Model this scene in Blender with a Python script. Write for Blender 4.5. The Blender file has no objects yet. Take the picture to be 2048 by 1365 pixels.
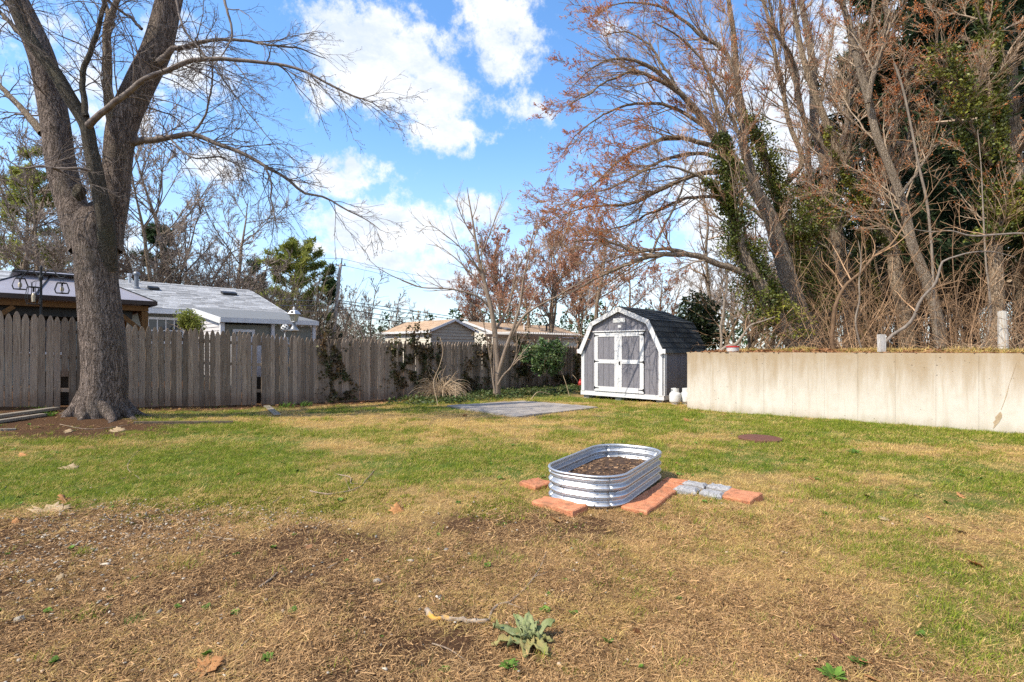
import bpy, math
import numpy as np
sc = bpy.context.scene
RNG = np.random.default_rng(11)
rad = math.radians
F, HC, HOR = 1024.0, 1.47, 700.0          # focal length in pixels of the 2048 wide photograph, eye height, horizon row

# ------------------------------------------------------------------ camera
cam_d = bpy.data.cameras.new('camera'); cam = bpy.data.objects.new('camera', cam_d)
sc.collection.objects.link(cam); sc.camera = cam
cam_d.sensor_width = 36; cam_d.lens = 18; cam_d.shift_y = 17.5 / 2048
cam_d.clip_start = 0.05; cam_d.clip_end = 3000
cam.location = (0, 0, HC); cam.rotation_euler = (rad(90), 0, 0)

# ------------------------------------------------------------------ node helper
class NT:
    def __init__(s, tree): s.t = tree; s.t.nodes.clear()
    def n(s, typ, **kw):
        nd = s.t.nodes.new(typ)
        for k, v in kw.items(): setattr(nd, k, v)
        return nd
    def set(s, sock, v):
        if isinstance(v, bpy.types.NodeSocket): s.t.links.new(v, sock)
        elif isinstance(v, bpy.types.Node): s.t.links.new(v.outputs[0], sock)
        elif isinstance(v, (tuple, list)) and sock.type == 'RGBA' and len(v) == 3: sock.default_value = (*v, 1)
        else: sock.default_value = v
    def math(s, op, a, b=0.0, c=0.0, clamp=False):
        nd = s.n('ShaderNodeMath', operation=op); nd.use_clamp = clamp
        s.set(nd.inputs[0], a); s.set(nd.inputs[1], b); s.set(nd.inputs[2], c); return nd.outputs[0]
    def vmath(s, op, a, b=(0, 0, 0)):
        nd = s.n('ShaderNodeVectorMath', operation=op); s.set(nd.inputs[0], a)
        if op == 'SCALE': s.set(nd.inputs[3], b)
        else: s.set(nd.inputs[1], b)
        return nd.outputs['Value'] if op in ('LENGTH', 'DOT_PRODUCT', 'DISTANCE') else nd.outputs[0]
    def mix(s, f, a, b, blend='MIX'):
        nd = s.n('ShaderNodeMix', data_type='RGBA', blend_type=blend)
        s.set(nd.inputs[0], f); s.set(nd.inputs[6], a); s.set(nd.inputs[7], b); return nd.outputs[2]
    def noise(s, vec, scale, detail=4, rough=.6, dist=0.0):
        nd = s.n('ShaderNodeTexNoise'); s.set(nd.inputs['Vector'], vec)
        nd.inputs['Scale'].default_value = scale; nd.inputs['Detail'].default_value = detail
        nd.inputs['Roughness'].default_value = rough; nd.inputs['Distortion'].default_value = dist
        return nd.outputs[0]
    def step(s, x, a, b, lo=0.0, hi=1.0):
        nd = s.n('ShaderNodeMapRange', interpolation_type='SMOOTHSTEP')
        s.set(nd.inputs[0], x); s.set(nd.inputs[1], a); s.set(nd.inputs[2], b)
        nd.inputs[3].default_value = lo; nd.inputs[4].default_value = hi; return nd.outputs[0]
    def scale(s, vec, v):
        return s.vmath('MULTIPLY', vec, v)
    def bump(s, h, strength=.5, dist=.02):
        nd = s.n('ShaderNodeBump'); nd.inputs['Strength'].default_value = strength
        nd.inputs['Distance'].default_value = dist; s.set(nd.inputs['Height'], h); return nd.outputs[0]

# ------------------------------------------------------------------ sky, sun, exposure
SUN_EL = rad(50)
SUN_AZ = np.array([-.86, -.51]); SUN_AZ /= np.linalg.norm(SUN_AZ)      # horizontal direction towards the sun
world = bpy.data.worlds.new('World'); sc.world = world; world.use_nodes = True
w = NT(world.node_tree)
sky = w.n('ShaderNodeTexSky', sky_type='NISHITA'); sky.sun_disc = False
sky.sun_elevation = SUN_EL; sky.sun_rotation = math.atan2(SUN_AZ[0], SUN_AZ[1])
sky.air_density = 1.0; sky.dust_density = 0.6; sky.ozone_density = 2.0
co = w.n('ShaderNodeTexCoord').outputs['Generated']
xyz = w.n('ShaderNodeSeparateXYZ'); w.set(xyz.inputs[0], co)
az = w.math('ARCTAN2', xyz.outputs[0], xyz.outputs[1]); el = w.math('ARCSINE', xyz.outputs[2])
ae = w.n('ShaderNodeCombineXYZ'); w.set(ae.inputs[0], az); w.set(ae.inputs[1], el); ae = ae.outputs[0]
def pix_ae(px, py):
    a = math.atan2(px - 1024, F); return a, math.atan2((HOR - py) * math.cos(a), F)
# the clouds of the day: centre (azimuth, elevation) and half sizes, measured on the photograph
CLOUDS = [(760, 120, 190, 130, 1.0), (870, 190, 130, 70, .9), (1010, 60, 100, 110, 1.0), (1060, 205, 70, 45, .8), (900, 268, 105, 34, .95),
          (660, 200, 120, 60, .8), (700, 345, 150, 45, .95), (590, 330, 60, 40, .7), (800, 440, 270, 66, 1.1), (960, 425, 110, 52, 1.0), (700, 490, 220, 40, .8),
          (900, 545, 130, 26, .6), (120, 130, 330, 190, .6), (430, 300, 150, 60, .7), (330, 90, 120, 90, .6),
          (1680, 300, 520, 420, .95), (1230, 70, 90, 50, .45), (1500, 560, 400, 120, .7), (850, 20, 60, 40, .5), (440, 500, 330, 70, .6)]
dens = None
warp = w.noise(co, 6.5, 9, .66)
wv = w.n('ShaderNodeTexNoise'); w.set(wv.inputs['Vector'], co); wv.inputs['Scale'].default_value = 4.0; wv.inputs['Detail'].default_value = 5
woff = w.vmath('SCALE', w.vmath('SUBTRACT', wv.outputs['Color'], (.5, .5, .5)), .16)
aw = w.vmath('ADD', ae, woff)
for cx, cy, rx, ry, k in CLOUDS:
    a, e = pix_ae(cx, cy); ca = math.cos(a)
    sx, sy = rx / F * ca * ca, ry / F * ca
    d = w.vmath('LENGTH', w.scale(w.vmath('SUBTRACT', aw, (a, e, 0)), (1 / sx, 1 / sy, 0)))
    v = w.math('MULTIPLY', w.math('SUBTRACT', 1.25, d, clamp=True), k)
    dens = v if dens is None else w.math('MAXIMUM', dens, v)
# the same fair weather cloud goes on outside the frame
far = w.step(w.math('ABSOLUTE', az), .95, 1.4)
dens = w.math('MAXIMUM', dens, w.math('MULTIPLY', w.math('MULTIPLY', w.step(w.noise(co, 2.2, 3, .5), .42, .62), far), .8))
dens = w.math('ADD', dens, w.math('MULTIPLY', w.math('SUBTRACT', warp, .5), 2.1))
dens = w.math('ADD', dens, w.math('MULTIPLY', w.math('SUBTRACT', w.noise(co, 26, 8, .7), .5), .9))
mask = w.step(dens, .28, .85)
fine = w.noise(w.scale(co, (1, 1, 2.2)), 9, 9, .66)
shade = w.step(w.math('ADD', fine, w.math('MULTIPLY', dens, -.17)), .12, .50)
cloudc = w.mix(shade, (.68, .76, .88), (1.0, 1.0, 1.0))
hs = w.n('ShaderNodeHueSaturation'); hs.inputs['Saturation'].default_value = 1.2; hs.inputs['Value'].default_value = 1.9
w.set(hs.inputs['Color'], sky.outputs[0])
low = w.step(el, .02, .42)
SKY_K = .14
skyc = w.mix(low, w.mix(.55, hs.outputs[0], (4.4, 5.3, 6.6)), hs.outputs[0])
veil = w.math('MULTIPLY', mask, .93)
col = w.mix(veil, skyc, w.vmath('SCALE', cloudc, .98 / SKY_K))
bg = w.n('ShaderNodeBackground'); w.set(bg.inputs[0], col); bg.inputs[1].default_value = SKY_K
wo = w.n('ShaderNodeOutputWorld'); w.set(wo.inputs[0], bg.outputs[0])

sun_d = bpy.data.lights.new('sun', 'SUN'); sun_d.energy = 5.0; sun_d.angle = rad(.53); sun_d.color = (1, .92, .77)
sun = bpy.data.objects.new('sun', sun_d); sc.collection.objects.link(sun)
from mathutils import Vector, Matrix
sdir = Vector((SUN_AZ[0] * math.cos(SUN_EL), SUN_AZ[1] * math.cos(SUN_EL), math.sin(SUN_EL)))
sun.rotation_euler = sdir.to_track_quat('Z', 'Y').to_euler(); sun.location = sdir * 60
vs = sc.view_settings
vs.view_transform = 'Standard'; vs.look = 'None'; vs.exposure = 0.28; vs.gamma = 1; vs.use_curve_mapping = False
sc.cycles.use_denoising = False
sc.cycles.max_bounces = 6; sc.cycles.diffuse_bounces = 3; sc.cycles.transparent_max_bounces = 12
sc.cycles.use_adaptive_sampling = True; sc.cycles.adaptive_threshold = .015

# ------------------------------------------------------------------ geometry helpers
def as3(p): return np.asarray(p, float)
class Geo:
    def __init__(s): s.V = []; s.n = 0; s.P = {}
    def add(s, V, faces):
        V = np.asarray(V, float).reshape(-1, 3)
        for f in faces:
            f = np.asarray(f, int)
            if f.ndim == 1: f = f[None]
            s.P.setdefault(f.shape[1], []).append(f + s.n)
        s.V.append(V); s.n += len(V); return s
    def box(s, c, size, rz=0.0, taper=1.0, tilt=None):
        x, y, z = np.asarray(size) / 2
        V = np.array([[-x, -y, -z], [x, -y, -z], [x, y, -z], [-x, y, -z], [-x * taper, -y * taper, z], [x * taper, -y * taper, z], [x * taper, y * taper, z], [-x * taper, y * taper, z]])
        if tilt is not None: V = V @ np.array(Matrix.Rotation(tilt[0], 3, tilt[1])).T
        if rz: V = V @ rotz(rz).T
        return s.add(V + as3(c), [[[0, 3, 2, 1], [4, 5, 6, 7], [0, 1, 5, 4], [1, 2, 6, 5], [2, 3, 7, 6], [3, 0, 4, 7]]])
    def bar(s, a, b, wd, ht, up=(0, 0, 1)):
        a, b = as3(a), as3(b); d = b - a; L = np.linalg.norm(d); d /= L
        sd = np.cross(d, as3(up)); sd /= np.linalg.norm(sd); u = np.cross(sd, d)
        V = [p + sd * i * wd / 2 + u * j * ht / 2 for p in (a, b) for i, j in ((-1, -1), (1, -1), (1, 1), (-1, 1))]
        return s.add(V, [[[0, 1, 2, 3], [7, 6, 5, 4], [0, 4, 5, 1], [1, 5, 6, 2], [2, 6, 7, 3], [3, 7, 4, 0]]])
    def prism(s, pts, vec):
        A = np.asarray(pts, float); n = len(A); B = A + as3(vec)
        sides = [[i, (i + 1) % n, (i + 1) % n + n, i + n] for i in range(n)]
        return s.add(np.vstack([A, B]), [list(range(n))[::-1], list(range(n, 2 * n)), sides])
    def tube(s, P, R, S=8, cap=True):
        P = np.asarray(P, float); R = np.broadcast_to(np.asarray(R, float), (len(P),))
        tubes(s, P[None], R[None], S)
        if cap:
            k = s.n - len(P) * S
            s.P.setdefault(S, []).append(np.array([list(range(k, k + S))[::-1], list(range(s.n - S, s.n))]))
        return s
    def lathe(s, prof, c=(0, 0, 0), S=20, a0=0.0):
        prof = np.asarray(prof, float); K = len(prof); a = np.arange(S) / S * 2 * math.pi + a0
        V = np.stack([prof[:, 0:1] * np.cos(a), prof[:, 0:1] * np.sin(a), np.repeat(prof[:, 1:2], S, 1)], -1).reshape(-1, 3) + as3(c)
        i = np.arange(K - 1)[:, None] * S; j = np.arange(S)[None]; j2 = (j + 1) % S
        q = np.stack([i + j, i + j2, i + S + j2, i + S + j], -1).reshape(-1, 4)
        return s.add(V, [q])
    def mesh(s, name, mat=None, smooth=False, off=(0, 0, 0)):
        V = np.vstack(s.V) - as3(off)
        me = bpy.data.meshes.new(name); me.vertices.add(len(V)); me.vertices.foreach_set('co', V.astype('f4').ravel())
        polys = [np.concatenate(v) for v in s.P.values()]
        loops = np.concatenate([p.ravel() for p in polys]); tot = np.concatenate([np.full(len(p), p.shape[1]) for p in polys])
        me.loops.add(len(loops)); me.loops.foreach_set('vertex_index', loops.astype('i4'))
        me.polygons.add(len(tot)); me.polygons.foreach_set('loop_start', np.concatenate([[0], np.cumsum(tot)[:-1]]).astype('i4'))
        me.polygons.foreach_set('use_smooth', np.full(len(tot), bool(smooth)))
        me.update(calc_edges=True)
        if mat: me.materials.append(mat)
        return me
    def build(s, name, mat, parent=None, smooth=False, off=(0, 0, 0), loc=(0, 0, 0), rot=(0, 0, 0)):
        return put(name, s.mesh(name, mat, smooth, off), parent, loc, rot)
def put(name, me, parent=None, loc=(0, 0, 0), rot=(0, 0, 0)):
    o = bpy.data.objects.new(name, me); sc.collection.objects.link(o)
    o.location = loc; o.rotation_euler = rot
    if parent is not None: o.parent = parent
    return o
def tag(o, label=None, cat=None, group=None, kind=None):
    for k, v in (('label', label), ('category', cat), ('group', group), ('kind', kind)):
        if v: o[k] = v
    return o
def thing(name, label, cat, loc=(0, 0, 0), rz=0.0, group=None):
    return tag(put(name, None, None, loc, (0, 0, rz)), label, cat, group)
def copy_tree(o, parent=None):
    c = o.copy(); sc.collection.objects.link(c); c.parent = parent
    for ch in list(o.children): copy_tree(ch, c)
    return c
def rotz(a): return np.array([[math.cos(a), -math.sin(a), 0], [math.sin(a), math.cos(a), 0], [0, 0, 1]])
def unit(v): return v / np.maximum(np.linalg.norm(v, axis=-1, keepdims=True), 1e-9)

def tubes(g, P, R, S):
    N, K, _ = P.shape
    T = unit(np.gradient(P, axis=1))
    m = np.abs(T.mean(1)); ref = np.eye(3)[np.argmin(m, 1)][:, None, :]
    n = unit(np.cross(T, ref)); b = np.cross(T, n)
    a = np.arange(S) / S * 2 * math.pi
    V = P[:, :, None] + R[:, :, None, None] * (n[:, :, None] * np.cos(a)[:, None] + b[:, :, None] * np.sin(a)[:, None])
    i = (np.arange(N)[:, None, None] * K + np.arange(K - 1)[None, :, None]) * S
    j = np.arange(S)[None, None]; j2 = (j + 1) % S
    q = np.stack([i + j, i + j2, i + S + j2, i + S + j], -1).reshape(-1, 4)
    g.add(V.reshape(-1, 3), [q])

# value noise in the plane, used for masks and small relief
_tab = np.random.default_rng(3).random((256, 256))
def vnoise(x, y, seed=0):
    x = np.asarray(x, float) + seed * 17.31; y = np.asarray(y, float) + seed * 9.17
    xi = np.floor(x).astype(int); yi = np.floor(y).astype(int); fx = x - xi; fy = y - yi
    fx = fx * fx * (3 - 2 * fx); fy = fy * fy * (3 - 2 * fy)
    t = lambda i, j: _tab[i & 255, j & 255]
    return (t(xi, yi) * (1 - fx) + t(xi + 1, yi) * fx) * (1 - fy) + (t(xi, yi + 1) * (1 - fx) + t(xi + 1, yi + 1) * fx) * fy
def fbm(x, y, seed=0, octs=4, gain=.55):
    s = 0; a = 1; tot = 0
    for o in range(octs):
        s = s + a * vnoise(x * 2 ** o, y * 2 ** o, seed + o * 5); tot += a; a *= gain
    return s / tot
def sstep(x, a, b):
    t = np.clip((x - a) / (b - a), 0, 1); return t * t * (3 - 2 * t)

# ------------------------------------------------------------------ the yard's own axes: u runs along the fence, v across it
UX, UY = .692, .722
YAW = math.atan2(-UX, UY)                 # an object turned by YAW has its local x along v and its local y along u
def uv(u, v, z=0.0): return np.array([UX * u + UY * v, UY * u - UX * v, z])
def to_uv(x, y): return UX * x + UY * y, UY * x - UX * y
FENCE_V, WALL_U, WALL_V = -13.75, 12.53, -5.81
def gz(x, y):
    x = np.asarray(x, float); y = np.asarray(y, float)
    t = np.clip((-x - 3) / 6.75, 0, 1.15)
    z = .375 * t * t * sstep(y, 2.0, 7.0) - .012 * np.clip(y - 10, 0, 14)
    return z
def W(px, py, Y): return np.array([(px - 1024) / F * Y, Y, HC + (HOR - py) / F * Y])
def G(px, py, dz=0.0):
    z = dz
    for _ in range(12):
        Y = (HC - z) * F / (py - HOR); X = (px - 1024) / F * Y; z = float(gz(X, Y)) + dz
    return np.array([X, Y, z])

# ------------------------------------------------------------------ materials
def bsdf(m, col, rough=.8, normal=None, metal=0.0, spec=.3, transl=0.0):
    p = m.n('ShaderNodeBsdfPrincipled'); m.set(p.inputs['Base Color'], col); m.set(p.inputs['Roughness'], rough)
    m.set(p.inputs['Metallic'], metal); p.inputs['Specular IOR Level'].default_value = spec
    if normal is not None: m.set(p.inputs['Normal'], normal)
    out = m.n('ShaderNodeOutputMaterial'); sh = p.outputs[0]
    if transl:
        t = m.n('ShaderNodeBsdfTranslucent'); m.set(t.inputs[0], col)
        mx = m.n('ShaderNodeMixShader'); mx.inputs[0].default_value = transl
        m.set(mx.inputs[1], sh); m.set(mx.inputs[2], t.outputs[0]); sh = mx.outputs[0]
    m.set(out.inputs[0], sh); return p
def newmat(name):
    mt = bpy.data.materials.new(name); mt.use_nodes = True; return mt, NT(mt.node_tree)
def pm(name, c1, c2=None, st=(1, 1, 1), sc_=6.0, rough=.8, bump=0.0, bst=None, bs=30.0, isl=0.0, objr=0.0, metal=0.0, spec=.3, transl=0.0, c3=None, s3=1.5, t3=(.45, .7), lo=.35, hi=.65, bdist=.02):
    """two or three colour noise with relief; isl / objr vary brightness per loose piece / per object"""
    mt, m = newmat(name); oc = m.n('ShaderNodeTexCoord').outputs['Object']
    oi = m.n('ShaderNodeObjectInfo').outputs['Random']
    v = m.vmath('ADD', m.scale(oc, st), m.vmath('SCALE', (31.7, 17.3, 9.1), oi))
    c = m.mix(m.step(m.noise(v, sc_, 5, .65), lo, hi), c1, c2 or c1)
    if c3: c = m.mix(m.step(m.noise(v, s3, 4, .6), *t3), c, c3)
    f = None
    if isl: f = m.math('ADD', 1 - isl, m.math('MULTIPLY', m.n('ShaderNodeNewGeometry').outputs['Random Per Island'], 2 * isl))
    if objr:
        g = m.math('ADD', 1 - objr, m.math('MULTIPLY', oi, 2 * objr)); f = g if f is None else m.math('MULTIPLY', f, g)
    if f is not None: c = m.vmath('SCALE', c, f)
    nm = m.bump(m.noise(m.scale(oc, bst or st), bs, 5, .65), bump, bdist) if bump else None
    bsdf(m, c, rough, nm, metal, spec, transl); return mt
MT = {}
MT['twig'] = pm('twig_bark', (.31, .205, .125), (.42, .30, .20), sc_=3, isl=.25)
MT['branch'] = pm('branch_bark', (.24, .17, .115), (.40, .305, .22), st=(1, 1, .4), sc_=8, bump=.4, bs=25, isl=.15)
MT['twig_red'] = pm('reddish_twig_bark', (.34, .185, .11), (.44, .265, .165), sc_=3, isl=.3)
MT['branch_shaded'] = pm('shaded_branch_bark', (.11, .082, .068), (.21, .17, .145), st=(1, 1, .4), sc_=8, bump=.4, bs=25, isl=.15)  # shade of the big maple's backlit limbs put into a darker bark colour
MT['twig_shaded'] = pm('shaded_twig_bark', (.12, .09, .075), (.19, .15, .125), sc_=3, isl=.25)  # same for its twigs: backlit shade painted into the colour
MT['far_twig'] = pm('far_twig_bark', (.25, .19, .15), (.34, .27, .22), sc_=1, isl=.3)
MT['bud'] = pm('red_maple_buds', (.52, .15, .04), (.60, .23, .075), sc_=.8, isl=.4, transl=.3)
MT['bud_far'] = pm('red_maple_buds_far', (.44, .185, .11), (.50, .25, .16), sc_=.5, isl=.35, transl=.2)
MT['ivy'] = pm('ivy_leaves', (.06, .08, .016), (.15, .17, .03), sc_=1.6, rough=.42, isl=.6, transl=.3, spec=.4, c3=(.32, .30, .045), s3=.9)
MT['ivy_fence'] = pm('brown_ivy_leaves', (.085, .06, .032), (.065, .08, .026), sc_=3, rough=.5, isl=.6, transl=.25, c3=(.22, .13, .065), s3=2.5)
MT['ivy_ground'] = pm('ground_ivy_leaves', (.045, .075, .018), (.085, .12, .03), sc_=3, rough=.5, isl=.5, transl=.2, c3=(.17, .14, .05), s3=2)
MT['shrub'] = pm('variegated_leaves', (.08, .15, .045), (.15, .22, .075), sc_=3, rough=.4, isl=.5, transl=.2, c3=(.32, .36, .16), s3=2.2)
MT['dark_shrub'] = pm('dark_shrub_leaves', (.02, .032, .012), (.045, .06, .02), sc_=2, rough=.45, isl=.5, transl=.12)
MT['needle'] = pm('pine_needles', (.022, .048, .016), (.05, .085, .026), sc_=.7, isl=.45, transl=.15)
MT['needle_dark'] = pm('dark_pine_needles', (.022, .042, .016), (.042, .068, .024), sc_=.5, isl=.45, transl=.1)
MT['needle_yel'] = pm('yellow_green_needles', (.22, .25, .05), (.36, .37, .09), sc_=.5, isl=.4, transl=.45)
MT['deadleaf'] = pm('dead_leaves', (.36, .18, .08), (.24, .11, .05), sc_=5, isl=.4, transl=.2, rough=.75)
MT['leaf_tan'] = pm('tan_dead_leaf', (.58, .29, .11), (.48, .21, .075), sc_=14, transl=.2, rough=.7, bump=.3, bs=40, objr=.12)
MT['leaf_dark'] = pm('dark_dead_leaf', (.11, .04, .028), (.16, .07, .04), sc_=14, rough=.6)
MT['leaf_pale'] = pm('pale_dead_leaf', (.52, .40, .25), (.42, .27, .13), sc_=12, transl=.2, objr=.1)
MT['white'] = pm('white_trim_paint', (.72, .71, .71), (.64, .63, .62), st=(1, 1, .3), sc_=5, rough=.55, bump=.1, bs=30)
MT['black'] = pm('black_iron', (.02, .02, .022), (.035, .033, .032), sc_=12, rough=.45)
MT['shed'] = pm('grey_stained_siding', (.165, .158, .178), (.215, .205, .225), st=(6, 6, .7), sc_=6, rough=.75, bump=.25, bs=18, objr=.05)
MT['shed_shingle'] = pm('charcoal_shingles', (.030, .034, .037), (.05, .055, .058), sc_=60, rough=.9, objr=.35, bump=.4, bs=160)
MT['pale_shingle'] = pm('pale_grey_shingles', (.27, .27, .275), (.40, .40, .405), sc_=20, rough=.9, isl=.38, bump=.3, bs=90)
MT['grey_shingle'] = pm('grey_porch_roofing', (.15, .155, .16), (.19, .195, .20), sc_=14, rough=.9, isl=.08)
MT['tan_shingle'] = pm('tan_shingles', (.40, .27, .17), (.50, .35, .23), sc_=12, rough=.9, isl=.16)
MT['cream'] = pm('cream_clapboard', (.72, .66, .55), (.68, .62, .52), sc_=4, rough=.6, objr=.04)
MT['shaded_siding'] = pm('shaded_clapboard', (.42, .36, .28), (.38, .33, .26), sc_=4, rough=.6, objr=.05)  # outbuilding gable turned from the sun: its shade painted as darker siding
MT['olive'] = pm('olive_grey_siding', (.20, .20, .165), (.23, .225, .19), sc_=4, rough=.7)
MT['lilac'] = pm('pale_siding', (.60, .57, .56), (.56, .53, .53), sc_=4, rough=.6, objr=.04)
MT['glass'] = pm('dark_window_glass', (.03, .035, .045), (.05, .055, .06), sc_=2, rough=.06, spec=.6)
MT['gazebo_roof'] = pm('grey_hardtop_panel', (.29, .27, .30), (.33, .31, .34), sc_=2, rough=.4, spec=.5)
MT['timber'] = pm('stained_timber', (.13, .058, .016), (.19, .09, .025), st=(5, 5, 5), sc_=4, rough=.65)
MT['brownmetal'] = pm('dark_brown_metal', (.035, .022, .02), (.05, .03, .026), sc_=4, rough=.4)
MT['raw_timber'] = pm('weathered_beam', (.40, .30, .21), (.33, .25, .18), st=(3, 3, 3), sc_=5, rough=.8, objr=.1)
MT['plank'] = pm('old_grey_plank', (.30, .26, .21), (.20, .165, .13), st=(2, 14, 2), sc_=5, rough=.9, bump=.4, bs=20, objr=.15)
MT['post'] = pm('weathered_post', (.52, .49, .44), (.40, .36, .31), st=(8, 8, .8), sc_=6, rough=.9, bump=.5, bs=15, objr=.1)
MT['stalk'] = pm('dry_stalks', (.33, .235, .145), (.45, .33, .215), sc_=4, isl=.35, rough=.9)
MT['bramble'] = pm('bramble_canes', (.20, .115, .06), (.36, .23, .135), sc_=1.5, isl=.6, rough=.9)
MT['pole'] = pm('grey_utility_pole', (.40, .37, .34), (.30, .27, .25), st=(4, 4, .3), sc_=4, rough=.9)
MT['rust'] = pm('rusty_iron', (.16, .065, .045), (.12, .05, .036), sc_=14, rough=.85, bump=.3, bs=60)
MT['tank'] = pm('white_tank_enamel', (.72, .73, .72), (.64, .64, .62), sc_=6, rough=.35, spec=.5)
MT['red'] = pm('red_plastic', (.45, .035, .03), (.38, .03, .03), sc_=5, rough=.4)
MT['bucket'] = pm('pale_bucket_plastic', (.60, .58, .56), (.54, .52, .50), sc_=5, rough=.45)
MT['brick'] = pm('red_paver', (.50, .185, .09), (.57, .245, .13), sc_=14, rough=.95, bump=.6, bs=70, objr=.10, c3=(.27, .13, .07), s3=11, t3=(.50, .74))
MT['cobble'] = pm('grey_cobble', (.24, .235, .24), (.40, .39, .39), sc_=45, rough=.9, bump=.8, bs=60, objr=.1)
MT['flag'] = pm('grey_flagstone', (.27, .235, .205), (.34, .30, .26), sc_=3, rough=.85, bump=.3, bs=40, objr=.06)
MT['pebble'] = pm('pebbles', (.40, .36, .31), (.52, .48, .43), sc_=3, rough=.7, isl=.5)
MT['silver'] = pm('silver_lamp_metal', (.55, .55, .56), (.48, .48, .50), sc_=6, rough=.35, metal=.6)
MT['steel_grey'] = pm('grey_lamp_metal', (.17, .18, .20), (.20, .21, .23), sc_=6, rough=.4, metal=.3)
MT['lampglass'] = pm('lamp_glass', (.45, .42, .34), (.36, .34, .28), sc_=8, rough=.1, spec=.6)
MT['bulb'] = pm('frosted_bulb', (.55, .46, .32), (.48, .40, .28), sc_=8, rough=.2)
MT['smokeglass'] = pm('smoked_lantern_glass', (.06, .065, .07), (.09, .09, .09), sc_=4, rough=.08, spec=.6)
MT['mullein'] = pm('woolly_leaf', (.19, .225, .085), (.30, .32, .15), sc_=16, rough=.9, transl=.15, bump=.5, bs=45, objr=.08)
MT['mullein_old'] = pm('withered_woolly_leaf', (.34, .27, .11), (.26, .25, .09), sc_=14, rough=.9, transl=.1, bump=.5, bs=45)
MT['weed'] = pm('green_weed_leaves', (.08, .16, .02), (.16, .26, .04), sc_=8, isl=.35, transl=.25)
MT['moss'] = pm('moss', (.22, .23, .02), (.12, .14, .015), sc_=14, isl=.4, rough=1)
MT['yellow'] = pm('yellow_petals', (.75, .55, .02), sc_=4)
MT['stick'] = pm('stick_bark', (.36, .28, .20), (.24, .17, .12), st=(6, 6, 6), sc_=3, rough=.9, bump=.5, bs=30)
MT['lichen_stick'] = pm('lichen_stick_bark', (.40, .32, .24), (.28, .21, .15), sc_=18, rough=.9, bump=.5, bs=40, c3=(.60, .32, .06), s3=4, t3=(.56, .62))
MT['soil'] = pm('planting_soil', (.055, .032, .020), (.10, .06, .038), sc_=14, rough=1, bump=.8, bs=30)
MT['chip'] = pm('wood_chips', (.30, .185, .10), (.13, .07, .04), sc_=3, isl=.6, rough=.9)

def mk_grass(name, a, b, isl=.45):
    mt, m = newmat(name)
    oi = m.n('ShaderNodeObjectInfo'); g = m.n('ShaderNodeNewGeometry')
    pn = m.noise(g.outputs['Position'], 1.3, 3, .6)
    f = m.math('ADD', m.math('MULTIPLY', g.outputs['Random Per Island'], .55), m.math('MULTIPLY', m.math('ADD', pn, m.math('MULTIPLY', oi.outputs['Random'], .5)), .5))
    c = m.mix(m.step(f, .2, .85), a, b)
    c = m.vmath('SCALE', c, m.math('ADD', 1 - isl / 2, m.math('MULTIPLY', g.outputs['Random Per Island'], isl)))
    bsdf(m, c, .7, None, 0, .2, .3); return mt
MT['grass'] = mk_grass('green_grass_blades', (.085, .165, .012), (.27, .30, .030))
MT['straw'] = mk_grass('straw_blades', (.50, .335, .10), (.70, .50, .185), .5)
MT['flake'] = mk_grass('dead_flakes', (.075, .034, .014), (.46, .28, .13), 1.0)
MT['thatch'] = mk_grass('matted_thatch', (.27, .135, .055), (.68, .44, .205), .8)

def bark_mat(name, a, b, c, k=1.0):
    mt, m = newmat(name); oc = m.n('ShaderNodeTexCoord').outputs['Object']
    dis = m.n('ShaderNodeTexNoise'); m.set(dis.inputs['Vector'], oc); dis.inputs['Scale'].default_value = 3; dis.inputs['Detail'].default_value = 4
    v = m.vmath('ADD', oc, m.vmath('SCALE', m.vmath('SUBTRACT', dis.outputs['Color'], (.5, .5, .5)), .16))
    n0 = m.noise(m.scale(v, (1, 1, .085)), 24 * k, 3, .55); n1_ = m.noise(m.scale(v, (1, 1, .12)), 47 * k, 3, .6)
    rid = m.math('ADD', m.math('MULTIPLY', m.step(m.math('ABSOLUTE', m.math('SUBTRACT', n0, .5)), .0, .085), .75), m.math('MULTIPLY', m.step(m.math('ABSOLUTE', m.math('SUBTRACT', n1_, .5)), .0, .10), .4))
    ns = m.noise(m.scale(v, (1, 1, .2)), 26 * k, 5, .7)
    h = m.math('ADD', rid, m.math('MULTIPLY', ns, .7))
    col = m.mix(m.step(h, .25, 1.25), a, b)
    col = m.mix(m.step(m.noise(oc, 1.7, 4, .6), .5, .72, 0, .55), col, c)
    bsdf(m, col, .9, m.bump(h, 1.0, .06), 0, .15); return mt
MT['bark'] = bark_mat('furrowed_maple_bark', (.062, .043, .034), (.315, .245, .205), (.22, .18, .14))
MT['bark2'] = bark_mat('grey_brown_bark', (.15, .10, .066), (.52, .39, .27), (.36, .27, .175), .9)
MT['bark3'] = bark_mat('smooth_grey_bark', (.20, .145, .105), (.54, .43, .325), (.42, .335, .25), 1.6)
MT['bark_mossy'] = bark_mat('dark_limb_bark', (.075, .062, .045), (.20, .17, .135), (.17, .17, .11), 1.8)

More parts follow.
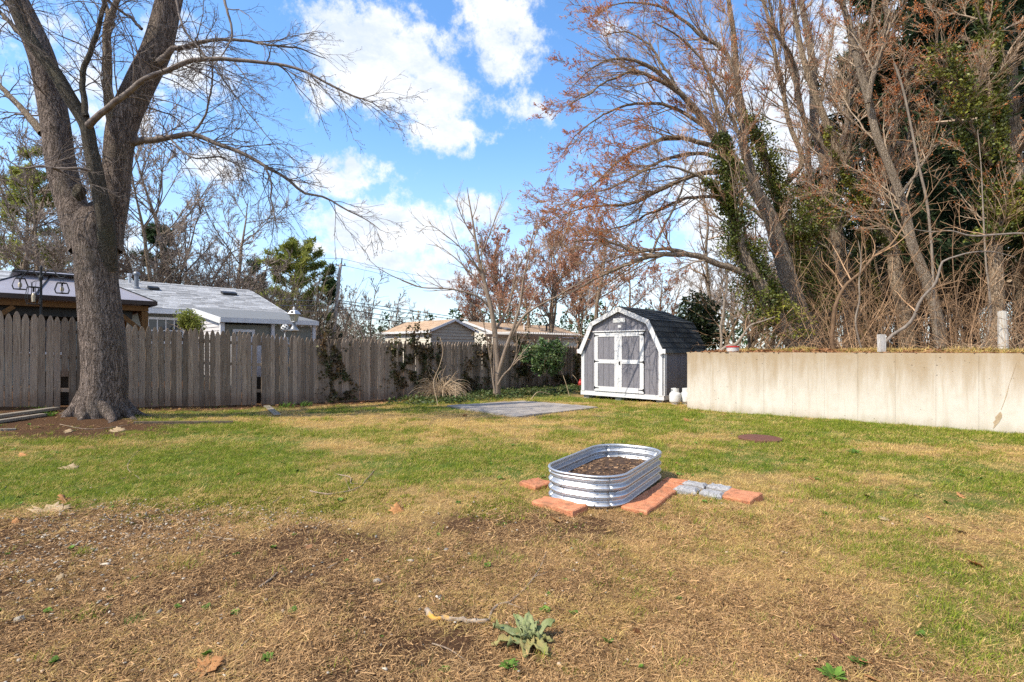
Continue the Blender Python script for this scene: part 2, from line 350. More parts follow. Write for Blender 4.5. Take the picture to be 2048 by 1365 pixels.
def picket_mat():
    mt, m = newmat('weathered_cedar'); oc = m.n('ShaderNodeTexCoord').outputs['Object']; oi = m.n('ShaderNodeObjectInfo').outputs['Random']
    v = m.vmath('ADD', oc, m.vmath('SCALE', (13.1, 7.7, 21.3), oi))
    gr = m.noise(m.scale(v, (60, 60, 1.6)), 1.5, 6, .7, 1.2)
    bl = m.noise(m.scale(v, (6, 6, 1.0)), 1.2, 4, .6)
    c = m.mix(m.step(gr, .3, .72), (.17, .115, .08), (.56, .44, .335))
    c = m.mix(m.step(bl, .42, .7, 0, .8), c, (.33, .255, .205))
    kn = m.n('ShaderNodeTexVoronoi'); m.set(kn.inputs['Vector'], m.scale(v, (9, 9, 3.2))); kn.inputs['Scale'].default_value = 1
    c = m.mix(m.step(kn.outputs['Distance'], .05, .13, .65, 0), c, (.10, .075, .06))
    z = m.n('ShaderNodeSeparateXYZ'); m.set(z.inputs[0], oc)
    stain = m.math('MULTIPLY', m.step(m.math('ADD', z.outputs[2], m.math('MULTIPLY', bl, .5)), .35, .62, 1, 0), .55)
    c = m.mix(stain, c, (.20, .115, .075))
    c = m.vmath('SCALE', c, m.math('ADD', .46, m.math('MULTIPLY', oi, .62)))
    bsdf(m, c, .92, m.bump(gr, .6, .01), 0, .1); return mt
MT['picket'] = picket_mat()

def concrete_mat():
    mt, m = newmat('stained_concrete'); g = m.n('ShaderNodeNewGeometry').outputs['Position']
    oc = m.n('ShaderNodeTexCoord').outputs['Object']; sp = m.n('ShaderNodeSeparateXYZ'); m.set(sp.inputs[0], g)
    st = m.noise(m.scale(g, (3.0, 3.0, .5)), 1.5, 6, .65)
    st2 = m.noise(m.scale(g, (8, 8, .45)), 1.0, 6, .7)
    top = m.step(m.math('ADD', sp.outputs[2], m.math('MULTIPLY', m.math('SUBTRACT', st, .5), 1.5)), .35, 1.5)
    c = m.mix(m.noise(g, 2.1, 5, .6), (.54, .475, .39), (.68, .625, .55))
    c = m.mix(m.math('MULTIPLY', top, .95), c, (.35, .255, .155))
    c = m.mix(m.math('MULTIPLY', m.step(st2, .47, .70, 0, .75), m.step(sp.outputs[2], .1, 1.2, .35, 1)), c, (.40, .315, .215))
    c = m.mix(m.step(st2, .2, .42, .22, 0), c, (.72, .68, .63))
    c = m.mix(m.step(m.noise(g, 5.5, 6, .7), .46, .72, 0, .35), c, (.47, .40, .315))
    c = m.mix(m.step(m.math('ADD', sp.outputs[2], m.math('MULTIPLY', st, .4)), .08, .42, .85, 0), c, (.38, .315, .225))
    vo = m.n('ShaderNodeTexVoronoi'); m.set(vo.inputs['Vector'], g); vo.inputs['Scale'].default_value = 7.5
    hole = m.math('MULTIPLY', m.step(vo.outputs['Distance'], .06, .11, 1, 0), m.step(m.noise(g, 1.3, 2), .45, .6))
    c = m.mix(hole, c, (.13, .095, .07))
    h = m.math('SUBTRACT', m.math('MULTIPLY', m.noise(g, 40, 5, .7), .25), hole)
    bsdf(m, c, .9, m.bump(h, .35, .012), 0, .2); return mt
MT['concrete'] = concrete_mat()
MT['crack'] = pm('damp_crack', (.46, .35, .225), (.36, .26, .16), sc_=12, rough=.9)

def galv_mat():
    mt, m = newmat('galvanised_steel'); oc = m.n('ShaderNodeTexCoord').outputs['Object']
    n1 = m.noise(oc, 35, 3, .6); n2 = m.noise(m.scale(oc, (1, 1, .3)), 9, 4, .6)
    c = m.mix(n1, (.50, .51, .53), (.64, .65, .67))
    c = m.mix(m.step(n2, .5, .75, 0, .35), c, (.40, .39, .38))
    bsdf(m, c, m.math('ADD', .36, m.math('MULTIPLY', n1, .16)), m.bump(n1, .04, .01), .8, .5); return mt
MT['galv'] = galv_mat()

def ground_mat():
    mt, m = newmat('patchy_lawn'); g = m.n('ShaderNodeNewGeometry').outputs['Position']
    at = lambda k: m.n('ShaderNodeAttribute', attribute_name=k).outputs['Fac']
    f1 = m.noise(g, 9, 6, .7); f2 = m.noise(g, 38, 5, .75); f3 = m.noise(g, 3.1, 4, .6)
    wob = m.math('ADD', m.math('MULTIPLY', m.math('SUBTRACT', f1, .5), .9), m.math('MULTIPLY', m.math('SUBTRACT', f2, .5), .7))
    soil = m.mix(f2, (.042, .021, .011), (.155, .083, .042))
    dry = m.mix(m.step(f2, .3, .7), (.19, .11, .045), (.47, .32, .13))
    grn = m.mix(m.step(f1, .3, .7), (.07, .115, .02), (.15, .175, .035))
    c = m.mix(m.step(m.math('ADD', at('green'), wob), .3, .72), dry, grn)
    c = m.mix(m.step(m.math('ADD', at('soil'), m.math('MULTIPLY', wob, 1.2)), .22, .78), c, soil)
    c = m.mix(m.math('MULTIPLY', m.step(m.math('ADD', at('moss'), wob), .4, .7), .8), c, m.mix(f2, (.09, .10, .012), (.20, .20, .03)))
    bsdf(m, c, .95, m.bump(m.math('ADD', f2, m.math('MULTIPLY', f1, .8)), .9, .03), 0, .1); return mt
MT['ground'] = ground_mat()
MT['terrace'] = pm('leafy_terrace_soil', (.12, .08, .05), (.26, .18, .10), sc_=9, rough=1, bump=.8, bs=25, c3=(.15, .14, .05), s3=.8)

# ================================================================== GROUND
def ell(x, y, cx, cy, rx, ry, soft=.5):
    return 1 - sstep(np.sqrt(((x - cx) / rx) ** 2 + ((y - cy) / ry) ** 2), 1 - soft, 1 + soft)
def masks(x, y):
    n1 = fbm(x * .55, y * .55, 1); n2 = fbm(x * 1.5, y * 1.5, 2); n3 = fbm(x * 3.5, y * 3.5, 3)
    wob = (n2 - .5) * 1.2 + (n3 - .5) * .7
    u, v = to_uv(x, y)
    # soil
    soil = ell(x, y, -8.4, 8.7, 2.7, 1.15, .35)
    soil = np.maximum(soil, sstep(v, FENCE_V + 1.25, FENCE_V + .45))
    edge = 4.55 + .35 * np.sin(x * 1.3) + wob * .6
    fg = 1 - sstep(y, edge - .5, edge + .4)
    soil = np.maximum(soil, fg * (1 - sstep(x, -.3, 1.4 + wob)) * (.66 + .9 * (n2 - .5) + .5 * (n3 - .5) + .30 * sstep(-x, .8, 2.2)))
    soil = np.maximum(soil, .85 * ell(x, y, .15, 4.3, .9, .5, .5))
    soil = np.maximum(soil, .75 * ell(x, y, 1.5, 2.25, .35, .25, .5))
    # green
    gr = .42 + 1.5 * (n1 - .5) + 1.0 * (n2 - .5)
    gr = gr + .55 * ell(x, y, -4.6, 8.8, 2.6, .9) + .55 * ell(x, y, -4.6, 5.6, 2.0, 1.5) + .30 * ell(x, y, -2.0, 6.6, 2.2, 1.2)
    gr = gr + .50 * ell(x, y, 6.5, 10.2, 5.0, 2.0) + .35 * ell(x, y, 3.6, 7.2, 2.6, 1.1) + .28 * ell(x, y, 4.6, 5.2, 1.6, 1.0) + .65 * ell(x, y, 2.9, 2.9, 1.05, 1.2, .6)
    gr = gr - .55 * ell(x, y, -2.4, 10.8, 2.4, 1.0) - .5 * ell(x, y, 6.0, 7.6, 1.5, .55) - .3 * ell(x, y, 1.0, 4.0, 3.0, 1.0)
    thatch = ell(x, y, 1.5, 3.15, 2.4, 1.35, .35) * (1 - ell(x, y, 3.0, 2.9, 1.0, 1.2, .6))
    thatch = np.maximum(thatch, fg) * (1 - .85 * ell(x, y, 3.0, 2.8, 1.05, 1.2, .6)) * (1 - .5 * ell(x, y, 3.4, 4.4, 1.6, .9, .6))
    gr = gr * (1 - .92 * np.clip(thatch, 0, 1))
    gr = np.where(v > FENCE_V, gr, gr * .7)
    moss = 1.0 * ell(x, y, -2.35, 4.95, 1.15, .5, .9) + 1.0 * ell(x, y, -.08, 4.75, .36, .3, .9) + .8 * ell(x, y, -7.3, 7.0, .9, .2) + .7 * ell(x, y, -6.3, 8.6, .4, .2)
    return np.clip(gr, 0, 1), np.clip(soil, 0, 1), np.clip(moss, 0, 1), np.clip(thatch, 0, 1)

def axis(a, b, fine, far, grow=1.25):
    mid = list(np.arange(a, b, fine)); lo = []; hi = []; s = fine; x = a
    while x > -far: s *= grow; x -= s; lo.append(x)
    s = fine; x = mid[-1]
    while x < far: s *= grow; x += s; hi.append(x)
    return np.array(lo[::-1] + mid + hi)
def sheet(name, xs, ys, zf, mat, attrs=None, frame=None):
    X, Y = np.meshgrid(xs, ys, indexing='ij'); nx, ny = X.shape
    Z = zf(X, Y); x, y = X, Y
    if frame: x, y = frame(X, Y)
    g = Geo(); i = np.arange(nx - 1)[:, None] * ny; j = np.arange(ny - 1)[None]
    q = np.stack([i + j, i + ny + j, i + ny + j + 1, i + j + 1], -1).reshape(-1, 4)
    if frame: q = q[:, ::-1]
    g.add(np.stack([x, y, Z], -1).reshape(-1, 3), [q]); o = g.build(name, mat, smooth=True)
    if attrs:
        for k, v in attrs(x, y).items():
            a = o.data.attributes.new(k, 'FLOAT', 'POINT'); a.data.foreach_set('value', v.astype('f4').ravel())
    return o
def ground_full(x, y):
    return gz(x, y) + ((fbm(x * 1.1, y * 1.1, 8, 3) - .5) * .05 + (fbm(x * 5, y * 5, 9, 3) - .5) * .034) * sstep(y, .4, 1.5)
grd = sheet('ground', axis(-13, 12, .12, 900), axis(.3, 19, .11, 900), ground_full, MT['ground'],
            lambda x, y: dict(zip(('green', 'soil', 'moss'), masks(x, y)[:3])))
tag(grd, kind='structure')
# the raised ground behind the retaining wall
TZ = 1.37
def tz(u, v):
    return TZ + (fbm(u * .8, v * .8, 21, 3) - .5) * .10 * sstep(u, WALL_U + .4, WALL_U + 1.2) + .02 * np.clip(u - WALL_U - 3, 0, 40) * .8 + .06 * sstep(u, WALL_U + .3, WALL_U + 1.0)
us = np.concatenate([np.arange(WALL_U + .24, WALL_U + 14, .2), WALL_U + 14 + np.cumsum(.3 * 1.12 ** np.arange(42))])
vs_ = np.concatenate([np.arange(WALL_V + .24, WALL_V + 20, .2), WALL_V + 20 + np.cumsum(.3 * 1.12 ** np.arange(42))])
ter = sheet('terrace_ground', us, vs_, tz, MT['terrace'], frame=lambda u, v: (UX * u + UY * v, UY * u - UX * v))
tag(ter, kind='structure')
# ================================================================== RETAINING WALL (local x along v, y along u, origin at its corner)
wl = thing('retaining_wall', 'long stained concrete retaining wall holding back the wooded bank', 'wall', uv(WALL_U, WALL_V, 0), YAW)
g = Geo(); g.box((5.9, .120, .225), (11.8, .25, 2.30)); g.box((.125, 9.02, .225), (.25, 17.46, 2.30)); g.build('wall_core', MT['concrete'], wl)
g = Geo(); g.box((5.9, .14, 1.392), (11.83, .30, .034)); g.build('coping', MT['concrete'], wl)
x = 0.0; k = 0
for wd in [.60, .62, .62, .60, .62, .60, .62, .62, .60, .62, .60, .62, .62, .60, .62, .60, .62, .62]:
    g = Geo(); d = .012 + .004 * RNG.random()
    g.prism([(x + .0013, -d, -.5), (x + wd - .0013, -d, -.5), (x + wd - .0013, -d, 1.375), (x + .0013, -d, 1.375)], (0, d - .003, 0))
    g.build('concrete_panel', MT['concrete'], wl); x += wd
# a crack and a damp patch low on the wall
def crack(pts, wds):
    g = Geo(); L = []; Rr = []
    for (px, py), wd in zip(pts, wds):
        # pixel row/column to the wall plane (v grows to the right)
        k = (px - 1024) / F; t = (k * uv(WALL_U, WALL_V)[1] - uv(WALL_U, WALL_V)[0]) / (UY + k * UX)
        Y = uv(WALL_U, WALL_V)[1] - UX * t; z = HC + (HOR - py) / F * Y
        L.append((t - wd / 2, -.0195, z)); Rr.append((t + wd / 2, -.0195, z))
    pts3 = L + Rr[::-1]; n = len(L)
    V = np.array(L + Rr); g.add(V, [[[i, n + i, n + i + 1, i + 1][::-1] for i in range(n - 1)]]); return g
crack([(2033, 725), (2027, 745), (2018, 770), (2013, 790), (2008, 805), (2002, 820)], [.003, .006, .004, .012, .006, .004]).build('wall_crack', MT['crack'], wl)
crack([(2001, 824), (2000, 829), (1997, 835), (1996, 840), (1992, 845), (1991, 850), (1987, 857)], [.008, .055, .085, .06, .075, .03, .012]).build('damp_stain', MT['crack'], wl)

# ================================================================== PICKET FENCE
fen = thing('picket_fence', 'long weathered grey stockade fence of pointed wooden pickets', 'fence', uv(0, FENCE_V, 0), YAW)
def picket_mesh(i, w=.112, h=1.83):
    hw = w / 2; g = Geo(); r = np.random.default_rng(100 + i); t = .021
    tip = .10 + .02 * r.random(); e = .004 * (r.random(4) - .5)
    pts = [(-hw, 0), (hw, 0), (hw + e[0], h - tip * 1.35), (hw * .82, h - tip * .8), (hw * .36, h - tip * .15), (0, h + e[1]), (-hw * .36, h - tip * .15), (-hw * .82, h - tip * .8), (-hw + e[2], h - tip * 1.35)]
    g.prism([(0 - .0, y, z) for y, z in pts], (t, 0, 0)); return g.mesh('picket', MT['picket'])
PICK = [picket_mesh(i, .104 + .0035 * i) for i in range(4)]
STUB = picket_mesh(9, .112, .92); TOPS = None
gt = Geo(); gt.prism([(0, y, z) for y, z in [(-.056, 1.5), (.056, 1.52), (.056, 1.70), (.045, 1.75), (.02, 1.81), (0, 1.83), (-.02, 1.81), (-.045, 1.75), (-.056, 1.70)]], (.021, 0, 0))
PTOP = gt.mesh('picket', MT['picket'])
def fence_z(u): return float(gz(*uv(u, FENCE_V)[:2]))
PITCH = .1165; fr = np.random.default_rng(5)
def fence_u(px):
    k = (px - 1024) / F     # where the sight line of this column meets the fence
    Y = FENCE_V / (UY * k - UX); return UX * k * Y + UY * Y
gap_a, gap_b = fence_u(123.5), fence_u(521)
u = -3.2; npk = 0
while u < 19.2:
    z = fence_z(u) + .02 * math.sin(u * 1.7) - .01; me = PICK[fr.integers(4)]; sc3 = (1, .94 + .1 * fr.random(), 1 + .03 * (fr.random() - .5))
    loc = (0.012 * fr.standard_normal() * .6, u, z); tilt = .006 * fr.standard_normal()
    if abs(u - gap_b) < PITCH * .5:
        put('picket', PTOP, fen, loc)
    else:
        o = put('picket', me, fen, loc, (tilt, .004 * fr.standard_normal(), .03 * fr.standard_normal()))
        if fr.random() < .08: o.rotation_euler.x += .018 * fr.standard_normal()
        if abs(u - gap_a) < PITCH * .5: o.location.z += .62; o.scale = (1, 1, .66)
        else: o.scale = sc3
        if fr.random() < .07: o.location.z -= .03
    npk += 1; u += PITCH + .003 * fr.standard_normal()
for zz in (.35, 1.02, 1.55):
    for a in np.arange(-3.2, 19.0, 2.44):
        b = a + 2.43; g = Geo(); g.bar((-.028, a, fence_z(a) + zz), (-.028, b, fence_z(b) + zz), .045, .075); g.build('rail', MT['picket'], fen)
for a in np.arange(-3.2, 19.4, 2.44):
    g = Geo(); g.box((-.10, a, fence_z(a) + .85), (.09, .09, 1.75)); g.build('fence_post', MT['picket'], fen)

# ================================================================== SHED (origin at its near right corner, local x along v, y along u)
SZ = -.055
shd = thing('garden_shed', 'grey gambrel-roofed garden shed with white double doors', 'shed', (4.32, 14.6, SZ), YAW)
SW, SD = 2.86, 2.75
EAVE, BRK, APX, INS = 1.50, 2.36, 2.79, .43
Z0 = .22                                    # top of the skirt
prof = [(-SW, EAVE), (-SW + INS, BRK), (-SW / 2, APX), (-INS, BRK), (0, EAVE)]
def roof_h(x):
    xs = [p[0] for p in prof]; zs = [p[1] for p in prof]; return float(np.interp(x, xs, zs))
g = Geo(); g.prism([(-SW + .01, .012, Z0), (-.01, .012, Z0)] + [(p[0] + (.01 if p[0] < -SW / 2 else -.01), .012, p[1] - .02) for p in prof[::-1]], (0, SD - .024, 0)); g.build('shed_core', MT['shed'], shd)
DX0, DX1, DTOP = -2.33, -.60, 2.05          # doorway
def siding(x0, x1, zb, y=0.0, ztop=None):
    xs = [x0 + .005] + [p[0] for p in prof if x0 + .01 < p[0] < x1 - .01] + [x1 - .005]
    top = [(q, (ztop if ztop else roof_h(q) - .02)) for q in xs]
    g = Geo(); g.prism([(x0 + .005, y - .010, zb), (x1 - .005, y - .010, zb)] + [(q, y - .010, z) for q, z in top[::-1]], (0, .021, 0))
    g.build('siding_plank', MT['shed'], shd)
n = 14; e = np.linspace(-SW + .02, -.02, n + 1)
for a, b in zip(e[:-1], e[1:]):
    if b < DX0 + .02 or a > DX1 - .02: siding(a, b, Z0)
    else:
        siding(a, b, DTOP + .06)
        if a < DX0: siding(a, DX0, Z0, ztop=DTOP + .05)
        if b > DX1: siding(DX1, b, Z0, ztop=DTOP + .05)
ny = 13; e = np.linspace(.05, SD - .05, ny + 1)
for a, b in zip(e[:-1], e[1:]):
    g = Geo(); g.prism([(-.0105, a + .004, Z0), (-.0105, b - .004, Z0), (-.0105, b - .004, EAVE - .02), (-.0105, a + .004, EAVE - .02)], (.021, 0, 0)); g.build('siding_plank', MT['shed'], shd)
# skirt, corner boards, runners
g = Geo(); g.box((-SW / 2, -.002, .15), (SW + .04, .045, .135)); g.build('skirt_board', MT['white'], shd)
g = Geo(); g.box((.004, SD / 2 + .02, .15), (.045, SD, .135)); g.build('skirt_board', MT['white'], shd)
for xx in (-.075, -SW + .075):
    g = Geo(); g.box((xx, -.026, (EAVE + Z0) / 2 - .01), (.115, .03, EAVE - Z0)); g.build('corner_board', MT['white'], shd)
g = Geo(); g.box((.026, .05, (EAVE + Z0) / 2 - .02), (.03, .13, EAVE - Z0 - .02)); g.build('corner_board', MT['white'], shd)
for xx in (-.15, -SW / 2 - .1, -SW + .15):
    for yy in (.25, SD - .25):
        g = Geo(); g.box((xx, yy, -.02), (.2, .4, .20)); g.build('support_block', MT['cobble'], shd)
# doors
def door(x0, x1, hinge):
    d = put('door', None, shd); yy = -.03; zb, zt = Z0 + .015, DTOP; fw = .13; mid = (zb + zt) / 2 + .02
    for a, b, z0, z1 in ((x0, x0 + fw, zb, zt), (x1 - fw, x1, zb, zt)):
        g = Geo(); g.box(((a + b) / 2, yy - .012, (z0 + z1) / 2), (b - a - .006, .024, z1 - z0)); g.build('door_stile', MT['white'], d)
    for zc, h in ((zb + .075, .15), (mid, .12), (zt - .06, .12)):
        g = Geo(); g.box(((x0 + x1) / 2, yy - .011, zc), (x1 - x0 - 2 * fw, .021, h)); g.build('door_rail', MT['white'], d)
    for z0, z1 in ((zb + .15, mid - .06), (mid + .06, zt - .12)):
        q = np.linspace(x0 + fw, x1 - fw, 4)
        for a, b in zip(q[:-1], q[1:]):
            g = Geo(); g.box(((a + b) / 2, yy + .005, (z0 + z1) / 2), (b - a - .008, .02, z1 - z0)); g.build('door_plank', MT['shed'], d)
    s = 1 if hinge < (x0 + x1) / 2 else -1
    for zc in (zb + .10, mid, zt - .08):
        g = Geo(); g.prism([(hinge - s * .01, yy - .030, zc - .045), (hinge + s * .02, yy - .030, zc - .045), (hinge + s * .03, yy - .030, zc - .02), (hinge + s * .17, yy - .030, zc - .006), (hinge + s * .17, yy - .030, zc + .006), (hinge + s * .03, yy - .030, zc + .02), (hinge + s * .02, yy - .030, zc + .045), (hinge - s * .01, yy - .030, zc + .045)], (0, .005, 0)); g.build('hinge', MT['black'], d)
mx = (DX0 + DX1) / 2
door(DX0, mx, DX0); door(mx, DX1, DX1)
g = Geo(); g.tube([(mx + .06, -.06, 1.10), (mx + .06, -.09, 1.10), (mx + .06, -.09, 1.15)], .014, 8); g.box((mx + .06, -.058, 1.12), (.04, .012, .11)); g.build('door_handle', MT['black'], shd)
g = Geo(); g.bar((DX0 - .05, -.045, DTOP + .045), (DX1 + .05, -.045, DTOP + .045), .07, .035); g.build('door_header', MT['white'], shd)
# gable plates with faint print
sg = Geo(); sg.box((-SW / 2 - .02, -.02, 2.42), (.42, .014, .125)); so = sg.build('name_plate', MT['white'], shd)
MT['faint_print'] = pm('faint_print', (.64, .65, .61), (.68, .66, .63), sc_=20)
g = Geo()
for i, (wd, hh) in enumerate([(.03, .07), (.02, .06), (.035, .06), (.02, .07), (.03, .05), (.035, .07), (.02, .06), (.03, .06)]):
    g.box((-SW / 2 - .19 + .047 * i, -.0285, 2.42), (wd, .003, hh))
g.build('faded_print', MT['faint_print'], so)
g = Geo(); g.box((-SW / 2, -.02, 2.235), (.115, .014, .075)); g.build('small_plate', MT['white'], shd)
# rake boards following the gambrel
ov = .10
oprof = [(-SW - .07, EAVE - .06), (-SW + INS - .03, BRK + .03), (-SW / 2, APX + .04), (-INS + .03, BRK + .03), (.07, EAVE - .06)]
for (a, b) in zip(oprof[:-1], oprof[1:]):
    a = np.array(a); b = np.array(b); d = unit(b - a); nn = np.array([d[1], -d[0]])
    if nn[1] > 0: nn = -nn
    wd = .135
    g = Geo(); ia = a + nn * wd; ib = b + nn * wd
    # mitre the inner corners towards the middle of the roof
    pts = [a, b, ib, ia]; g.prism([(p[0], -ov - .012, p[1]) for p in pts], (0, .03, 0)); g.build('rake_board', MT['white'], shd)
for sx in (-1, 1):
    xx = -SW + .02 if sx < 0 else -.02
    g = Geo(); g.box((xx + sx * .03, -ov + .004, EAVE - .02), (.20, .02, .13)); g.build('rake_return', MT['white'], shd)
g = Geo(); g.box((.045, SD / 2, EAVE - .045), (.025, SD + .1, .06)); g.build('eave_board', MT['white'], shd)
# roof decks and shingles, each shingle its own piece
rf = put('roof', None, shd)
def slope(a, b, courses):
    a = np.array(a); b = np.array(b); d = b - a; L = np.linalg.norm(d); d /= L; nn = np.array([-d[1], d[0]])
    if nn[1] < 0: nn = -nn
    g = Geo(); g.prism([(p[0], -ov + .02, p[1]) for p in (a, b, b + nn * -.03, a + nn * -.03)], (0, SD + 2 * ov - .04, 0)); g.build('roof_deck', MT['shed_shingle'], rf)
    ex = L / courses; ang = math.atan2(-d[1], -d[0])
    low = a if a[1] < b[1] else b; up = (b - a) / L if a[1] < b[1] else (a - b) / L
    for c in range(courses):
        y = -ov - .01 + (-.22 if c % 2 else 0) + .1 * RNG.random()
        while y < SD + ov:
            w_ = .36 + .3 * RNG.random(); y0 = max(y, -ov - .012); y1 = min(y + w_ - .006, SD + ov)
            if y1 - y0 > .04:
                p0 = low + up * (c * ex - .02) + nn * (.012 + .005 * RNG.random()); p1 = low + up * ((c + 1) * ex) + nn * .003; th = nn * .012
                g = Geo(); g.prism([(p[0], y0, p[1]) for p in (p0, p1, p1 + th * .6, p0 + th)], (0, y1 - y0, 0)); g.build('shingle', MT['shed_shingle'], rf)
            y += w_
slope(oprof[4], oprof[3], 6); slope(oprof[3], oprof[2], 5); slope(oprof[0], oprof[1], 6); slope(oprof[1], oprof[2], 5)
g = Geo(); g.prism([(-SW / 2 - .14, -ov - .014, APX - .01), (-SW / 2, -ov - .014, APX + .062), (-SW / 2 + .14, -ov - .014, APX - .01), (-SW / 2, -ov - .014, APX + .045)], (0, SD + 2 * ov + .02, 0)); g.build('ridge_cap', MT['shed_shingle'], rf)

# ------------------------------------------------------------------ gas bottles between shed and wall
def gas_bottle(loc, rz, label):
    t = thing('gas_bottle', label, 'gas bottle', loc, rz, 'white gas bottles beside the shed')
    g = Geo(); g.lathe([(.0, .03), (.10, .03), (.11, .05), (.148, .07), (.155, .10), (.155, .27), (.14, .315), (.10, .345), (.0, .36)], S=24); g.build('tank_body', MT['tank'], t, smooth=True)
    g = Geo(); g.lathe([(.105, .0), (.108, .0), (.108, .06), (.105, .06)], S=20); g.build('foot_ring', MT['tank'], t)
    g = Geo()
    for i in range(16):
        a0 = i / 16 * 2 * math.pi; a1 = (i + 1) / 16 * 2 * math.pi
        if i in (10, 11, 12): continue
        z0, z1 = .33, .455
        if i in (2, 3): z1 = .37; g.add([(.105 * math.cos(a), .105 * math.sin(a), z) for a in (a0, a1) for z in (.43, .455)], [[[0, 2, 3, 1]]])
        g.add([(.105 * math.cos(a), .105 * math.sin(a), z) for a in (a0, a1) for z in (z0, z1)], [[[0, 2, 3, 1]]])
    o = g.build('valve_guard', MT['tank'], t); o.modifiers.new('thick', 'SOLIDIFY').thickness = .006
    g = Geo(); g.lathe([(.02, .35), (.02, .40), (.035, .40), (.035, .43), (0, .43)], S=10); g.build('valve', MT['black'], t)
p = uv(13.42, -6.58); p[2] = gz(p[0], p[1]); gas_bottle((p[0], p[1], p[2]), 2.2, 'white gas bottle beside the shed, standing clear of the concrete wall')
p = uv(13.66, -6.37); gas_bottle((p[0], p[1], gz(p[0], p[1])), 1.4, 'white gas bottle half hidden behind the end of the concrete wall')
t = thing('paint_bucket', 'pale plastic bucket with red lid on the end of the concrete wall', 'bucket', tuple(uv(WALL_U + .5, WALL_V + .95, 1.41)))
g = Geo(); g.lathe([(0, 0), (.125, 0), (.14, .02), (.152, .13), (0, .13)], S=20); g.build('bucket_body', MT['bucket'], t, smooth=False)
g = Geo(); g.lathe([(.158, .118), (.16, .145), (.15, .155), (0, .15)], S=20); g.build('lid', MT['red'], t)
p = G(1161, 776); o = Geo().lathe([(0, 0), (.10, 0), (.12, .05), (.11, .22), (.05, .30), (.045, .36), (0, .37)], S=14).build('red_can', MT['red'], loc=p); tag(o, 'small red plastic can on the ground beside the shed corner', 'can')

# ================================================================== PLANTER
AX = math.atan2(.85, .53)                      # long axis of the bed
PC = np.array([1.035, 5.50]); PL, PW, PH = 1.70, .83, .315
pl = thing('raised_bed', 'oval corrugated galvanised steel garden bed half filled with soil', 'garden bed', (PC[0], PC[1], float(ground_full(PC[0], PC[1])) - .005), AX)
def oval(L, Wd, r, n=14):
    pts = []
    for sx, sy, a0 in ((1, 1, 0), (-1, 1, 90), (-1, -1, 180), (1, -1, 270)):
        for i in range(n + 1):
            a = rad(a0 + 90 * i / n); pts.append((sx * (L / 2 - r) + r * math.cos(a), sy * (Wd / 2 - r) + r * math.sin(a), math.cos(a), math.sin(a)))
        # straight run to the next corner, subdivided so that panels stay even
    return np.array(pts)
ov_ = oval(PL, PW, .34)
def ring(off, z): return np.stack([ov_[:, 0] + ov_[:, 2] * off, ov_[:, 1] + ov_[:, 3] * off, np.full(len(ov_), z)], -1)
NZ = 64; N = len(ov_)
# four separate wall panels (two ends, two sides), each with its own corrugated sheet
cuts = [(7, 22), (22, 37), (37, 52), (52, 67)]
def corr(z): 
    ph = (z / PH) * 4.0 * 2 * math.pi
    return .017 * math.sin(ph - math.pi / 2) 
for a, b in cuts:
    ids = [i % N for i in range(a, b + 1)]; g = Geo(); V = []
    zz = np.linspace(0, PH - .012, NZ + 1)
    for z in zz: V.append(ring(corr(z) - .02, z)[ids])
    V = np.array(V); m_ = len(ids); i = np.arange(NZ)[:, None] * m_; j = np.arange(m_ - 1)[None]
    g.add(V.reshape(-1, 3), [np.stack([i + j, i + j + 1, i + m_ + j + 1, i + m_ + j], -1).reshape(-1, 4)])
    o = g.build('steel_panel', MT['galv'], pl, smooth=True); o.modifiers.new('thick', 'SOLIDIFY').thickness = .003
g = Geo(); rr = [ring(-.012 + .016 * math.cos(t_), PH - .006 + .012 * math.sin(t_)) for t_ in np.linspace(0, 2 * math.pi, 9)[:-1]]
V = np.array(rr); i = np.arange(8)[:, None] * N; i2 = ((np.arange(8) + 1) % 8)[:, None] * N; j = np.arange(N)[None]; j2 = (j + 1) % N
g.add(V.reshape(-1, 3), [np.stack([i + j, i + j2, i2 + j2, i2 + j], -1).reshape(-1, 4)]); g.build('rolled_rim', MT['galv'], pl, smooth=True)
bolt = Geo().lathe([(.009, -.003), (.009, .004), (.005, .007), (0, .007)], S=8).mesh('bolt', MT['steel_grey'])
for k in (7, 22, 37, 52, 3, 27, 33, 57):
    q = ov_[k]
    for z in (.045, .118, .19, .262):
        for s in (1, -1):
            off = corr(z) - .02 + s * .002; nrm = Vector((q[2], q[3], 0)) * s
            put('bolt', bolt, pl, (q[0] + q[2] * off, q[1] + q[3] * off, z), tuple(nrm.to_track_quat('Z', 'Y').to_euler()))
rs = np.random.default_rng(8)
g = Geo(); nr = 16; V = [(0, 0, .185)]
for k in range(1, nr + 1):
    r0 = ring(-.03, 0); 
    for p in r0: V.append((p[0] * k / nr, p[1] * k / nr, .185 - .02 * (k / nr) ** 2 + .022 * (fbm(p[0] * k / nr * 9 + 40, p[1] * k / nr * 9, 31) - .5) * 2))
q = [[1 + (k - 1) * N + j, 1 + (k - 1) * N + (j + 1) % N, 1 + k * N + (j + 1) % N, 1 + k * N + j] for k in range(1, nr) for j in range(N)]
g.add(V, [q, [[0, 1 + j, 1 + (j + 1) % N] for j in range(N)]]); tag(g.build('soil', MT['soil'], pl, smooth=True), kind='stuff')
g = Geo()
for _ in range(330):
    a = rs.random() * 6.28; r = math.sqrt(rs.random()); x, y = (PL / 2 - .1) * r * math.cos(a), (PW / 2 - .08) * r * math.sin(a)
    L = .012 + .04 * rs.random() ** 2; g.box((x, y, .19 + .012 * rs.random()), (L, .006 + .01 * rs.random(), .004), rs.random() * 6, tilt=(rs.normal() * .4, 'X'))
tag(g.build('wood_chip', MT['chip'], pl), kind='stuff')

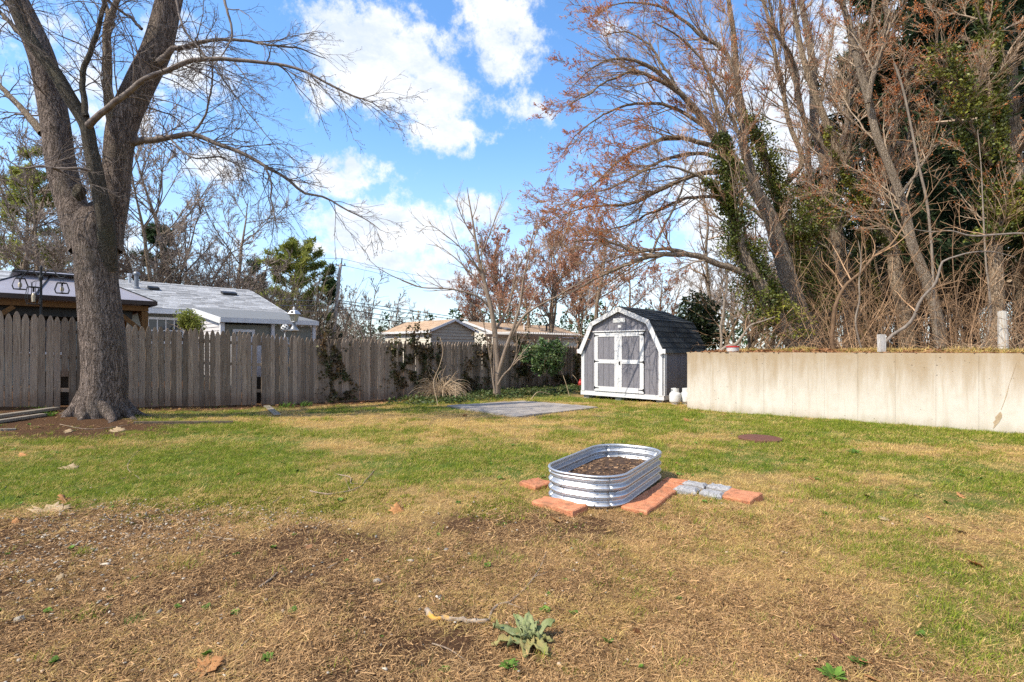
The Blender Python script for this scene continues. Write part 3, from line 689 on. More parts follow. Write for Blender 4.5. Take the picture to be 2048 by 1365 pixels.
# ------------------------------------------------------------------ pavers and cobbles round the bed
def slab_mesh(L, Wd, T, seed, rough=.006, name='paver', mat=None, bev=.010, sub=3):
    r = np.random.default_rng(seed); g = Geo()
    xs = np.linspace(-L / 2, L / 2, sub + 2); ys = np.linspace(-Wd / 2, Wd / 2, sub + 2); n_ = sub + 2
    def lay(z, sh, wob): return [(x * sh + rough * r.normal() * .5, y * (1 - (1 - sh) * L / Wd) + rough * r.normal() * .5, z + wob * r.normal()) for x in xs for y in ys]
    top = lay(T, 1 - 2 * bev / L, rough * .35)
    idx = lambda i, j: i * n_ + j
    border = [idx(i, 0) for i in range(n_)] + [idx(n_ - 1, j) for j in range(1, n_)] + [idx(i, n_ - 1) for i in range(n_ - 2, -1, -1)] + [idx(0, j) for j in range(n_ - 2, 0, -1)]
    g.add(top, [[[idx(i, j), idx(i + 1, j), idx(i + 1, j + 1), idx(i, j + 1)] for i in range(n_ - 1) for j in range(n_ - 1)]])
    nb = len(border); ft = np.array(top)[border]; s1 = ft * np.array([1 / (1 - 2 * bev / L), 1 / (1 - 2 * bev / Wd), 1]) - np.array([0, 0, bev]); s0 = s1.copy(); s0[:, 2] = -.05
    base = g.n; g.add(np.vstack([s1, s0]), [])
    q = []
    for i in range(nb):
        k = (i + 1) % nb; q += [[border[k], border[i], base + i, base + k], [base + k, base + i, base + nb + i, base + nb + k]]
    g.P.setdefault(4, []).append(np.array(q)); return g.mesh(name, mat)
def paver(px, py, L, Wd, T, ang, label, seed, tilt=(0, 0), grp='red pavers round the garden bed'):
    p = np.array([px, py]); z = float(ground_full(*p))
    o = put('paver', slab_mesh(L, Wd, T, seed, .008, 'paver', MT['brick'], .010, 5), None, (p[0], p[1], z - .026), (tilt[0], tilt[1], ang)); return tag(o, label, 'paver', grp)
SA = math.atan2(1.02, .70); sd = np.array([math.cos(SA), math.sin(SA)]); sp0 = np.array([1.10, 4.62])
s_ = 0
for i, (L, lab) in enumerate([(.52, 'longest red paver at the near end of the strip beside the steel bed'), (.42, 'red paver in the middle of the strip beside the steel bed'), (.20, 'short red paver between the middle paver and the far end of the strip'), (.14, 'smallest red paver at the far end of the strip, next to the grey cobbles')]):
    c = sp0 + sd * (s_ + L / 2); paver(c[0], c[1], L - .008, .245, .062 + .006 * (i % 2), SA + .012 * (i - 1), lab, 40 + i, (.01 * (i - 1), .01)); s_ += L + .004
paver(.435, 4.735, .48, .215, .07, math.atan2(-.33, .344), 'red paver lying across the near left corner of the steel bed', 50, (.03, -.02))
paver(.265, 5.52, .30, .25, .075, .75, 'red paver poking out behind the left side of the steel bed', 51, (.05, .04))
paver(2.25, 5.04, .31, .265, .07, math.atan2(-.24, .20), 'square red paver lying alone at the right end of the grey cobbles', 52, (.10, -.06))
for i, (px, py, lab) in enumerate([(1.955, 5.47, 'far left grey cobble of the square of four'), (2.16, 5.33, 'far right grey cobble of the square of four'), (1.80, 5.27, 'near left grey cobble of the square, touching the red strip'), (2.00, 5.13, 'near right grey cobble of the square, next to the lone red paver')]):
    o = put('cobble', slab_mesh(.225, .135, .06, 60 + i, .010, 'cobble', MT['cobble'], .022), None, (px, py, float(ground_full(px, py)) - .005), (.03 * (i - 1), .02, math.atan2(-.15, .2))); tag(o, lab, 'cobble', 'four grey cobbles by the garden bed')

# ================================================================== PATIO
pt = thing('stone_patio', 'low square patio of grey flagstones in front of the fence', 'patio', uv(9.2, -8.9, 0), YAW)
A = [G(893, 814), G(1047, 803.5), G(1197, 817), G(1033, 836)]
A = [np.array(to_uv(a[0], a[1])) for a in A]
def bil(s, t): return (A[0] * (1 - s) + A[3] * s) * (1 - t) + (A[1] * (1 - s) + A[2] * s) * t      # (u, v)
o0 = np.array([9.2, -8.9]); NS = 7; pr = np.random.default_rng(77)
sg_ = np.linspace(0, 1, NS + 1)
for i in range(NS):
    tg = np.concatenate([[0], np.sort(np.clip(np.linspace(0, 1, 6)[1:-1] + .05 * pr.standard_normal(4), .05, .95)), [1]])
    for j in range(5):
        q = [bil(s, t) for s, t in ((sg_[i], tg[j]), (sg_[i + 1], tg[j]), (sg_[i + 1], tg[j + 1]), (sg_[i], tg[j + 1]))]; c = sum(q) / 4
        zc = float(gz(*uv(*c)[:2])) + .035 + .006 * pr.standard_normal()
        pts = [(p[1] - o0[1], p[0] - o0[0]) for p in [c + (p - c) * .975 for p in q]]
        g = Geo(); g.prism([(x, y, zc - .08) for x, y in pts], (0, 0, .08)); g.build('flagstone', MT['flag'], pt)

# rusty cover in the lawn
p = G(1520, 880); t = thing('septic_cover', 'round rusty iron cover set flush in the lawn', 'manhole cover', (p[0], p[1], float(ground_full(p[0], p[1])) + .012))
g = Geo(); g.lathe([(.33, -.05), (.33, .012), (.315, .02), (0, .026)], S=36); g.build('lid', MT['rust'], t, smooth=False)
# ================================================================== HOUSES BEYOND THE FENCE (each in its own frame: x along v, y along u)
def roof_plane(name, parent, mat, quad, courses, tabw, th=.02, joined=True, seed=1):
    """quad: eave-start, eave-end, ridge-end, ridge-start; shingles laid in courses as real stepped tabs"""
    q = [as3(p) for p in quad]; r = np.random.default_rng(seed)
    nrm = unit(np.cross(q[1] - q[0], q[3] - q[0])); nrm = nrm if nrm[2] > 0 else -nrm
    g = Geo(); g.prism([p - nrm * .04 for p in q], nrm * .04); deck = g.build(name, mat, parent)
    g = Geo()
    for c in range(courses):
        t0, t1 = c / courses, (c + 1) / courses + .02
        a0, a1 = q[0] + (q[3] - q[0]) * t0, q[1] + (q[2] - q[1]) * t0
        b0, b1 = q[0] + (q[3] - q[0]) * min(t1, 1), q[1] + (q[2] - q[1]) * min(t1, 1)
        L = np.linalg.norm(a1 - a0); s = -tabw * r.random()
        while s < L:
            e = s + tabw * (.7 + .6 * r.random()); x0, x1 = max(s, 0) / L, min(e - .012, L) / L
            if x1 - x0 > .004:
                P = [a0 + (a1 - a0) * x0, a0 + (a1 - a0) * x1, b0 + (b1 - b0) * x1, b0 + (b1 - b0) * x0]
                k = th * (.8 + .5 * r.random()); V = [P[0] + nrm * k, P[1] + nrm * k, P[2] + nrm * .003, P[3] + nrm * .003, P[0] + nrm * .001, P[1] + nrm * .001]
                g.add(V, [[[0, 1, 2, 3], [4, 5, 1, 0]], [[0, 3, 4], [1, 5, 2]]])
            s = e
    tag(g.build('shingle', mat, deck), kind='stuff'); return deck
def clap(parent, mat, x0, x1, y0, y1, z0, z1, face, step=.11, top=None, name='siding_board'):
    """clapboards on a wall face; face 'x+' (wall at x=x1 facing +x) or 'y-' (wall at y=y0 facing -y); top(s) limits gables"""
    z = z0
    while z < z1 - .02:
        zt = min(z + step, z1)
        if face == 'x+':
            a, b = y0, y1
            if top: a, b = top(z + step * .5)
            if b - a < .06: break
            g = Geo(); g.prism([(x1 + .004, a, z), (x1 + .01 + step * .16, a, z), (x1 + .008, a, zt), (x1 + .004, a, zt)], (0, b - a, 0))
        else:
            a, b = x0, x1
            if top: a, b = top(z + step * .5)
            if b - a < .06: break
            g = Geo(); g.prism([(a, y0 - .004, z), (a, y0 - .01 - step * .14, z), (a, y0 - .008, zt), (a, y0 - .004, zt)], (b - a, 0, 0))
        g.build(name, mat, parent); z += step
def window(parent, c, w, h, face, cols=2, rows=2, mat=None):
    """frame, muntins and glass; face 'x+' or 'y-'"""
    f = put('window', None, parent, c, (0, 0, 0) if face == 'x+' else (0, 0, -math.pi / 2))
    fr_ = .09
    g = Geo()
    for yy in (-w / 2 - fr_ / 2, w / 2 + fr_ / 2): g.box((.03, yy, 0), (.06, fr_, h + 2 * fr_))
    for zz in (-h / 2 - fr_ / 2, h / 2 + fr_ / 2): g.box((.029, 0, zz), (.058, w - .004, fr_))
    g.build('window_frame', MT['white'], f)
    for i in range(cols):
        for j in range(rows):
            g = Geo(); g.box((.012, -w / 2 + w * (i + .5) / cols, -h / 2 + h * (j + .5) / rows), (.012, w / cols - .03, h / rows - .03)); g.build('pane', MT['glass'], f)
    g = Geo()
    for i in range(1, cols): g.box((.016, -w / 2 + w * i / cols, 0), (.022, .03, h - .004))
    for j in range(1, rows): g.box((.017, 0, -h / 2 + h * j / rows), (.020, w - .004, .03))
    if g.n: g.build('muntin', MT['white'], f)

# ---- the neighbour's ranch house with the pale roof
HV = -21.0; H0 = uv(0, HV, 0.0)
hs_ = thing('ranch_house', 'olive grey ranch house with pale grey shingle roof and white trim beyond the fence', 'house', tuple(H0), YAW)
RZ, EZ = 4.20, 2.90
g = Geo(); g.box((-4.2, 1.0, 1.0), (8.0, 14.4, 3.5)); g.build('wall', MT['olive'], hs_)
g = Geo(); g.prism([(-.25, 8.18, 2.74), (-4.2, 8.18, RZ - .12), (-8.15, 8.18, 2.74)], (0, .04, 0)); g.build('gable', MT['olive'], hs_)
rf1 = roof_plane('roof', hs_, MT['pale_shingle'], [(.10, -7, EZ), (.10, 8.75, EZ), (-4.1, 8.75, RZ), (-4.1, -7, RZ)], 26, .38, .012, seed=4)
roof_plane('roof', hs_, MT['pale_shingle'], [(-8.3, 8.75, EZ), (-8.3, -7, EZ), (-4.1, -7, RZ), (-4.1, 8.75, RZ)], 6, 1.2, .012, seed=5)
g = Geo(); g.bar((.125, -7, EZ - .10), (.125, 8.78, EZ - .10), .03, .17); g.build('fascia_board', MT['white'], hs_)
g = Geo(); g.bar((.12, 8.765, EZ - .08), (-4.1, 8.765, RZ - .08), .03, .15); g.bar((-4.1, 8.766, RZ - .082), (-8.3, 8.766, EZ - .082), .03, .15); g.build('fascia_board', MT['white'], hs_)
for k in range(30):
    y0 = -6.9 + k * .52; g = Geo(); g.prism([(-3.97, y0, RZ - .02), (-4.1, y0, RZ + .035), (-4.23, y0, RZ - .02), (-4.1, y0, RZ + .015)], (0, .49, 0)); g.build('ridge_shingle', MT['pale_shingle'], rf1)
def on_roof(px, py):                      # the point of the front slope seen in this pixel
    d = as3([(px - 1024) / F, 1, (HOR - py) / F]); o = as3([0, 0, HC]) - H0
    R = rotz(-YAW); d = R @ d; o = R @ o
    nrm = np.array([RZ - EZ, 0, 4.2]); c = as3([.10, 0, EZ]); t = (c - o) @ nrm / (d @ nrm); return o + d * t
p = on_roof(273, 577); g = Geo(); g.lathe([(.13, -.05), (.12, .02), (.075, .06), (.07, .50), (.12, .51), (.12, .56), (.09, .62), (0, .64)], c=p, S=14); g.build('vent_pipe', MT['steel_grey'], rf1)
p = on_roof(259, 566); g = Geo(); g.lathe([(.05, -.05), (.05, .26), (.085, .27), (.08, .36), (0, .38)], c=p, S=12); g.build('vent_pipe', MT['silver'], rf1)
for px, py, wd in ((307, 580, .34), (458, 590, .55)):
    p = on_roof(px, py); g = Geo(); g.box(p + np.array([0, 0, .07]), (.34, wd, .09), tilt=(.28, 'Y')); g.build('roof_vent', MT['black'], rf1)
p = uv(0, 0)
def along(px):                            # u of the wall plane v = HV seen in this column
    k = (px - 1024) / F; Y = HV / (UY * k - UX); return (UX * k + UY) * Y, Y
ua, Ya = along(334); window(hs_, (-.18, ua, 2.14), 1.0, .75, 'x+', 4, 2)
ua, Ya = along(40); window(hs_, (-.18, ua, 1.95), 1.9, 1.1, 'x+', 2, 1)
# lean-to porch at the right end
PZ0, PZ1 = 2.93, 2.46
g = Geo(); g.prism([(.0, 5.35, PZ0), (3.05, 5.35, PZ1), (3.05, 8.55, PZ1), (.0, 8.55, PZ0)], (0, 0, .05)); g.build('porch_roof', MT['grey_shingle'], hs_)
g = Geo(); g.bar((.0, 5.335, PZ0 - .06), (3.06, 5.335, PZ1 - .06), .03, .19); g.build('fascia_board', MT['white'], hs_)
g = Geo(); g.bar((3.075, 5.33, PZ1 - .03), (3.075, 8.56, PZ1 - .03), .04, .15); g.build('fascia_board', MT['white'], hs_)
g = Geo(); g.box((1.45, 6.95, 1.1), (2.7, 2.9, 2.4)); g.build('porch_wall', MT['olive'], hs_)
clap(hs_, MT['lilac'], .1, 2.9, 5.45, 8.5, .6, 2.85, 'y-', .125, top=lambda z: (.1, min(2.85, (PZ0 - z - .08) / (PZ0 - PZ1) * 3.05)))
g = Geo(); g.box((2.92, 5.42, 1.25), (.12, .12, 2.3)); g.build('porch_post', MT['white'], hs_)
g = Geo(); g.box((2.92, 8.45, 1.25), (.10, .10, 2.3)); g.build('porch_post', MT['lilac'], hs_)
g = Geo(); g.box((2.92, 7.0, 1.25), (.10, .10, 2.3)); g.build('porch_post', MT['lilac'], hs_)
window(hs_, (2.81, 6.1, 1.78), .5, .55, 'x+', 2, 1)

# ---- hardtop gazebo
gzb = thing('gazebo', 'hardtop gazebo with grey roof panels and brown timber beams behind the fence', 'gazebo', tuple(uv(1.38, -16.4, 0)), YAW)
hw = 1.48; EZg = 2.62; MZ = 3.16; mh = .62; TZg = 3.50
def hip(a, za, b, zb, name, sub=3, lift=0.0):
    for k in range(4):
        R = rotz(k * math.pi / 2)
        for i in range(sub):
            s0, s1 = -1 + 2 * i / sub, -1 + 2 * (i + 1) / sub
            P = np.array([(a, a * s0, za), (a, a * s1, za), (b, b * s1, zb), (b, b * s0, zb)]) @ R.T
            c = P.mean(0); P2 = c + (P - c) * np.array([.992, .992, 1]); g = Geo(); g.prism(P2, (0, 0, .02)); g.build(name, MT['gazebo_roof'], gzb)
        for i in range(sub + 1):
            s0 = -1 + 2 * i / sub; e = np.array([(a, a * s0, za + .025), (b, b * s0, zb + .025)]) @ R.T
            if i < sub: g = Geo(); g.bar(e[0], e[1], .025, .03); g.build('roof_seam', MT['black'], gzb)
hip(hw + .12, EZg, mh, MZ, 'roof_panel', 3); hip(mh + .22, MZ + .03, .03, TZg - .2, 'cap_panel', 1)
for k in range(4):
    R = rotz(k * math.pi / 2)
    e = np.array([(hw + .13, -hw - .13, EZg - .03), (hw + .13, hw + .13, EZg - .03)]) @ R.T; g = Geo(); g.bar(e[0], e[1], .05, .10); g.build('gutter', MT['brownmetal'], gzb)
    e = np.array([(mh + .23, -mh - .23, MZ + .02), (mh + .23, mh + .23, MZ + .02)]) @ R.T; g = Geo(); g.bar(e[0], e[1], .03, .04); g.build('cap_trim', MT['black'], gzb)
    e = np.array([(hw - .05, -hw, EZg - .16), (hw - .05, hw, EZg - .16)]) @ R.T; g = Geo(); g.bar(e[0], e[1], .09, .12); g.build('beam', MT['timber'], gzb)
    e = np.array([(hw - .30, -hw + .3, EZg - .30), (hw - .30, hw - .3, EZg - .30)]) @ R.T; g = Geo(); g.bar(e[0], e[1], .06, .22); g.build('netting_roll', MT['black'], gzb)
    c = R @ np.array([hw - .07, hw - .07, 0]); g = Geo(); g.box((c[0], c[1], EZg / 2 - .13), (.13, .13, EZg - .2)); g.build('gazebo_post', MT['timber'], gzb)
    for sg2 in (1, -1):
        e = np.array([(hw - .06, sg2 * (hw - .62), EZg - .24), (hw - .06, sg2 * (hw - .10), EZg - .72)]) @ R.T; g = Geo(); g.bar(e[0], e[1], .07, .09); g.build('brace', MT['timber'], gzb)

# ---- tan outbuilding
TP = W(908, 640, 36.0)
tb = thing('outbuilding', 'small tan clapboard outbuilding with low gable and tan shingle roof', 'outbuilding', (TP[0], TP[1], 0), YAW)
hg, AZ, EZt, TL = 2.1, 3.62, 2.80, 5.6
g = Geo(); g.box((-TL / 2 - .05, 0, 1.2), (TL, 2 * hg - .25, 3.0)); g.build('wall', MT['cream'], tb)
g = Geo(); g.prism([(-.2, -hg + .1, EZt - .1), (-.2, hg - .1, EZt - .1), (-.2, 0, AZ - .08)], (.12, 0, 0)); g.build('gable', MT['shaded_siding'], tb)
clap(tb, MT['shaded_siding'], 0, -.05, -hg + .13, hg - .13, .9, AZ - .1, 'x+', .22, top=lambda z: (-min(hg - .13, (AZ - .06 - z) / (AZ - EZt) * hg), min(hg - .13, (AZ - .06 - z) / (AZ - EZt) * hg)))
clap(tb, MT['cream'], -TL, -.1, -hg + .12, hg, .9, EZt - .1, 'y-', .15)
roof_plane('roof', tb, MT['tan_shingle'], [(-TL - .15, -hg - .12, EZt - .02), (.14, -hg - .12, EZt - .02), (.14, 0, AZ), (-TL - .15, 0, AZ)], 14, .5, .012, seed=6)
roof_plane('roof', tb, MT['tan_shingle'], [(.14, hg + .12, EZt - .02), (-TL - .15, hg + .12, EZt - .02), (-TL - .15, 0, AZ), (.14, 0, AZ)], 6, .9, .012, seed=7)
for s in (-1, 1):
    g = Geo(); g.bar((.16, s * (hg + .13), EZt - .07), (.16, 0, AZ - .05), .035, .16); g.build('rake_board', MT['white'], tb)
g = Geo(); g.bar((-TL - .16, -hg - .14, EZt - .10), (.17, -hg - .14, EZt - .10), .03, .16); g.build('fascia_board', MT['white'], tb)
g = Geo(); g.box((-.03, -hg + .09, 1.7), (.1, .1, 2.0)); g.build('corner_board', MT['cream'], tb)
window(tb, (-2.1, -hg + .1, 1.95), .45, .5, 'y-', 1, 1)

# ---- cream house with tan roof and pergola
KP = W(929, 643, 44.0)
kh = thing('cream_house', 'cream clapboard house with tan shingle roof and white pipe, behind the young tree', 'house', (KP[0], KP[1], 0), YAW)
KZ, KE, KL, KH = 3.92, 2.72, 12.2, 4.0
g = Geo(); g.box((0, KL / 2, 1.0), (2 * KH - .5, KL - .3, 3.2)); g.build('wall', MT['cream'], kh)
g = Geo(); g.prism([(-KH + .2, .14, KE - .15), (KH - .2, .14, KE - .15), (0, .14, KZ - .08)], (0, .1, 0)); g.build('gable', MT['cream'], kh)
clap(kh, MT['cream'], -KH, KH, .14, KL, .6, KZ - .1, 'y-', .15, top=lambda z: (-min(KH - .25, (KZ - .1 - z) / (KZ - KE) * KH), min(KH - .25, (KZ - .1 - z) / (KZ - KE) * KH)))
krf = roof_plane('roof', kh, MT['tan_shingle'], [(KH + .2, 0, KE), (KH + .2, KL, KE), (0, KL, KZ), (0, 0, KZ)], 20, .5, .012, seed=8)
roof_plane('roof', kh, MT['tan_shingle'], [(-KH - .2, KL, KE), (-KH - .2, 0, KE), (0, 0, KZ), (0, KL, KZ)], 6, .9, .012, seed=9)
for s in (-1, 1):
    g = Geo(); g.bar((s * (KH + .2), -.02, KE - .07), (0, -.02, KZ - .05), .035, .17); g.build('rake_board', MT['white'], kh)
g = Geo(); g.bar((KH + .22, 0, KE - .09), (KH + .22, KL, KE - .09), .03, .15); g.build('fascia_board', MT['white'], kh)
slope_z = lambda x: KZ - (KZ - KE) * x / (KH + .2)
g = Geo(); g.tube([(2.2, 5.2, slope_z(2.2) - .05), (2.2, 5.2, slope_z(2.2) + .52)], .06, 10); g.build('vent_pipe', MT['white'], krf)
g = Geo(); g.tube([(2.4, 8.1, slope_z(2.4) - .05), (2.4, 8.1, slope_z(2.4) + .5)], .09, 10); g.lathe([(.14, 0), (.14, .12), (0, .16)], c=(2.4, 8.1, slope_z(2.4) + .48), S=10); g.build('chimney_pipe', MT['black'], krf)
g = Geo(); g.box((2.6, 2.6, slope_z(2.6) + .10), (.5, .7, .12), tilt=(.28, 'Y')); g.build('roof_vent', MT['steel_grey'], krf)
g = Geo(); g.box((2.2, 1.9, slope_z(2.2) + .10), (.4, .6, .12), tilt=(.28, 'Y')); g.build('roof_vent', MT['steel_grey'], krf)
PG = W(1075, 668, 34.0)
pg = thing('pergola', 'weathered timber pergola with pale slats in front of the cream house', 'pergola', (PG[0], PG[1], 0), YAW)
for k in range(30):
    y = -2.6 + k * .24; g = Geo(); g.box((-1.0, y, 2.56), (2.9, .055, .10)); g.build('slat', MT['bucket'], pg)
for x in (.25, -2.1):
    g = Geo(); g.bar((x, -2.8, 2.42), (x, 4.7, 2.42), .07, .17); g.build('beam', MT['raw_timber'], pg)
    for y in (-2.3, .1, 2.2, 4.2):
        g = Geo(); g.box((x, y, 1.15), (.13, .13, 2.4)); g.build('pergola_post', MT['raw_timber'], pg)
        g = Geo(); g.bar((x, y, 1.85), (x, y - .45, 2.38), .06, .09); g.build('brace', MT['raw_timber'], pg)

# ---- lamps, ball, crook and pole beyond the fence
p = W(588, 661, 14.1); t = thing('post_lantern', 'silver solar post lantern with sloping hood just behind the fence', 'lantern', tuple(p))
g = Geo(); g.lathe([(.155, -.02), (.155, 0), (.13, .012), (.10, .04), (.062, .10), (.04, .17), (.034, .21), (.05, .225), (0, .226)], S=20); g.build('pedestal', MT['steel_grey'], t, smooth=False)
g = Geo(); g.box((0, 0, -.95), (.10, .10, 1.86)); g.box((0, 0, -.01), (.38, .30, .02)); g.build('lamp_post', MT['plank'], t)
g = Geo(); g.lathe([(.085, .23), (.135, .43), (.13, .43), (.08, .235)], S=6); g.build('lamp_pane', MT['lampglass'], t)
for i in range(6):
    a = i / 6 * 2 * math.pi; g = Geo(); g.bar((.088 * math.cos(a), .088 * math.sin(a), .225), (.14 * math.cos(a), .14 * math.sin(a), .435), .014, .014, (math.cos(a + 1.5), math.sin(a + 1.5), 0)); g.build('lamp_bar', MT['silver'], t)
g = Geo(); g.lathe([(.06, .222), (.10, .226), (.095, .240), (0, .241)], S=6); g.build('lamp_base', MT['silver'], t)
g = Geo(); g.lathe([(.19, .43), (.195, .442), (.115, .535), (.05, .56), (0, .562)], S=6); hd = g.build('hood', MT['silver'], t)
for a in (-.52 - math.pi / 3, -.52 - math.pi * 2 / 3):
    c = np.array([math.cos(a), math.sin(a), 0]); s = np.array([-c[1], c[0], 0]); b0, b1 = .86 * .178, .86 * .130
    lo = c * b0 + np.array([0, 0, .468]); up_ = c * b1 + np.array([0, 0, .512]); nn = np.array([c[0], c[1], 1.0]) * .008
    g = Geo(); g.prism([lo - s * .04 + nn, lo + s * .04 + nn, up_ + s * .033 + nn, up_ - s * .033 + nn], nn * .4); g.build('solar_panel', MT['black'], hd)
g = Geo(); g.lathe([(.018, .555), (.03, .59), (.032, .61), (.014, .64), (0, .655)], S=12); g.build('finial', MT['white'], t, smooth=True)
g = Geo(); g.tube([(0, 0, .24), (0, 0, .34)], .03, 10); g.build('bulb', MT['bulb'], t)
p = W(570, 657, 14.15); t = thing('ball_ornament', 'white round ornament pierced with dark holes beside the silver lantern', 'ornament', tuple(p))
g = Geo(); g.lathe([(0, -.11)] + [(.11 * math.cos(a), .11 * math.sin(a)) for a in np.linspace(-1.4, 1.4, 12)] + [(0, .11)], S=20); g.build('ball', MT['white'], t, smooth=True)
g = Geo(); g.tube([(0, 0, -1.6), (0, 0, -.10)], .02, 8); g.build('stake', MT['white'], t)
fib = [(math.sqrt(1 - z * z) * math.cos(i * 2.4), math.sqrt(1 - z * z) * math.sin(i * 2.4), z) for i, z in enumerate(np.linspace(-.85, .9, 26))]
for d in fib:
    v = Vector(d)
    g = Geo(); a = v.to_track_quat('Z', 'Y').to_matrix(); pts = [np.array(a @ Vector((.024 * math.cos(q), .024 * math.sin(q), .108))) for q in np.arange(6) / 6 * 6.283]
    g.prism(pts, as3(d) * .005); g.build('hole', MT['black'], t)
p = W(82, 625, 10.5); cz = float(gz(p[0], p[1])); t = thing('lantern_stand', 'black iron crook pole with curved arms behind the fence', 'lantern stand', (p[0], p[1], cz))
zt = HC + (HOR - 536) / F * 10.5 - cz
zg = lambda py: HC + (HOR - py) / F * 10.5 - cz
g = Geo(); g.tube([(0, 0, 0), (0, 0, zt)], .022, 10); g.lathe([(.04, zt - .25), (.045, zt - .2), (.03, zt - .15)], S=10); g.lathe([(.03, zt), (.02, zt + .03), (0, zt + .05)], S=10); g.build('pole', MT['black'], t)
def arc_arm(x1, z0, rise, drop):
    s = np.linspace(0, 1, 14); return [(x1 * q, -.02, z0 + rise * math.sin(math.pi * min(q * 1.15, 1)) + drop * max(0, q - .6) / .4) for q in s]
for x1 in (.47, -.45):
    P = arc_arm(x1, zg(560), .20, .04); P += [(x1 + .03 * np.sign(x1), -.02, zg(556)), (x1 + .035 * np.sign(x1), -.02, zg(551))]
    g = Geo(); g.tube(P, .011, 6); g.build('arm', MT['black'], t)
g = Geo(); g.tube([(0, -.02, zg(562)), (-.10, -.03, zg(563)), (-.155, -.03, zg(566)), (-.155, -.03, zg(575))], .008, 6); g.build('arm', MT['black'], t)
def lantern(x, y, ztop, h, w0, w1, label, rz):
    l = thing('hanging_lantern', label, 'lantern', (p[0] + x, p[1] + y, ztop + cz), rz, 'dark lanterns hanging from the iron crook')
    g = Geo(); g.tube([(-.03, 0, 0), (-.04, 0, .10)], .004, 5); g.tube([(.03, 0, 0), (.04, 0, .10)], .004, 5); g.build('hanger', MT['black'], l)
    g = Geo(); g.lathe([(0, 0), (w0, 0), (w0, -.02), (0, -.021)], S=6); g.build('lantern_lid', MT['black'], l)
    g = Geo(); g.lathe([(0, -h), (w1 * .8, -h), (w1 * .8, -h + .015), (0, -h + .016)], S=6); g.build('lantern_base', MT['black'], l)
    for i in range(6):
        a = i / 6 * 6.283; b = (i + .0) / 6 * 6.283
        P = [(w0 * math.cos(a), w0 * math.sin(a), -.01), (w1 * math.cos(a), w1 * math.sin(a), -h * .66), (w1 * .8 * math.cos(a), w1 * .8 * math.sin(a), -h)]
        g = Geo(); g.tube(P, .0065, 5); g.build('lantern_bar', MT['black'], l)
    g = Geo(); g.lathe([(.028, -h + .05), (.034, -h * .55), (.02, -h * .38), (0, -h * .36)], S=12); g.build('bulb', MT['bulb'], l, smooth=True)
    g = Geo(); g.tube([(0, 0, -.01), (0, 0, -h * .3)], .016, 8); g.build('socket', MT['black'], l)
lantern(-.41, -.02, zg(557), .235, .085, .135, 'dark lantern hanging from the left arm of the iron crook', .3)
lantern(.45, -.02, zg(566), .225, .085, .13, 'dark lantern hanging from the right arm of the iron crook, nearest the big trunk', .1)
lantern(-.06, -.10, zg(575), .36, .10, .13, 'tall dark lantern hanging in front of the iron crook pole', .5)
# round clipped shrub top behind the fence, utility poles and wires
def pole_top(Y, px, py): return W(px, py, Y)
up = thing('utility_pole', 'tall grey wooden utility pole carrying wires beyond the fence', 'utility pole', tuple(W(664, 715, 46)))
b0 = np.array(up.location); P = np.array([W(664, 715, 46), W(672, 620, 46), W(679, 545, 46), W(682, 528, 46)]) - b0
g = Geo(); g.tube(P, [.19, .165, .14, .13], 10); g.build('pole', MT['pole'], up, smooth=True)
pp = W(684.0, 517, 46) - b0; g = Geo(); g.tube([P[3] - (0, 0, .5), pp], .05, 6); g.build('pole_top_pin', MT['black'], up)
a0 = W(679, 531, 46) - b0; g = Geo(); g.bar(a0 + (-.35, 0, 0), a0 + (.5, .2, 0), .09, .09); g.build('crossarm', MT['pole'], up)
for dx in (-.32, .1, .46):
    g = Geo(); g.lathe([(.04, .04), (.06, .10), (.03, .2), (0, .22)], c=a0 + (dx, .05, 0), S=8); g.build('insulator', MT['black'], up)
b1 = W(676, 615, 46) - b0; g = Geo(); g.bar(b1, b1 + (.5, -.1, 0), .12, .10); g.build('bracket', MT['black'], up)
wires = [([(560, 600), (674, 603.5)], 22, 46), ([(560, 612), (672, 611.5)], 22, 46), ([(560, 621), (671, 624.5)], 22, 46), ([(500, 512), (684, 518)], 46, 46), ([(500, 522), (679, 530)], 46, 46),
         ([(676, 601), (800, 618), (900, 633), (1060, 652)], 46, 70), ([(674, 605), (780, 622), (900, 638), (1060, 657)], 46, 70), ([(672, 616), (780, 633), (900, 646), (1060, 662)], 46, 70),
         ([(684, 518), (800, 545), (900, 562), (1080, 598)], 46, 70), ([(680, 530), (740, 543), (800, 557), (1080, 612)], 46, 70), ([(671, 625), (740, 637), (850, 650), (1060, 668)], 46, 70)]
wl_names = ['thin wire running left from the utility pole, topmost of the low three', 'thin wire running left from the utility pole, middle of the low three', 'thin wire running left from the utility pole, lowest of the low three', 'high wire running left from the very top of the utility pole', 'high wire running left from the crossarm of the utility pole',
            'upper of the dark cables running right from the utility pole', 'second dark cable running right from the utility pole', 'thick dark cable running right from the pole bracket', 'faint high wire running right from the very top of the utility pole', 'faint high wire running right from the crossarm of the utility pole', 'lowest dark cable running right from the utility pole']
for (pts, Y0, Y1), lab in zip(wires, wl_names):
    Ys = np.linspace(Y0, Y1, len(pts)); P = np.array([W(x, y, Y) for (x, y), Y in zip(pts, Ys)])
    s = np.linspace(0, len(P) - 1, 24); Q = np.stack([np.interp(s, np.arange(len(P)), P[:, k]) for k in range(3)], -1)
    r = .035 if 'dark cable' in lab or 'cables' in lab or 'thick' in lab else .016
    o = Geo().tube(Q, r, 5).build('power_line', MT['black'], off=Q[0], loc=tuple(Q[0])); tag(o, lab, 'wire', 'wires on the utility pole')
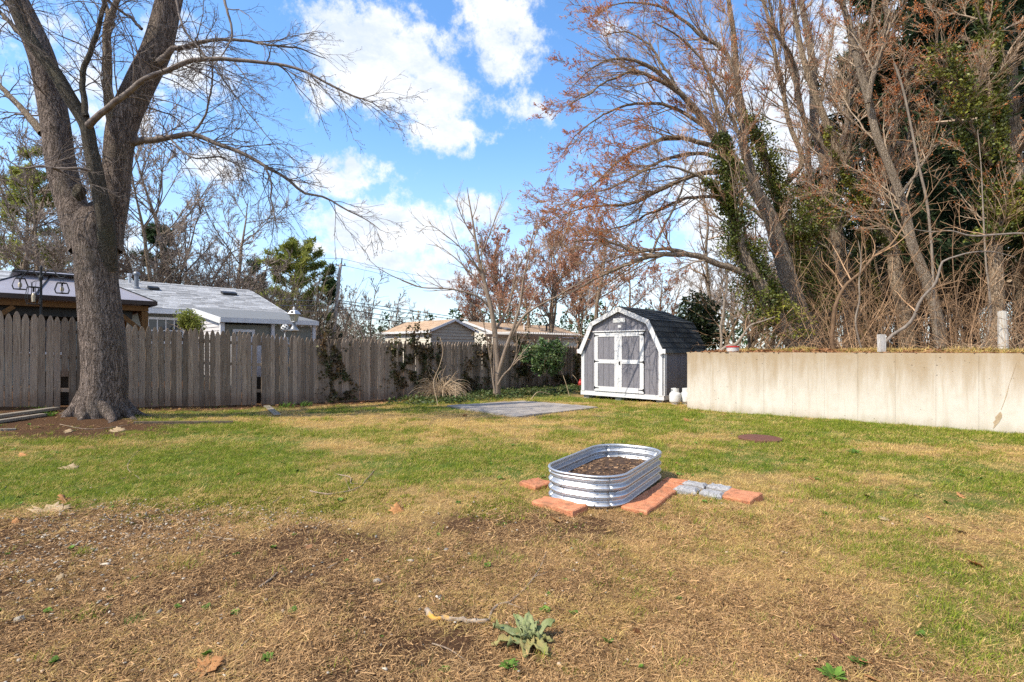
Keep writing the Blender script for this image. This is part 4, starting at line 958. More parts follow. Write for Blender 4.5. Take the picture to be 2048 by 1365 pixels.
for y0, y1, lab in ((441, 462, 'upper of two pale wires crossing behind the big trunk at the left edge'), (452, 470, 'lower of two pale wires crossing behind the big trunk at the left edge')):
    A_, B_ = W(-40, y0 - 4, 30), W(260, y1 + 6, 34); o = Geo().tube([A_ + (B_ - A_) * q - np.array([0, 0, .3 * math.sin(math.pi * q)]) for q in np.linspace(0, 1, 14)], .016, 5).build('power_line', MT['silver'], off=A_, loc=tuple(A_)); tag(o, lab, 'wire', 'pale wires at the left edge')
# hooked garden crook in front of the outbuilding
p = W(812, 690, 24); g = Geo(); g.tube([(0, 0, -1.2), (0, 0, .68), (.05, 0, .80), (.18, 0, .85), (.30, 0, .80), (.33, 0, .70), (.28, 0, .68)], .018, 6); tag(g.build('garden_crook', MT['black'], loc=tuple(p)), 'thin black hooked garden crook standing before the tan outbuilding', 'garden hook')
# lattice screen behind the fence
lt = thing('lattice_screen', 'pale lattice screen showing above the fence under the tan gable', 'lattice', tuple(uv(12.0, -15.2, 0)), YAW)
for y in (0, 1.35, 2.7):
    g = Geo(); g.box((0, y, .85), (.06, .06, 1.7)); g.build('screen_post', MT['raw_timber'], lt)
for k in range(16):
    for s in (-1, 1):
        y0 = k * .17; y1 = y0 + s * .34
        if 0 <= y1 <= 2.72: g = Geo(); g.bar((.02 * s, y0, 1.30), (.02 * s, y1, 1.68), .012, .03, (1, 0, 0)); g.build('lattice_slat', MT['raw_timber'], lt)
# ================================================================== TREES
TR = np.random.default_rng(21)
def rnd(*s): return TR.random(s)
def resample(P, R, K):
    P = np.asarray(P, float); R = np.asarray(R, float)
    d = np.concatenate([[0], np.cumsum(np.linalg.norm(np.diff(P, axis=0), axis=1))]); s = np.linspace(0, d[-1], K)
    m = np.gradient(P, d, axis=0) if len(P) > 2 else np.repeat(np.diff(P, axis=0) / d[-1], len(P), 0)
    i = np.clip(np.searchsorted(d, s, 'right') - 1, 0, len(P) - 2); h = (d[i + 1] - d[i])[:, None]; t = ((s - d[i]))[:, None] / h
    Q = (2 * t ** 3 - 3 * t ** 2 + 1) * P[i] + (t ** 3 - 2 * t ** 2 + t) * h * m[i] + (-2 * t ** 3 + 3 * t ** 2) * P[i + 1] + (t ** 3 - t ** 2) * h * m[i + 1]
    return Q, np.interp(s, d, R)
def grow(P0, D0, L, R0, K, wig, up, taper=.25, lean=None):
    N = len(P0); P = np.zeros((N, K + 1, 3)); P[:, 0] = P0; D = unit(D0); st = (L / K)[:, None]
    for k in range(K):
        D = D + wig * TR.standard_normal((N, 3)); D[:, 2] += up
        if lean is not None: D = D + as3(lean)
        D = unit(D); P[:, k + 1] = P[:, k] + D * st
    return P, R0[:, None] * np.linspace(1, taper, K + 1)[None]
def spawn(P, R, n, t0, t1, ang, L, K, wig, up, rr, rmin, taper=.25, relen=True, lean=None, rmax=9):
    """n children on each path of (P, R); L is absolute, or relative to the parent when relen"""
    N, M, _ = P.shape; cnt = np.full(N, n) if np.isscalar(n) else np.asarray(n)
    idx = np.repeat(np.arange(N), cnt); t = t0 + (t1 - t0) * TR.random(len(idx)); s = t * (M - 1) * .9999; i = s.astype(int); f = (s - i)[:, None]
    P0 = P[idx, i] * (1 - f) + P[idx, i + 1] * f; T = unit(P[idx, i + 1] - P[idx, i]); pr = R[idx, i] * (1 - f[:, 0]) + R[idx, i + 1] * f[:, 0]
    q = unit(np.cross(T, unit(TR.standard_normal((len(idx), 3))))); a = ang[0] + (ang[1] - ang[0]) * TR.random(len(idx))
    D = T * np.cos(a)[:, None] + q * np.sin(a)[:, None]
    plen = np.linalg.norm(np.diff(P, axis=1), axis=2).sum(1)[idx]
    Lc = (plen * L if relen else np.full(len(idx), L)) * (1.1 - .6 * t) * (.6 + .7 * TR.random(len(idx)))
    return grow(P0, D, Lc, np.clip(pr * rr, rmin, rmax), K, wig, up, taper, lean)
def bits(g, pts, size, flat=0.0, tri=True):
    """small leaf, bud or flower pieces of random attitude at the given points"""
    n = len(pts); a = unit(TR.standard_normal((n, 3))); b = unit(np.cross(a, TR.standard_normal((n, 3))))
    if flat: a[:, 2] *= 1 - flat; b[:, 2] *= 1 - flat; a = unit(a); b = unit(b)
    s = (size * (.6 + .8 * TR.random(n)))[:, None]
    if tri: V = np.stack([pts - a * s * .5, pts + a * s * .5 + b * s * .2, pts + b * s * .75], 1); g.add(V.reshape(-1, 3), [np.arange(n * 3).reshape(n, 3)])
    else:
        V = np.stack([pts - a * s * .55, pts + b * s * .38 + np.array([0, 0, .12]) * s, pts + a * s * .55, pts - b * s * .38 + np.array([0, 0, .12]) * s], 1); g.add(V.reshape(-1, 3), [np.arange(n * 4).reshape(n, 4)])
def tips(P, per=1, back=.35):
    N, M, _ = P.shape; t = (1 - back * TR.random((N, per))) * (M - 1) * .999; i = t.astype(int); f = (t - i)[..., None]; k = np.arange(N)[:, None]
    return (P[k, i] * (1 - f) + P[k, i + 1] * f).reshape(-1, 3)
def pxpath(pts, Y0, dY=None):
    """(px, py, width px) along a limb seen in the photograph, standing Y0 away, dY metres nearer or further along it -> points and radii"""
    P, R = [], []; n = len(pts)
    for k, p in enumerate(pts):
        Y = Y0 + (np.interp(k / (n - 1), np.linspace(0, 1, len(dY)), dY) if dY is not None else 0); P.append(W(p[0], p[1], Y)); R.append(p[2] * .5 * Y / F / math.sqrt(1 + ((p[0] - 1024) / F) ** 2))
    return np.array(P), np.array(R)
def bark_tube(P, R, S, rough=.05, seed=0):
    """one tube with ridges in its girth, for trunks near enough to show them"""
    g = Geo(); tubes(g, P[None], R[None], S); V = g.V[0].reshape(len(P), S, 3); c = P[:, None]; d = V - c
    th = np.arange(S)[None] * 1.0; z = np.concatenate([[0], np.cumsum(np.linalg.norm(np.diff(P, axis=0), axis=1))])[:, None]
    per = np.cos(th / S * 2 * math.pi), np.sin(th / S * 2 * math.pi)
    k = 1 + rough * ((fbm(per[0] * 2.2 + z * .5, per[1] * 2.2 + z * .35, seed, 3) - .5) * 2.2 + (fbm(per[0] * 7 + 9, per[1] * 7 + z * .8, seed + 3, 3) - .5) * 1.1)
    g.V[0] = (c + d * k[..., None]).reshape(-1, 3); return g

# ------------------------------------------------------------------ the big maple on the left
base = G(202, 832); bm = thing('maple_tree', 'big furrowed bare maple forking into several limbs, in front of the fence at left', 'tree', tuple(base))
Yb = base[1]
tr = pxpath([(203, 845, 140), (203, 832, 118), (206, 800, 104), (210, 765, 98), (209, 710, 95), (204, 655, 94), (199, 605, 91), (194, 560, 90), (193, 520, 92), (190, 482, 97), (190, 455, 96), (190, 432, 80), (190, 414, 48), (190, 404, 12)], Yb)
P, R = resample(*tr, 90); g = bark_tube(P, R, 72, .05, 2); trunk = g.build('trunk', MT['bark'], bm, True, off=base)
g = Geo()
for a, L, r0 in [(3.45, .95, .20), (4.1, .75, .19), (4.75, .7, .18), (5.5, .85, .20), (6.1, .8, .17), (.5, .8, .18), (1.6, .7, .18), (2.6, .9, .19)]:
    s = np.linspace(0, 1, 12); d = np.array([math.cos(a), math.sin(a), 0]); q = np.array([-d[1], d[0], 0])
    pts = base + d * (.20 + s[:, None] * L * .85) + q * (.09 * np.sin(s * 4 + a))[:, None] + np.array([0, 0, 1]) * (.50 * (1 - s) ** 2.6 - .07)[:, None]
    tubes(g, pts[None], (r0 * .85 * (1 - .85 * s ** .8))[None], 14)
g.build('root_flare', MT['bark'], bm, True, off=base)
limbs = {
 'A': ([(172, 500, 70), (160, 455, 78), (140, 400, 68), (124, 340, 66), (113, 260, 64), (101, 190, 63), (84, 115, 60), (55, 45, 56), (34, 0, 53), (8, -70, 46), (-30, -180, 38)], (0, .25, .3), 40, 'bark'),
 'B': ([(212, 500, 70), (218, 455, 66), (229, 400, 62), (234, 342, 60), (247, 245, 66), (280, 170, 63), (312, 102, 60), (338, 0, 53), (357, -80, 46), (380, -190, 38)], (0, .3, .5), 40, 'bark'),
 'C': ([(216, 540, 40), (214, 490, 40), (211, 444, 38), (200, 390, 35), (191, 342, 34), (180, 290, 31), (174, 256, 31), (160, 228, 32), (142, 200, 33), (113, 150, 32), (75, 100, 32), (46, 51, 30), (29, 0, 27), (10, -80, 22), (-10, -160, 16)], (-.02, -.26, -.40, -.46, -.5, -.58, -.66, -.74, -.8), 36, 'bark_mossy'),
 'D': ([(176, 250, 19), (186, 238, 16), (200, 226, 15), (219, 212, 14.5), (256, 185, 13.5), (290, 157, 12.5), (328, 143, 11.5), (376, 123, 10.5), (427, 118, 9.5), (495, 121, 8), (547, 126, 7), (598, 137, 6), (649, 164, 4.6), (700, 190, 3.6), (745, 205, 2.4), (775, 230, 1.4)], (-.55, -1.0, -1.2), 8, 'branch'),
 'E': ([(172, 232, 15), (169, 195, 14), (166, 160, 13), (168, 140, 13), (181, 109, 12), (195, 68, 11), (205, 27, 10), (216, -10, 9), (232, -80, 7)], (-.55, -.5, -.6), 8, 'bark_mossy'),
 'F': ([(226, 262, 23), (222, 225, 22), (220, 171, 21), (222, 110, 20), (226, 45, 17), (240, 12, 13), (252, -40, 11), (258, -120, 8)], (.1, -.1, -.2), 12, 'bark3'),
 'F2': ([(225, 50, 13), (212, 22, 12), (198, -10, 11), (188, -80, 8)], (-.1, .1), 8, 'bark3'),
 'G': ([(238, 294, 27), (256, 289, 23), (280, 283, 17), (301, 282, 15), (342, 275, 13), (386, 268, 11.5), (427, 284, 10), (478, 304, 8.6), (530, 333, 7.2), (574, 359, 6.2), (615, 390, 5.4), (640, 394, 4.6), (700, 424, 3.2), (735, 442, 2.2), (762, 462, 1.4)], (.34, .1, -.3, -.5), 8, 'branch'),
 'H': ([(318, 124, 19), (333, 110, 15), (345, 98, 12), (362, 96, 10), (410, 82, 8), (478, 82, 6.4), (547, 92, 4.6), (600, 100, 3.2), (650, 120, 1.8)], (.2, .0, .4), 8, 'branch'),
 'I': ([(86, 268, 22), (72, 250, 20), (51, 226, 17), (27, 198, 15), (0, 171, 13), (-60, 130, 9)], (.1, .3), 10, 'bark3'),
 'J': ([(60, 90, 16), (34, 64, 13), (0, 30, 11), (-50, -10, 8)], (.2, .0), 8, 'bark3'),
 'K': ([(386, 268, 6), (396, 255, 5.5), (407, 239, 5.2), (418, 200, 4.6), (424, 154, 4), (420, 112, 3), (428, 70, 2)], (-.2, -.4), 6, 'branch'),
 'L': ([(342, 279, 5), (362, 301, 4.4), (390, 318, 3.8), (444, 318, 3), (490, 338, 2.2), (535, 350, 1.4)], (-.1, -.5), 6, 'branch'),
 'M': ([(530, 333, 5), (541, 362, 4.4), (541, 395, 3.8), (552, 430, 3), (561, 466, 1.8)], (-.4, -.6), 6, 'branch'),
 'N': ([(352, 0, 6), (365, 55, 5), (395, 95, 4.2), (430, 140, 3.6), (470, 190, 2.8), (520, 255, 2), (555, 300, 1.2)], (-.2, -1.0), 6, 'branch'),
 'O': ([(0, 312, 3), (45, 336, 5), (95, 332, 6), (130, 337, 6.5), (172, 337, 7), (190, 340, 8)], (-.9, -.5), 6, 'branch'),
 'Q': ([(285, 60, 8), (262, 35, 7), (240, 20, 6), (215, 0, 5), (200, -30, 4)], (-.3, -.6), 6, 'branch'),
 'S': ([(440, -30, 7), (455, 20, 5.6), (465, 60, 4.6), (460, 78, 3.6), (440, 110, 2.6), (420, 135, 1.6)], (-.4, -.9), 6, 'branch'),
}
LP = {}
for k, (pts, dY, S, mt) in limbs.items():
    P, R = resample(*pxpath(pts, Yb, dY), 64 if S > 20 else 34)
    LP[k] = (P, R)
    if S <= 12: P = P + np.cumsum(TR.standard_normal(P.shape) * .006, 0); LP[k] = (P, R)
    g = bark_tube(P, R, S, .045 if S > 20 else .02, ord(k[0])); g.build('limb', MT['branch_shaded' if mt == 'branch' else mt], bm, True, off=base)
K = 34; side = [k for k in limbs if k not in 'ABC']
SP = np.array([resample(*LP[k], K)[0] for k in side]); SR = np.array([resample(*LP[k], K)[1] for k in side])
SL = np.linalg.norm(np.diff(SP, axis=1), axis=2).sum(1)
mn = .0042
n1 = np.clip(SL * 6.0, 6, 54).astype(int)
P1, R1 = spawn(SP, SR, n1, .12, 1, (.3, 1.0), 1.5, 12, .10, -.026, .42, mn * 1.1, .3, relen=False, rmax=.012)
big = np.array([LP[k][0][::2] for k in 'ABC']); bigR = np.array([LP[k][1][::2] for k in 'ABC'])
Pb, Rb = spawn(big, bigR, [9, 10, 12], .35, 1, (.5, 1.2), 1.6, 12, .14, -.01, .12, .009, .3, relen=False, rmax=.02)
P1 = np.concatenate([P1, Pb]); R1 = np.concatenate([R1, Rb])
P2, R2 = spawn(P1, R1, 6, .15, 1, (.3, .9), .45, 7, .14, -.03, .7, mn * .85, .45)
P3, R3 = spawn(P2, R2, 3, .2, 1, (.3, .9), .45, 4, .16, -.02, .8, mn * .68, .55)
g = Geo(); tubes(g, P1, R1, 4); tubes(g, P2, R2, 3); g.build('branches', MT['branch_shaded'], bm, off=base)
g = Geo(); tubes(g, P3, R3, 3); bits(g, np.concatenate([tips(P2, 1, .1), tips(P3, 1, .1)]), np.full(len(P2) + len(P3), .017)); g.build('twigs', MT['twig_shaded'], bm, off=base)
# old pruning wound in the fork
c = W(156, 383, Yb - .22); g = Geo(); g.lathe([(0, .035), (.05, .03), (.085, .05), (.11, .03), (.115, -.08)], S=18)
M_ = np.array(Matrix.Rotation(rad(70), 3, 'X')); g.V = [v @ M_.T * np.array([.8, 1, 1.35]) for v in g.V]; g.build('pruning_scar', MT['bark_mossy'], bm, True, loc=tuple(c - base))

# ------------------------------------------------------------------ young multi-stemmed tree in front of the fence
base = G(993, 795); yt = thing('young_tree', 'young bare tree with upswept branches and pale trunk in front of the fence', 'tree', tuple(base)); Yy = base[1]
MT['bark_young'] = pm('young_brown_bark', (.20, .145, .105), (.30, .23, .175), st=(1, 1, .3), sc_=9, bump=.3, bs=30)
ys = {
 'trunk': ([(993, 800, 20), (994, 780, 17), (994, 745, 17), (992, 700, 14), (989, 660, 12), (984, 625, 11), (978, 600, 10), (968, 560, 8.5), (958, 520, 7), (951, 480, 5.5), (945, 440, 4), (938, 400, 2.5), (934, 375, 1.2)], (0, -.2)),
 '1': ([(996, 750, 11), (1006, 715, 10), (1016, 685, 9), (1029, 650, 8.5), (1040, 610, 6.5), (1046, 565, 5), (1056, 515, 4), (1066, 470, 3), (1073, 430, 1.6)], (-.1, -.5)),
 '2': ([(991, 660, 8), (1004, 640, 7), (1017, 615, 6), (1026, 575, 4.6), (1034, 540, 3.8), (1055, 505, 3), (1072, 470, 2.2), (1085, 430, 1.2)], (.1, .6)),
 '3': ([(983, 622, 7), (970, 605, 6.5), (955, 593, 6), (932, 585, 5), (910, 580, 4.2), (880, 577, 3.8), (842, 575, 3.4), (815, 565, 3), (780, 550, 2.4), (755, 535, 1.8), (735, 517, 1)], (0, -.6, -1.2)),
 '4': ([(1003, 715, 8), (1025, 670, 7), (1050, 630, 6), (1085, 608, 5), (1120, 590, 4.4), (1150, 570, 3.6), (1185, 550, 2.4)], (.0, .9)),
 '5': ([(974, 590, 5), (955, 560, 4), (930, 535, 3.4), (905, 512, 2.6), (880, 495, 2), (852, 488, 1)], (.1, .5)),
 '6': ([(966, 555, 5), (945, 525, 4), (920, 495, 3.2), (890, 470, 2.4), (868, 455, 1.6), (845, 452, .9)], (0, -.5)),
 '7': ([(957, 518, 4.4), (975, 480, 3.6), (990, 440, 2.6), (1000, 415, 1.6), (1006, 395, 1)], (.1, .4)),
 '8': ([(996, 770, 6), (1006, 752, 5), (1022, 735, 4.4), (1032, 712, 3.6), (1033, 680, 2.6), (1030, 640, 1.4)], (-.2, -.6)),
 '9': ([(991, 790, 7), (986, 760, 5.5), (983, 735, 4.6), (978, 700, 3.6), (970, 660, 2.4), (960, 620, 1.4)], (-.1, -.3)),
 'x': ([(951, 480, 4), (935, 455, 3.2), (920, 425, 2.4), (912, 400, 1.2)], (-.1, -.3)),
}
paths = []
for k, (pts, dY) in ys.items():
    P, R = resample(*pxpath(pts, Yy, dY), 26); R = R * (.86 if k == 'trunk' else .72); paths.append((P, R))
    g = Geo(); tubes(g, P[None], R[None], 14 if k == 'trunk' else 8); g.build('trunk' if k == 'trunk' else 'limb', MT['bark_young'], yt, True, off=base)
SP = np.array([p for p, r in paths]); SR = np.array([r for p, r in paths])
P1, R1 = spawn(SP, SR, 8, .3, 1, (.35, .7), 1.1, 7, .07, .035, .6, .008, .3, relen=False); P2, R2 = spawn(P1, R1, 3, .2, .9, (.3, .7), .5, 4, .08, .03, .7, .006, .5)
g = Geo(); tubes(g, P1, R1, 4); tubes(g, P2, R2, 3); g.build('branches', MT['branch'], yt, off=base)

# ------------------------------------------------------------------ ivy helper
def ivy(name, label, cat, mat, paths, n, rr, size, loc, group=None, seed=0, dens=.46, leafy=None):
    g = Geo(); pts = []
    for P, R, t0, t1, k in paths:
        m = int(n * k); t = (t0 + (t1 - t0) * TR.random(m)) * (len(P) - 1) * .999; i = t.astype(int); f = (t - i)[:, None]
        c = P[i] * (1 - f) + P[i + 1] * f; r = R[i] + .02; a = TR.random(m) * 2 * math.pi
        keep = fbm(t * .5 + seed * 3.3, a * 1.1 + seed, 60 + seed, 3) > dens
        q = r * (1.0 + rr * TR.random(m) ** 1.5 * (.25 + 1.6 * fbm(t * .35 + seed, a * .5, 66 + seed, 2))); 
        p = c + np.stack([np.cos(a) * q, np.sin(a) * q, TR.standard_normal(m) * .05], -1); pts.append(p[keep])
    pts = np.concatenate(pts); bits(g, pts, np.full(len(pts), size), 0, False)
    o = g.build(name, mat, off=loc, loc=tuple(loc)); return tag(o, label, cat, group)

# ------------------------------------------------------------------ the trees on the bank at right
def bank_base(px, Y): p = W(px, 697, Y); return np.array([p[0], p[1], TZ])
RT = {
 'a': dict(Y=16, lab='leaning grey maple with limbs arching far left over the shed', m=[
    ([(1622, 705, 50), (1618, 690, 46), (1590, 600, 38), (1560, 500, 34), (1538, 430, 30), (1500, 366, 25), (1435, 282, 18), (1391, 220, 14), (1354, 180, 10), (1303, 136, 8), (1259, 119, 6), (1215, 121, 4.4), (1171, 147, 2.6), (1140, 180, 1.2)], (0, -.4, -1.0)),
    ([(1391, 220, 11), (1361, 187, 9.5), (1306, 157, 8), (1270, 147, 6.5), (1226, 165, 4.6), (1178, 198, 2.8), (1140, 215, 1.2)], (-.5, -1.5)),
    ([(1450, 300, 12), (1398, 282, 10), (1343, 271, 8.5), (1288, 286, 7), (1233, 315, 5), (1197, 344, 3.6), (1142, 396, 2), (1105, 440, 1)], (-.3, -1.2, -2)),
    ([(1480, 345, 13), (1430, 345, 11), (1369, 359, 9.5), (1306, 385, 8), (1255, 407, 6.5), (1186, 414, 4), (1123, 432, 2.4), (1085, 450, 1.2)], (-.3, 0, .8)),
    ([(1530, 420, 14), (1500, 330, 12), (1471, 190, 10), (1446, 95, 8.5), (1409, 73, 7.4), (1372, 40, 6), (1328, 11, 4.8), (1277, 0, 3.6), (1233, 2, 2.4), (1195, 20, 1.2)], (.1, .5)),
    ([(1545, 450, 10), (1490, 410, 8.5), (1430, 395, 7.5), (1370, 400, 6), (1310, 425, 4.6), (1250, 455, 3.2), (1195, 470, 1.6)], (-.2, .5)),
    ([(1420, 262, 9), (1375, 235, 7.6), (1320, 215, 6.4), (1265, 215, 5), (1210, 235, 3.6), (1165, 270, 2.4), (1140, 305, 1.2)], (-.4, .3)),
    ([(1460, 325, 9), (1400, 310, 8), (1340, 318, 6.6), (1280, 345, 5), (1225, 375, 3.4), (1165, 385, 2), (1120, 380, 1)], (-.2, -1.3)),
    ([(1354, 180, 6), (1320, 120, 5), (1285, 85, 4), (1250, 70, 3), (1215, 75, 1.6)], (-1, -.6)),
    ([(1500, 366, 10), (1480, 290, 8), (1440, 200, 6.5), (1400, 130, 5), (1350, 80, 3.6), (1310, 60, 2)], (0, -.8))]),
 'b': dict(Y=17, lab='upright dark-limbed tree with ivy rising behind the leaning grey maple', m=[
    ([(1640, 705, 34), (1636, 680, 30), (1612, 590, 27), (1585, 490, 25), (1560, 410, 22), (1550, 385, 20), (1522, 293, 17), (1490, 234, 15), (1475, 165, 13), (1468, 73, 11), (1457, 0, 9), (1450, -70, 7)], (0, .4)),
    ([(1550, 385, 13), (1600, 330, 12), (1580, 250, 10), (1560, 150, 9), (1540, 60, 8), (1520, -20, 6)], (.1, .8)),
    ([(1580, 470, 10), (1595, 470, 10), (1625, 440, 9), (1650, 380, 7), (1665, 330, 5), (1680, 270, 3)], (-.4, -1.2))]),
 'c': dict(Y=14.6, lab='ivy-wrapped leaning trunk with a long limb reaching left over the shed roof', m=[
    ([(1598, 705, 44), (1590, 690, 40), (1545, 610, 34), (1505, 540, 28), (1475, 470, 24), (1460, 400, 20), (1452, 330, 16), (1440, 250, 11), (1425, 190, 7), (1415, 140, 3)], (0, -.3)),
    ([(1505, 556, 15), (1465, 538, 14), (1420, 520, 13), (1385, 508, 12), (1350, 505, 11), (1320, 507, 10), (1290, 515, 9), (1255, 527, 8), (1220, 545, 6), (1190, 560, 4.6), (1160, 580, 3.2), (1120, 600, 1.6)], (-.1, -.6, -.4)),
    ([(1385, 508, 8), (1330, 500, 7), (1270, 503, 6), (1240, 492, 5), (1200, 485, 4), (1150, 490, 2.4), (1110, 505, 1.2)], (-.3, .4)),
    ([(1300, 512, 5), (1320, 470, 5), (1350, 410, 4.6), (1370, 360, 3.8), (1385, 320, 2.6), (1390, 280, 1.4)], (-.2, .3)),
    ([(1462, 420, 9), (1430, 380, 7), (1390, 350, 5.4), (1340, 335, 4), (1290, 345, 2.4), (1240, 370, 1.2)], (-.2, -1.2))]),
 'd': dict(Y=17.5, lab='straight pale trunk rising between two ivy-covered trunks on the bank', m=[
    ([(1702, 705, 36), (1702, 690, 33), (1699, 611, 31), (1690, 552, 30), (1678, 494, 27), (1671, 447, 25), (1655, 350, 21), (1630, 250, 18), (1625, 130, 15), (1602, 0, 11), (1590, -70, 8)], (0, .3)),
    ([(1655, 350, 12), (1690, 280, 11), (1700, 200, 9), (1725, 110, 7), (1745, 20, 5), (1750, -40, 3)], (0, .6)),
    ([(1640, 290, 10), (1600, 220, 9), (1590, 140, 8), (1545, 60, 6), (1530, -20, 4)], (0, -.8))]),
 'e': dict(Y=15, lab='thick furrowed trunk just right of the white post, leaning left high up', m=[
    ([(1817, 705, 42), (1815, 690, 38), (1810, 646, 34), (1801, 599, 32), (1789, 541, 28), (1785, 494, 26), (1766, 459, 23), (1742, 423, 21), (1713, 385, 19), (1687, 330, 17), (1650, 240, 15), (1610, 130, 12), (1590, 30, 9), (1580, -50, 6)], (0, .4)),
    ([(1687, 330, 10), (1700, 280, 9), (1690, 200, 8), (1700, 110, 7), (1690, 20, 5)], (.1, -.4)),
    ([(1742, 423, 10), (1765, 350, 9), (1790, 280, 7), (1800, 200, 5), (1820, 130, 3)], (.0, -.6))]),
 'f': dict(Y=13.6, lab='slim grey trunk leaning steeply left across the dark pines', m=[
    ([(1885, 705, 32), (1882, 690, 30), (1873, 634, 27), (1862, 588, 26), (1845, 541, 24), (1824, 489, 22), (1812, 430, 20), (1782, 341, 18), (1753, 271, 17), (1738, 205, 16), (1720, 140, 15), (1705, 73, 13), (1683, 0, 11), (1670, -70, 8)], (0, .3)),
    ([(1738, 205, 13), (1748, 140, 12), (1762, 80, 11), (1767, 20, 10), (1766, -50, 8)], (0, -.4)),
    ([(1800, 395, 8), (1850, 330, 7), (1900, 270, 5), (1950, 210, 3.4), (1990, 170, 2)], (0, -1))]),
 'g': dict(Y=13.0, lab='stout rough trunk wrapped in ivy at the right edge beside the grey wooden post', m=[
    ([(1998, 705, 52), (1994, 690, 46), (1993, 634, 38), (1993, 588, 35), (1990, 480, 30), (1985, 300, 26), (1975, 100, 20), (1970, -10, 16), (1965, -90, 12)], (0, .2)),
    ([(1990, 480, 10), (2020, 420, 8), (2060, 370, 6), (2100, 340, 4)], (-.1, -.5)),
    ([(1985, 330, 9), (1950, 260, 8), (1920, 180, 6), (1880, 90, 5), (1870, 20, 3)], (-.1, -.7))]),
 'h': dict(Y=19, lab='ivy-clad slim trunk between the pale trunk and the white post on the bank', m=[
    ([(1748, 705, 26), (1745, 690, 24), (1738, 600, 21), (1730, 500, 19), (1735, 400, 16), (1745, 300, 13), (1735, 180, 10), (1745, 60, 7), (1750, -40, 5)], (0, .3)),
    ([(1735, 400, 8), (1700, 330, 7), (1680, 250, 5), (1670, 170, 3)], (0, .5))]),
 'i': dict(Y=20, lab='thin grey trunk behind the leaning grey maple, forking high up', m=[
    ([(1663, 705, 24), (1660, 690, 22), (1652, 600, 20), (1640, 500, 17), (1620, 400, 14), (1615, 300, 12), (1600, 200, 9), (1570, 100, 7), (1560, 0, 5)], (0, .2)),
    ([(1615, 300, 8), (1640, 220, 7), (1650, 130, 5), (1670, 40, 4)], (0, .3))]),
}
lvl = dict(mn=.0075)
RTP = {}
for k, d in RT.items():
    Y0 = d['Y']; b = bank_base(d['m'][0][0][0][0], Y0); t = thing('bank_tree', d['lab'], 'tree', tuple(b), 0, 'bare trees on the bank behind the wall'); sp, sr = [], []
    for i, (pts, dY) in enumerate(d['m']):
        P, R = resample(*pxpath(pts, Y0, dY), 40); P = P + np.cumsum(TR.standard_normal(P.shape) * .012, 0) * (i > 0); sp.append(P); sr.append(R)
        if i == 0: bark_tube(P, R, 22, .06, ord(k)).build('trunk', MT['bark2' if k in 'begh' else 'bark3'], t, True, off=b)
        else: bark_tube(P, R, 9, .02, ord(k)).build('limb', MT['bark3' if k in 'acdf' else 'bark2'], t, True, off=b)
    RTP[k] = list(zip(sp, sr)); SP, SR = np.array(sp), np.array(sr); SL = np.linalg.norm(np.diff(SP, axis=1), axis=2).sum(1)
    n1 = np.clip(SL * 3.0, 8, 26).astype(int); n1[0] = int(n1[0] * .8)
    P1, R1 = spawn(SP, SR, n1, .2, 1, (.3, .85), 2.5, 10, .085, .03, .4, .010, .25, relen=False, lean=(-.012, 0, 0), rmax=.026)
    low = P1[:, 0, 2] < TZ + 2.6; kp = ~low | (TR.random(len(P1)) < .35); P1, R1 = P1[kp], R1[kp]
    P2, R2 = spawn(P1, R1, 9, .12, 1, (.3, .8), .42, 5, .10, .035, .6, .0064, .4)
    P3, R3 = spawn(P2, R2, 6, .12, 1, (.3, .85), .5, 3, .12, .035, .75, .0048, .6)
    g = Geo(); tubes(g, P1, R1, 4); tubes(g, P2, R2, 3); g.build('branches', MT['branch'], t, off=b)
    g = Geo(); tubes(g, P3, R3, 3); g.build('twigs', MT['twig_red' if k in 'abcei' else 'twig'], t, off=b)
    if True:
        q = tips(P3, 3, .8); f = fbm(q[:, 0] * .55 + 9, q[:, 2] * .55, 70 + ord(k), 3); q = q[f > (.46 if k in 'de' else .50)]
        g = Geo(); off = TR.standard_normal((len(q), 3)) * .02; bits(g, q, np.full(len(q), .034)); bits(g, q + off, np.full(len(q), .030)); g.build('buds', MT['bud'], t, off=b)
for k, lab, n, rr, t0, t1, dn, sd in [('c', 'ivy climbing the leaning trunk above the end of the wall', 9000, 1.9, .06, .78, .44, 1), ('b', 'thick ivy on the upright trunk behind the leaning grey maple', 11000, 2.4, .10, .62, .45, 2), ('h', 'ivy on the slim trunk in the middle of the bank', 6000, 1.0, .02, .6, .45, 3),
                               ('g', 'tall glossy ivy column on the stout trunk at the right edge', 12000, 1.5, .34, 1, .48, 4), ('i', 'sparse ivy on the thin trunk behind the leaning grey maple', 5000, 1.5, .04, .5, .5, 5), ('e', 'ivy patches on the thick furrowed trunk by the white post', 3000, .8, .25, .6, .55, 6)]:
    P, R = RTP[k][0]; ext = [(P, R, t0, t1, 1)]
    if k == 'g': ext += [(P_, R_ + .12, 0, .8, .25) for P_, R_ in RTP[k][1:]]
    if k == 'b': ext.append((RTP[k][2][0], RTP[k][2][1] + .2, 0, .5, .22))
    if k == 'c': ext.append((RTP[k][4][0], RTP[k][4][1], 0, .3, .1))
    ivy('ivy_vine', lab, 'ivy', MT['ivy'], ext, int(n * 1.9), rr * 1.05, .066, bank_base(RT[k]['m'][0][0][0][0], RT[k]['Y']), 'ivy on the bank trunks', sd, dn)

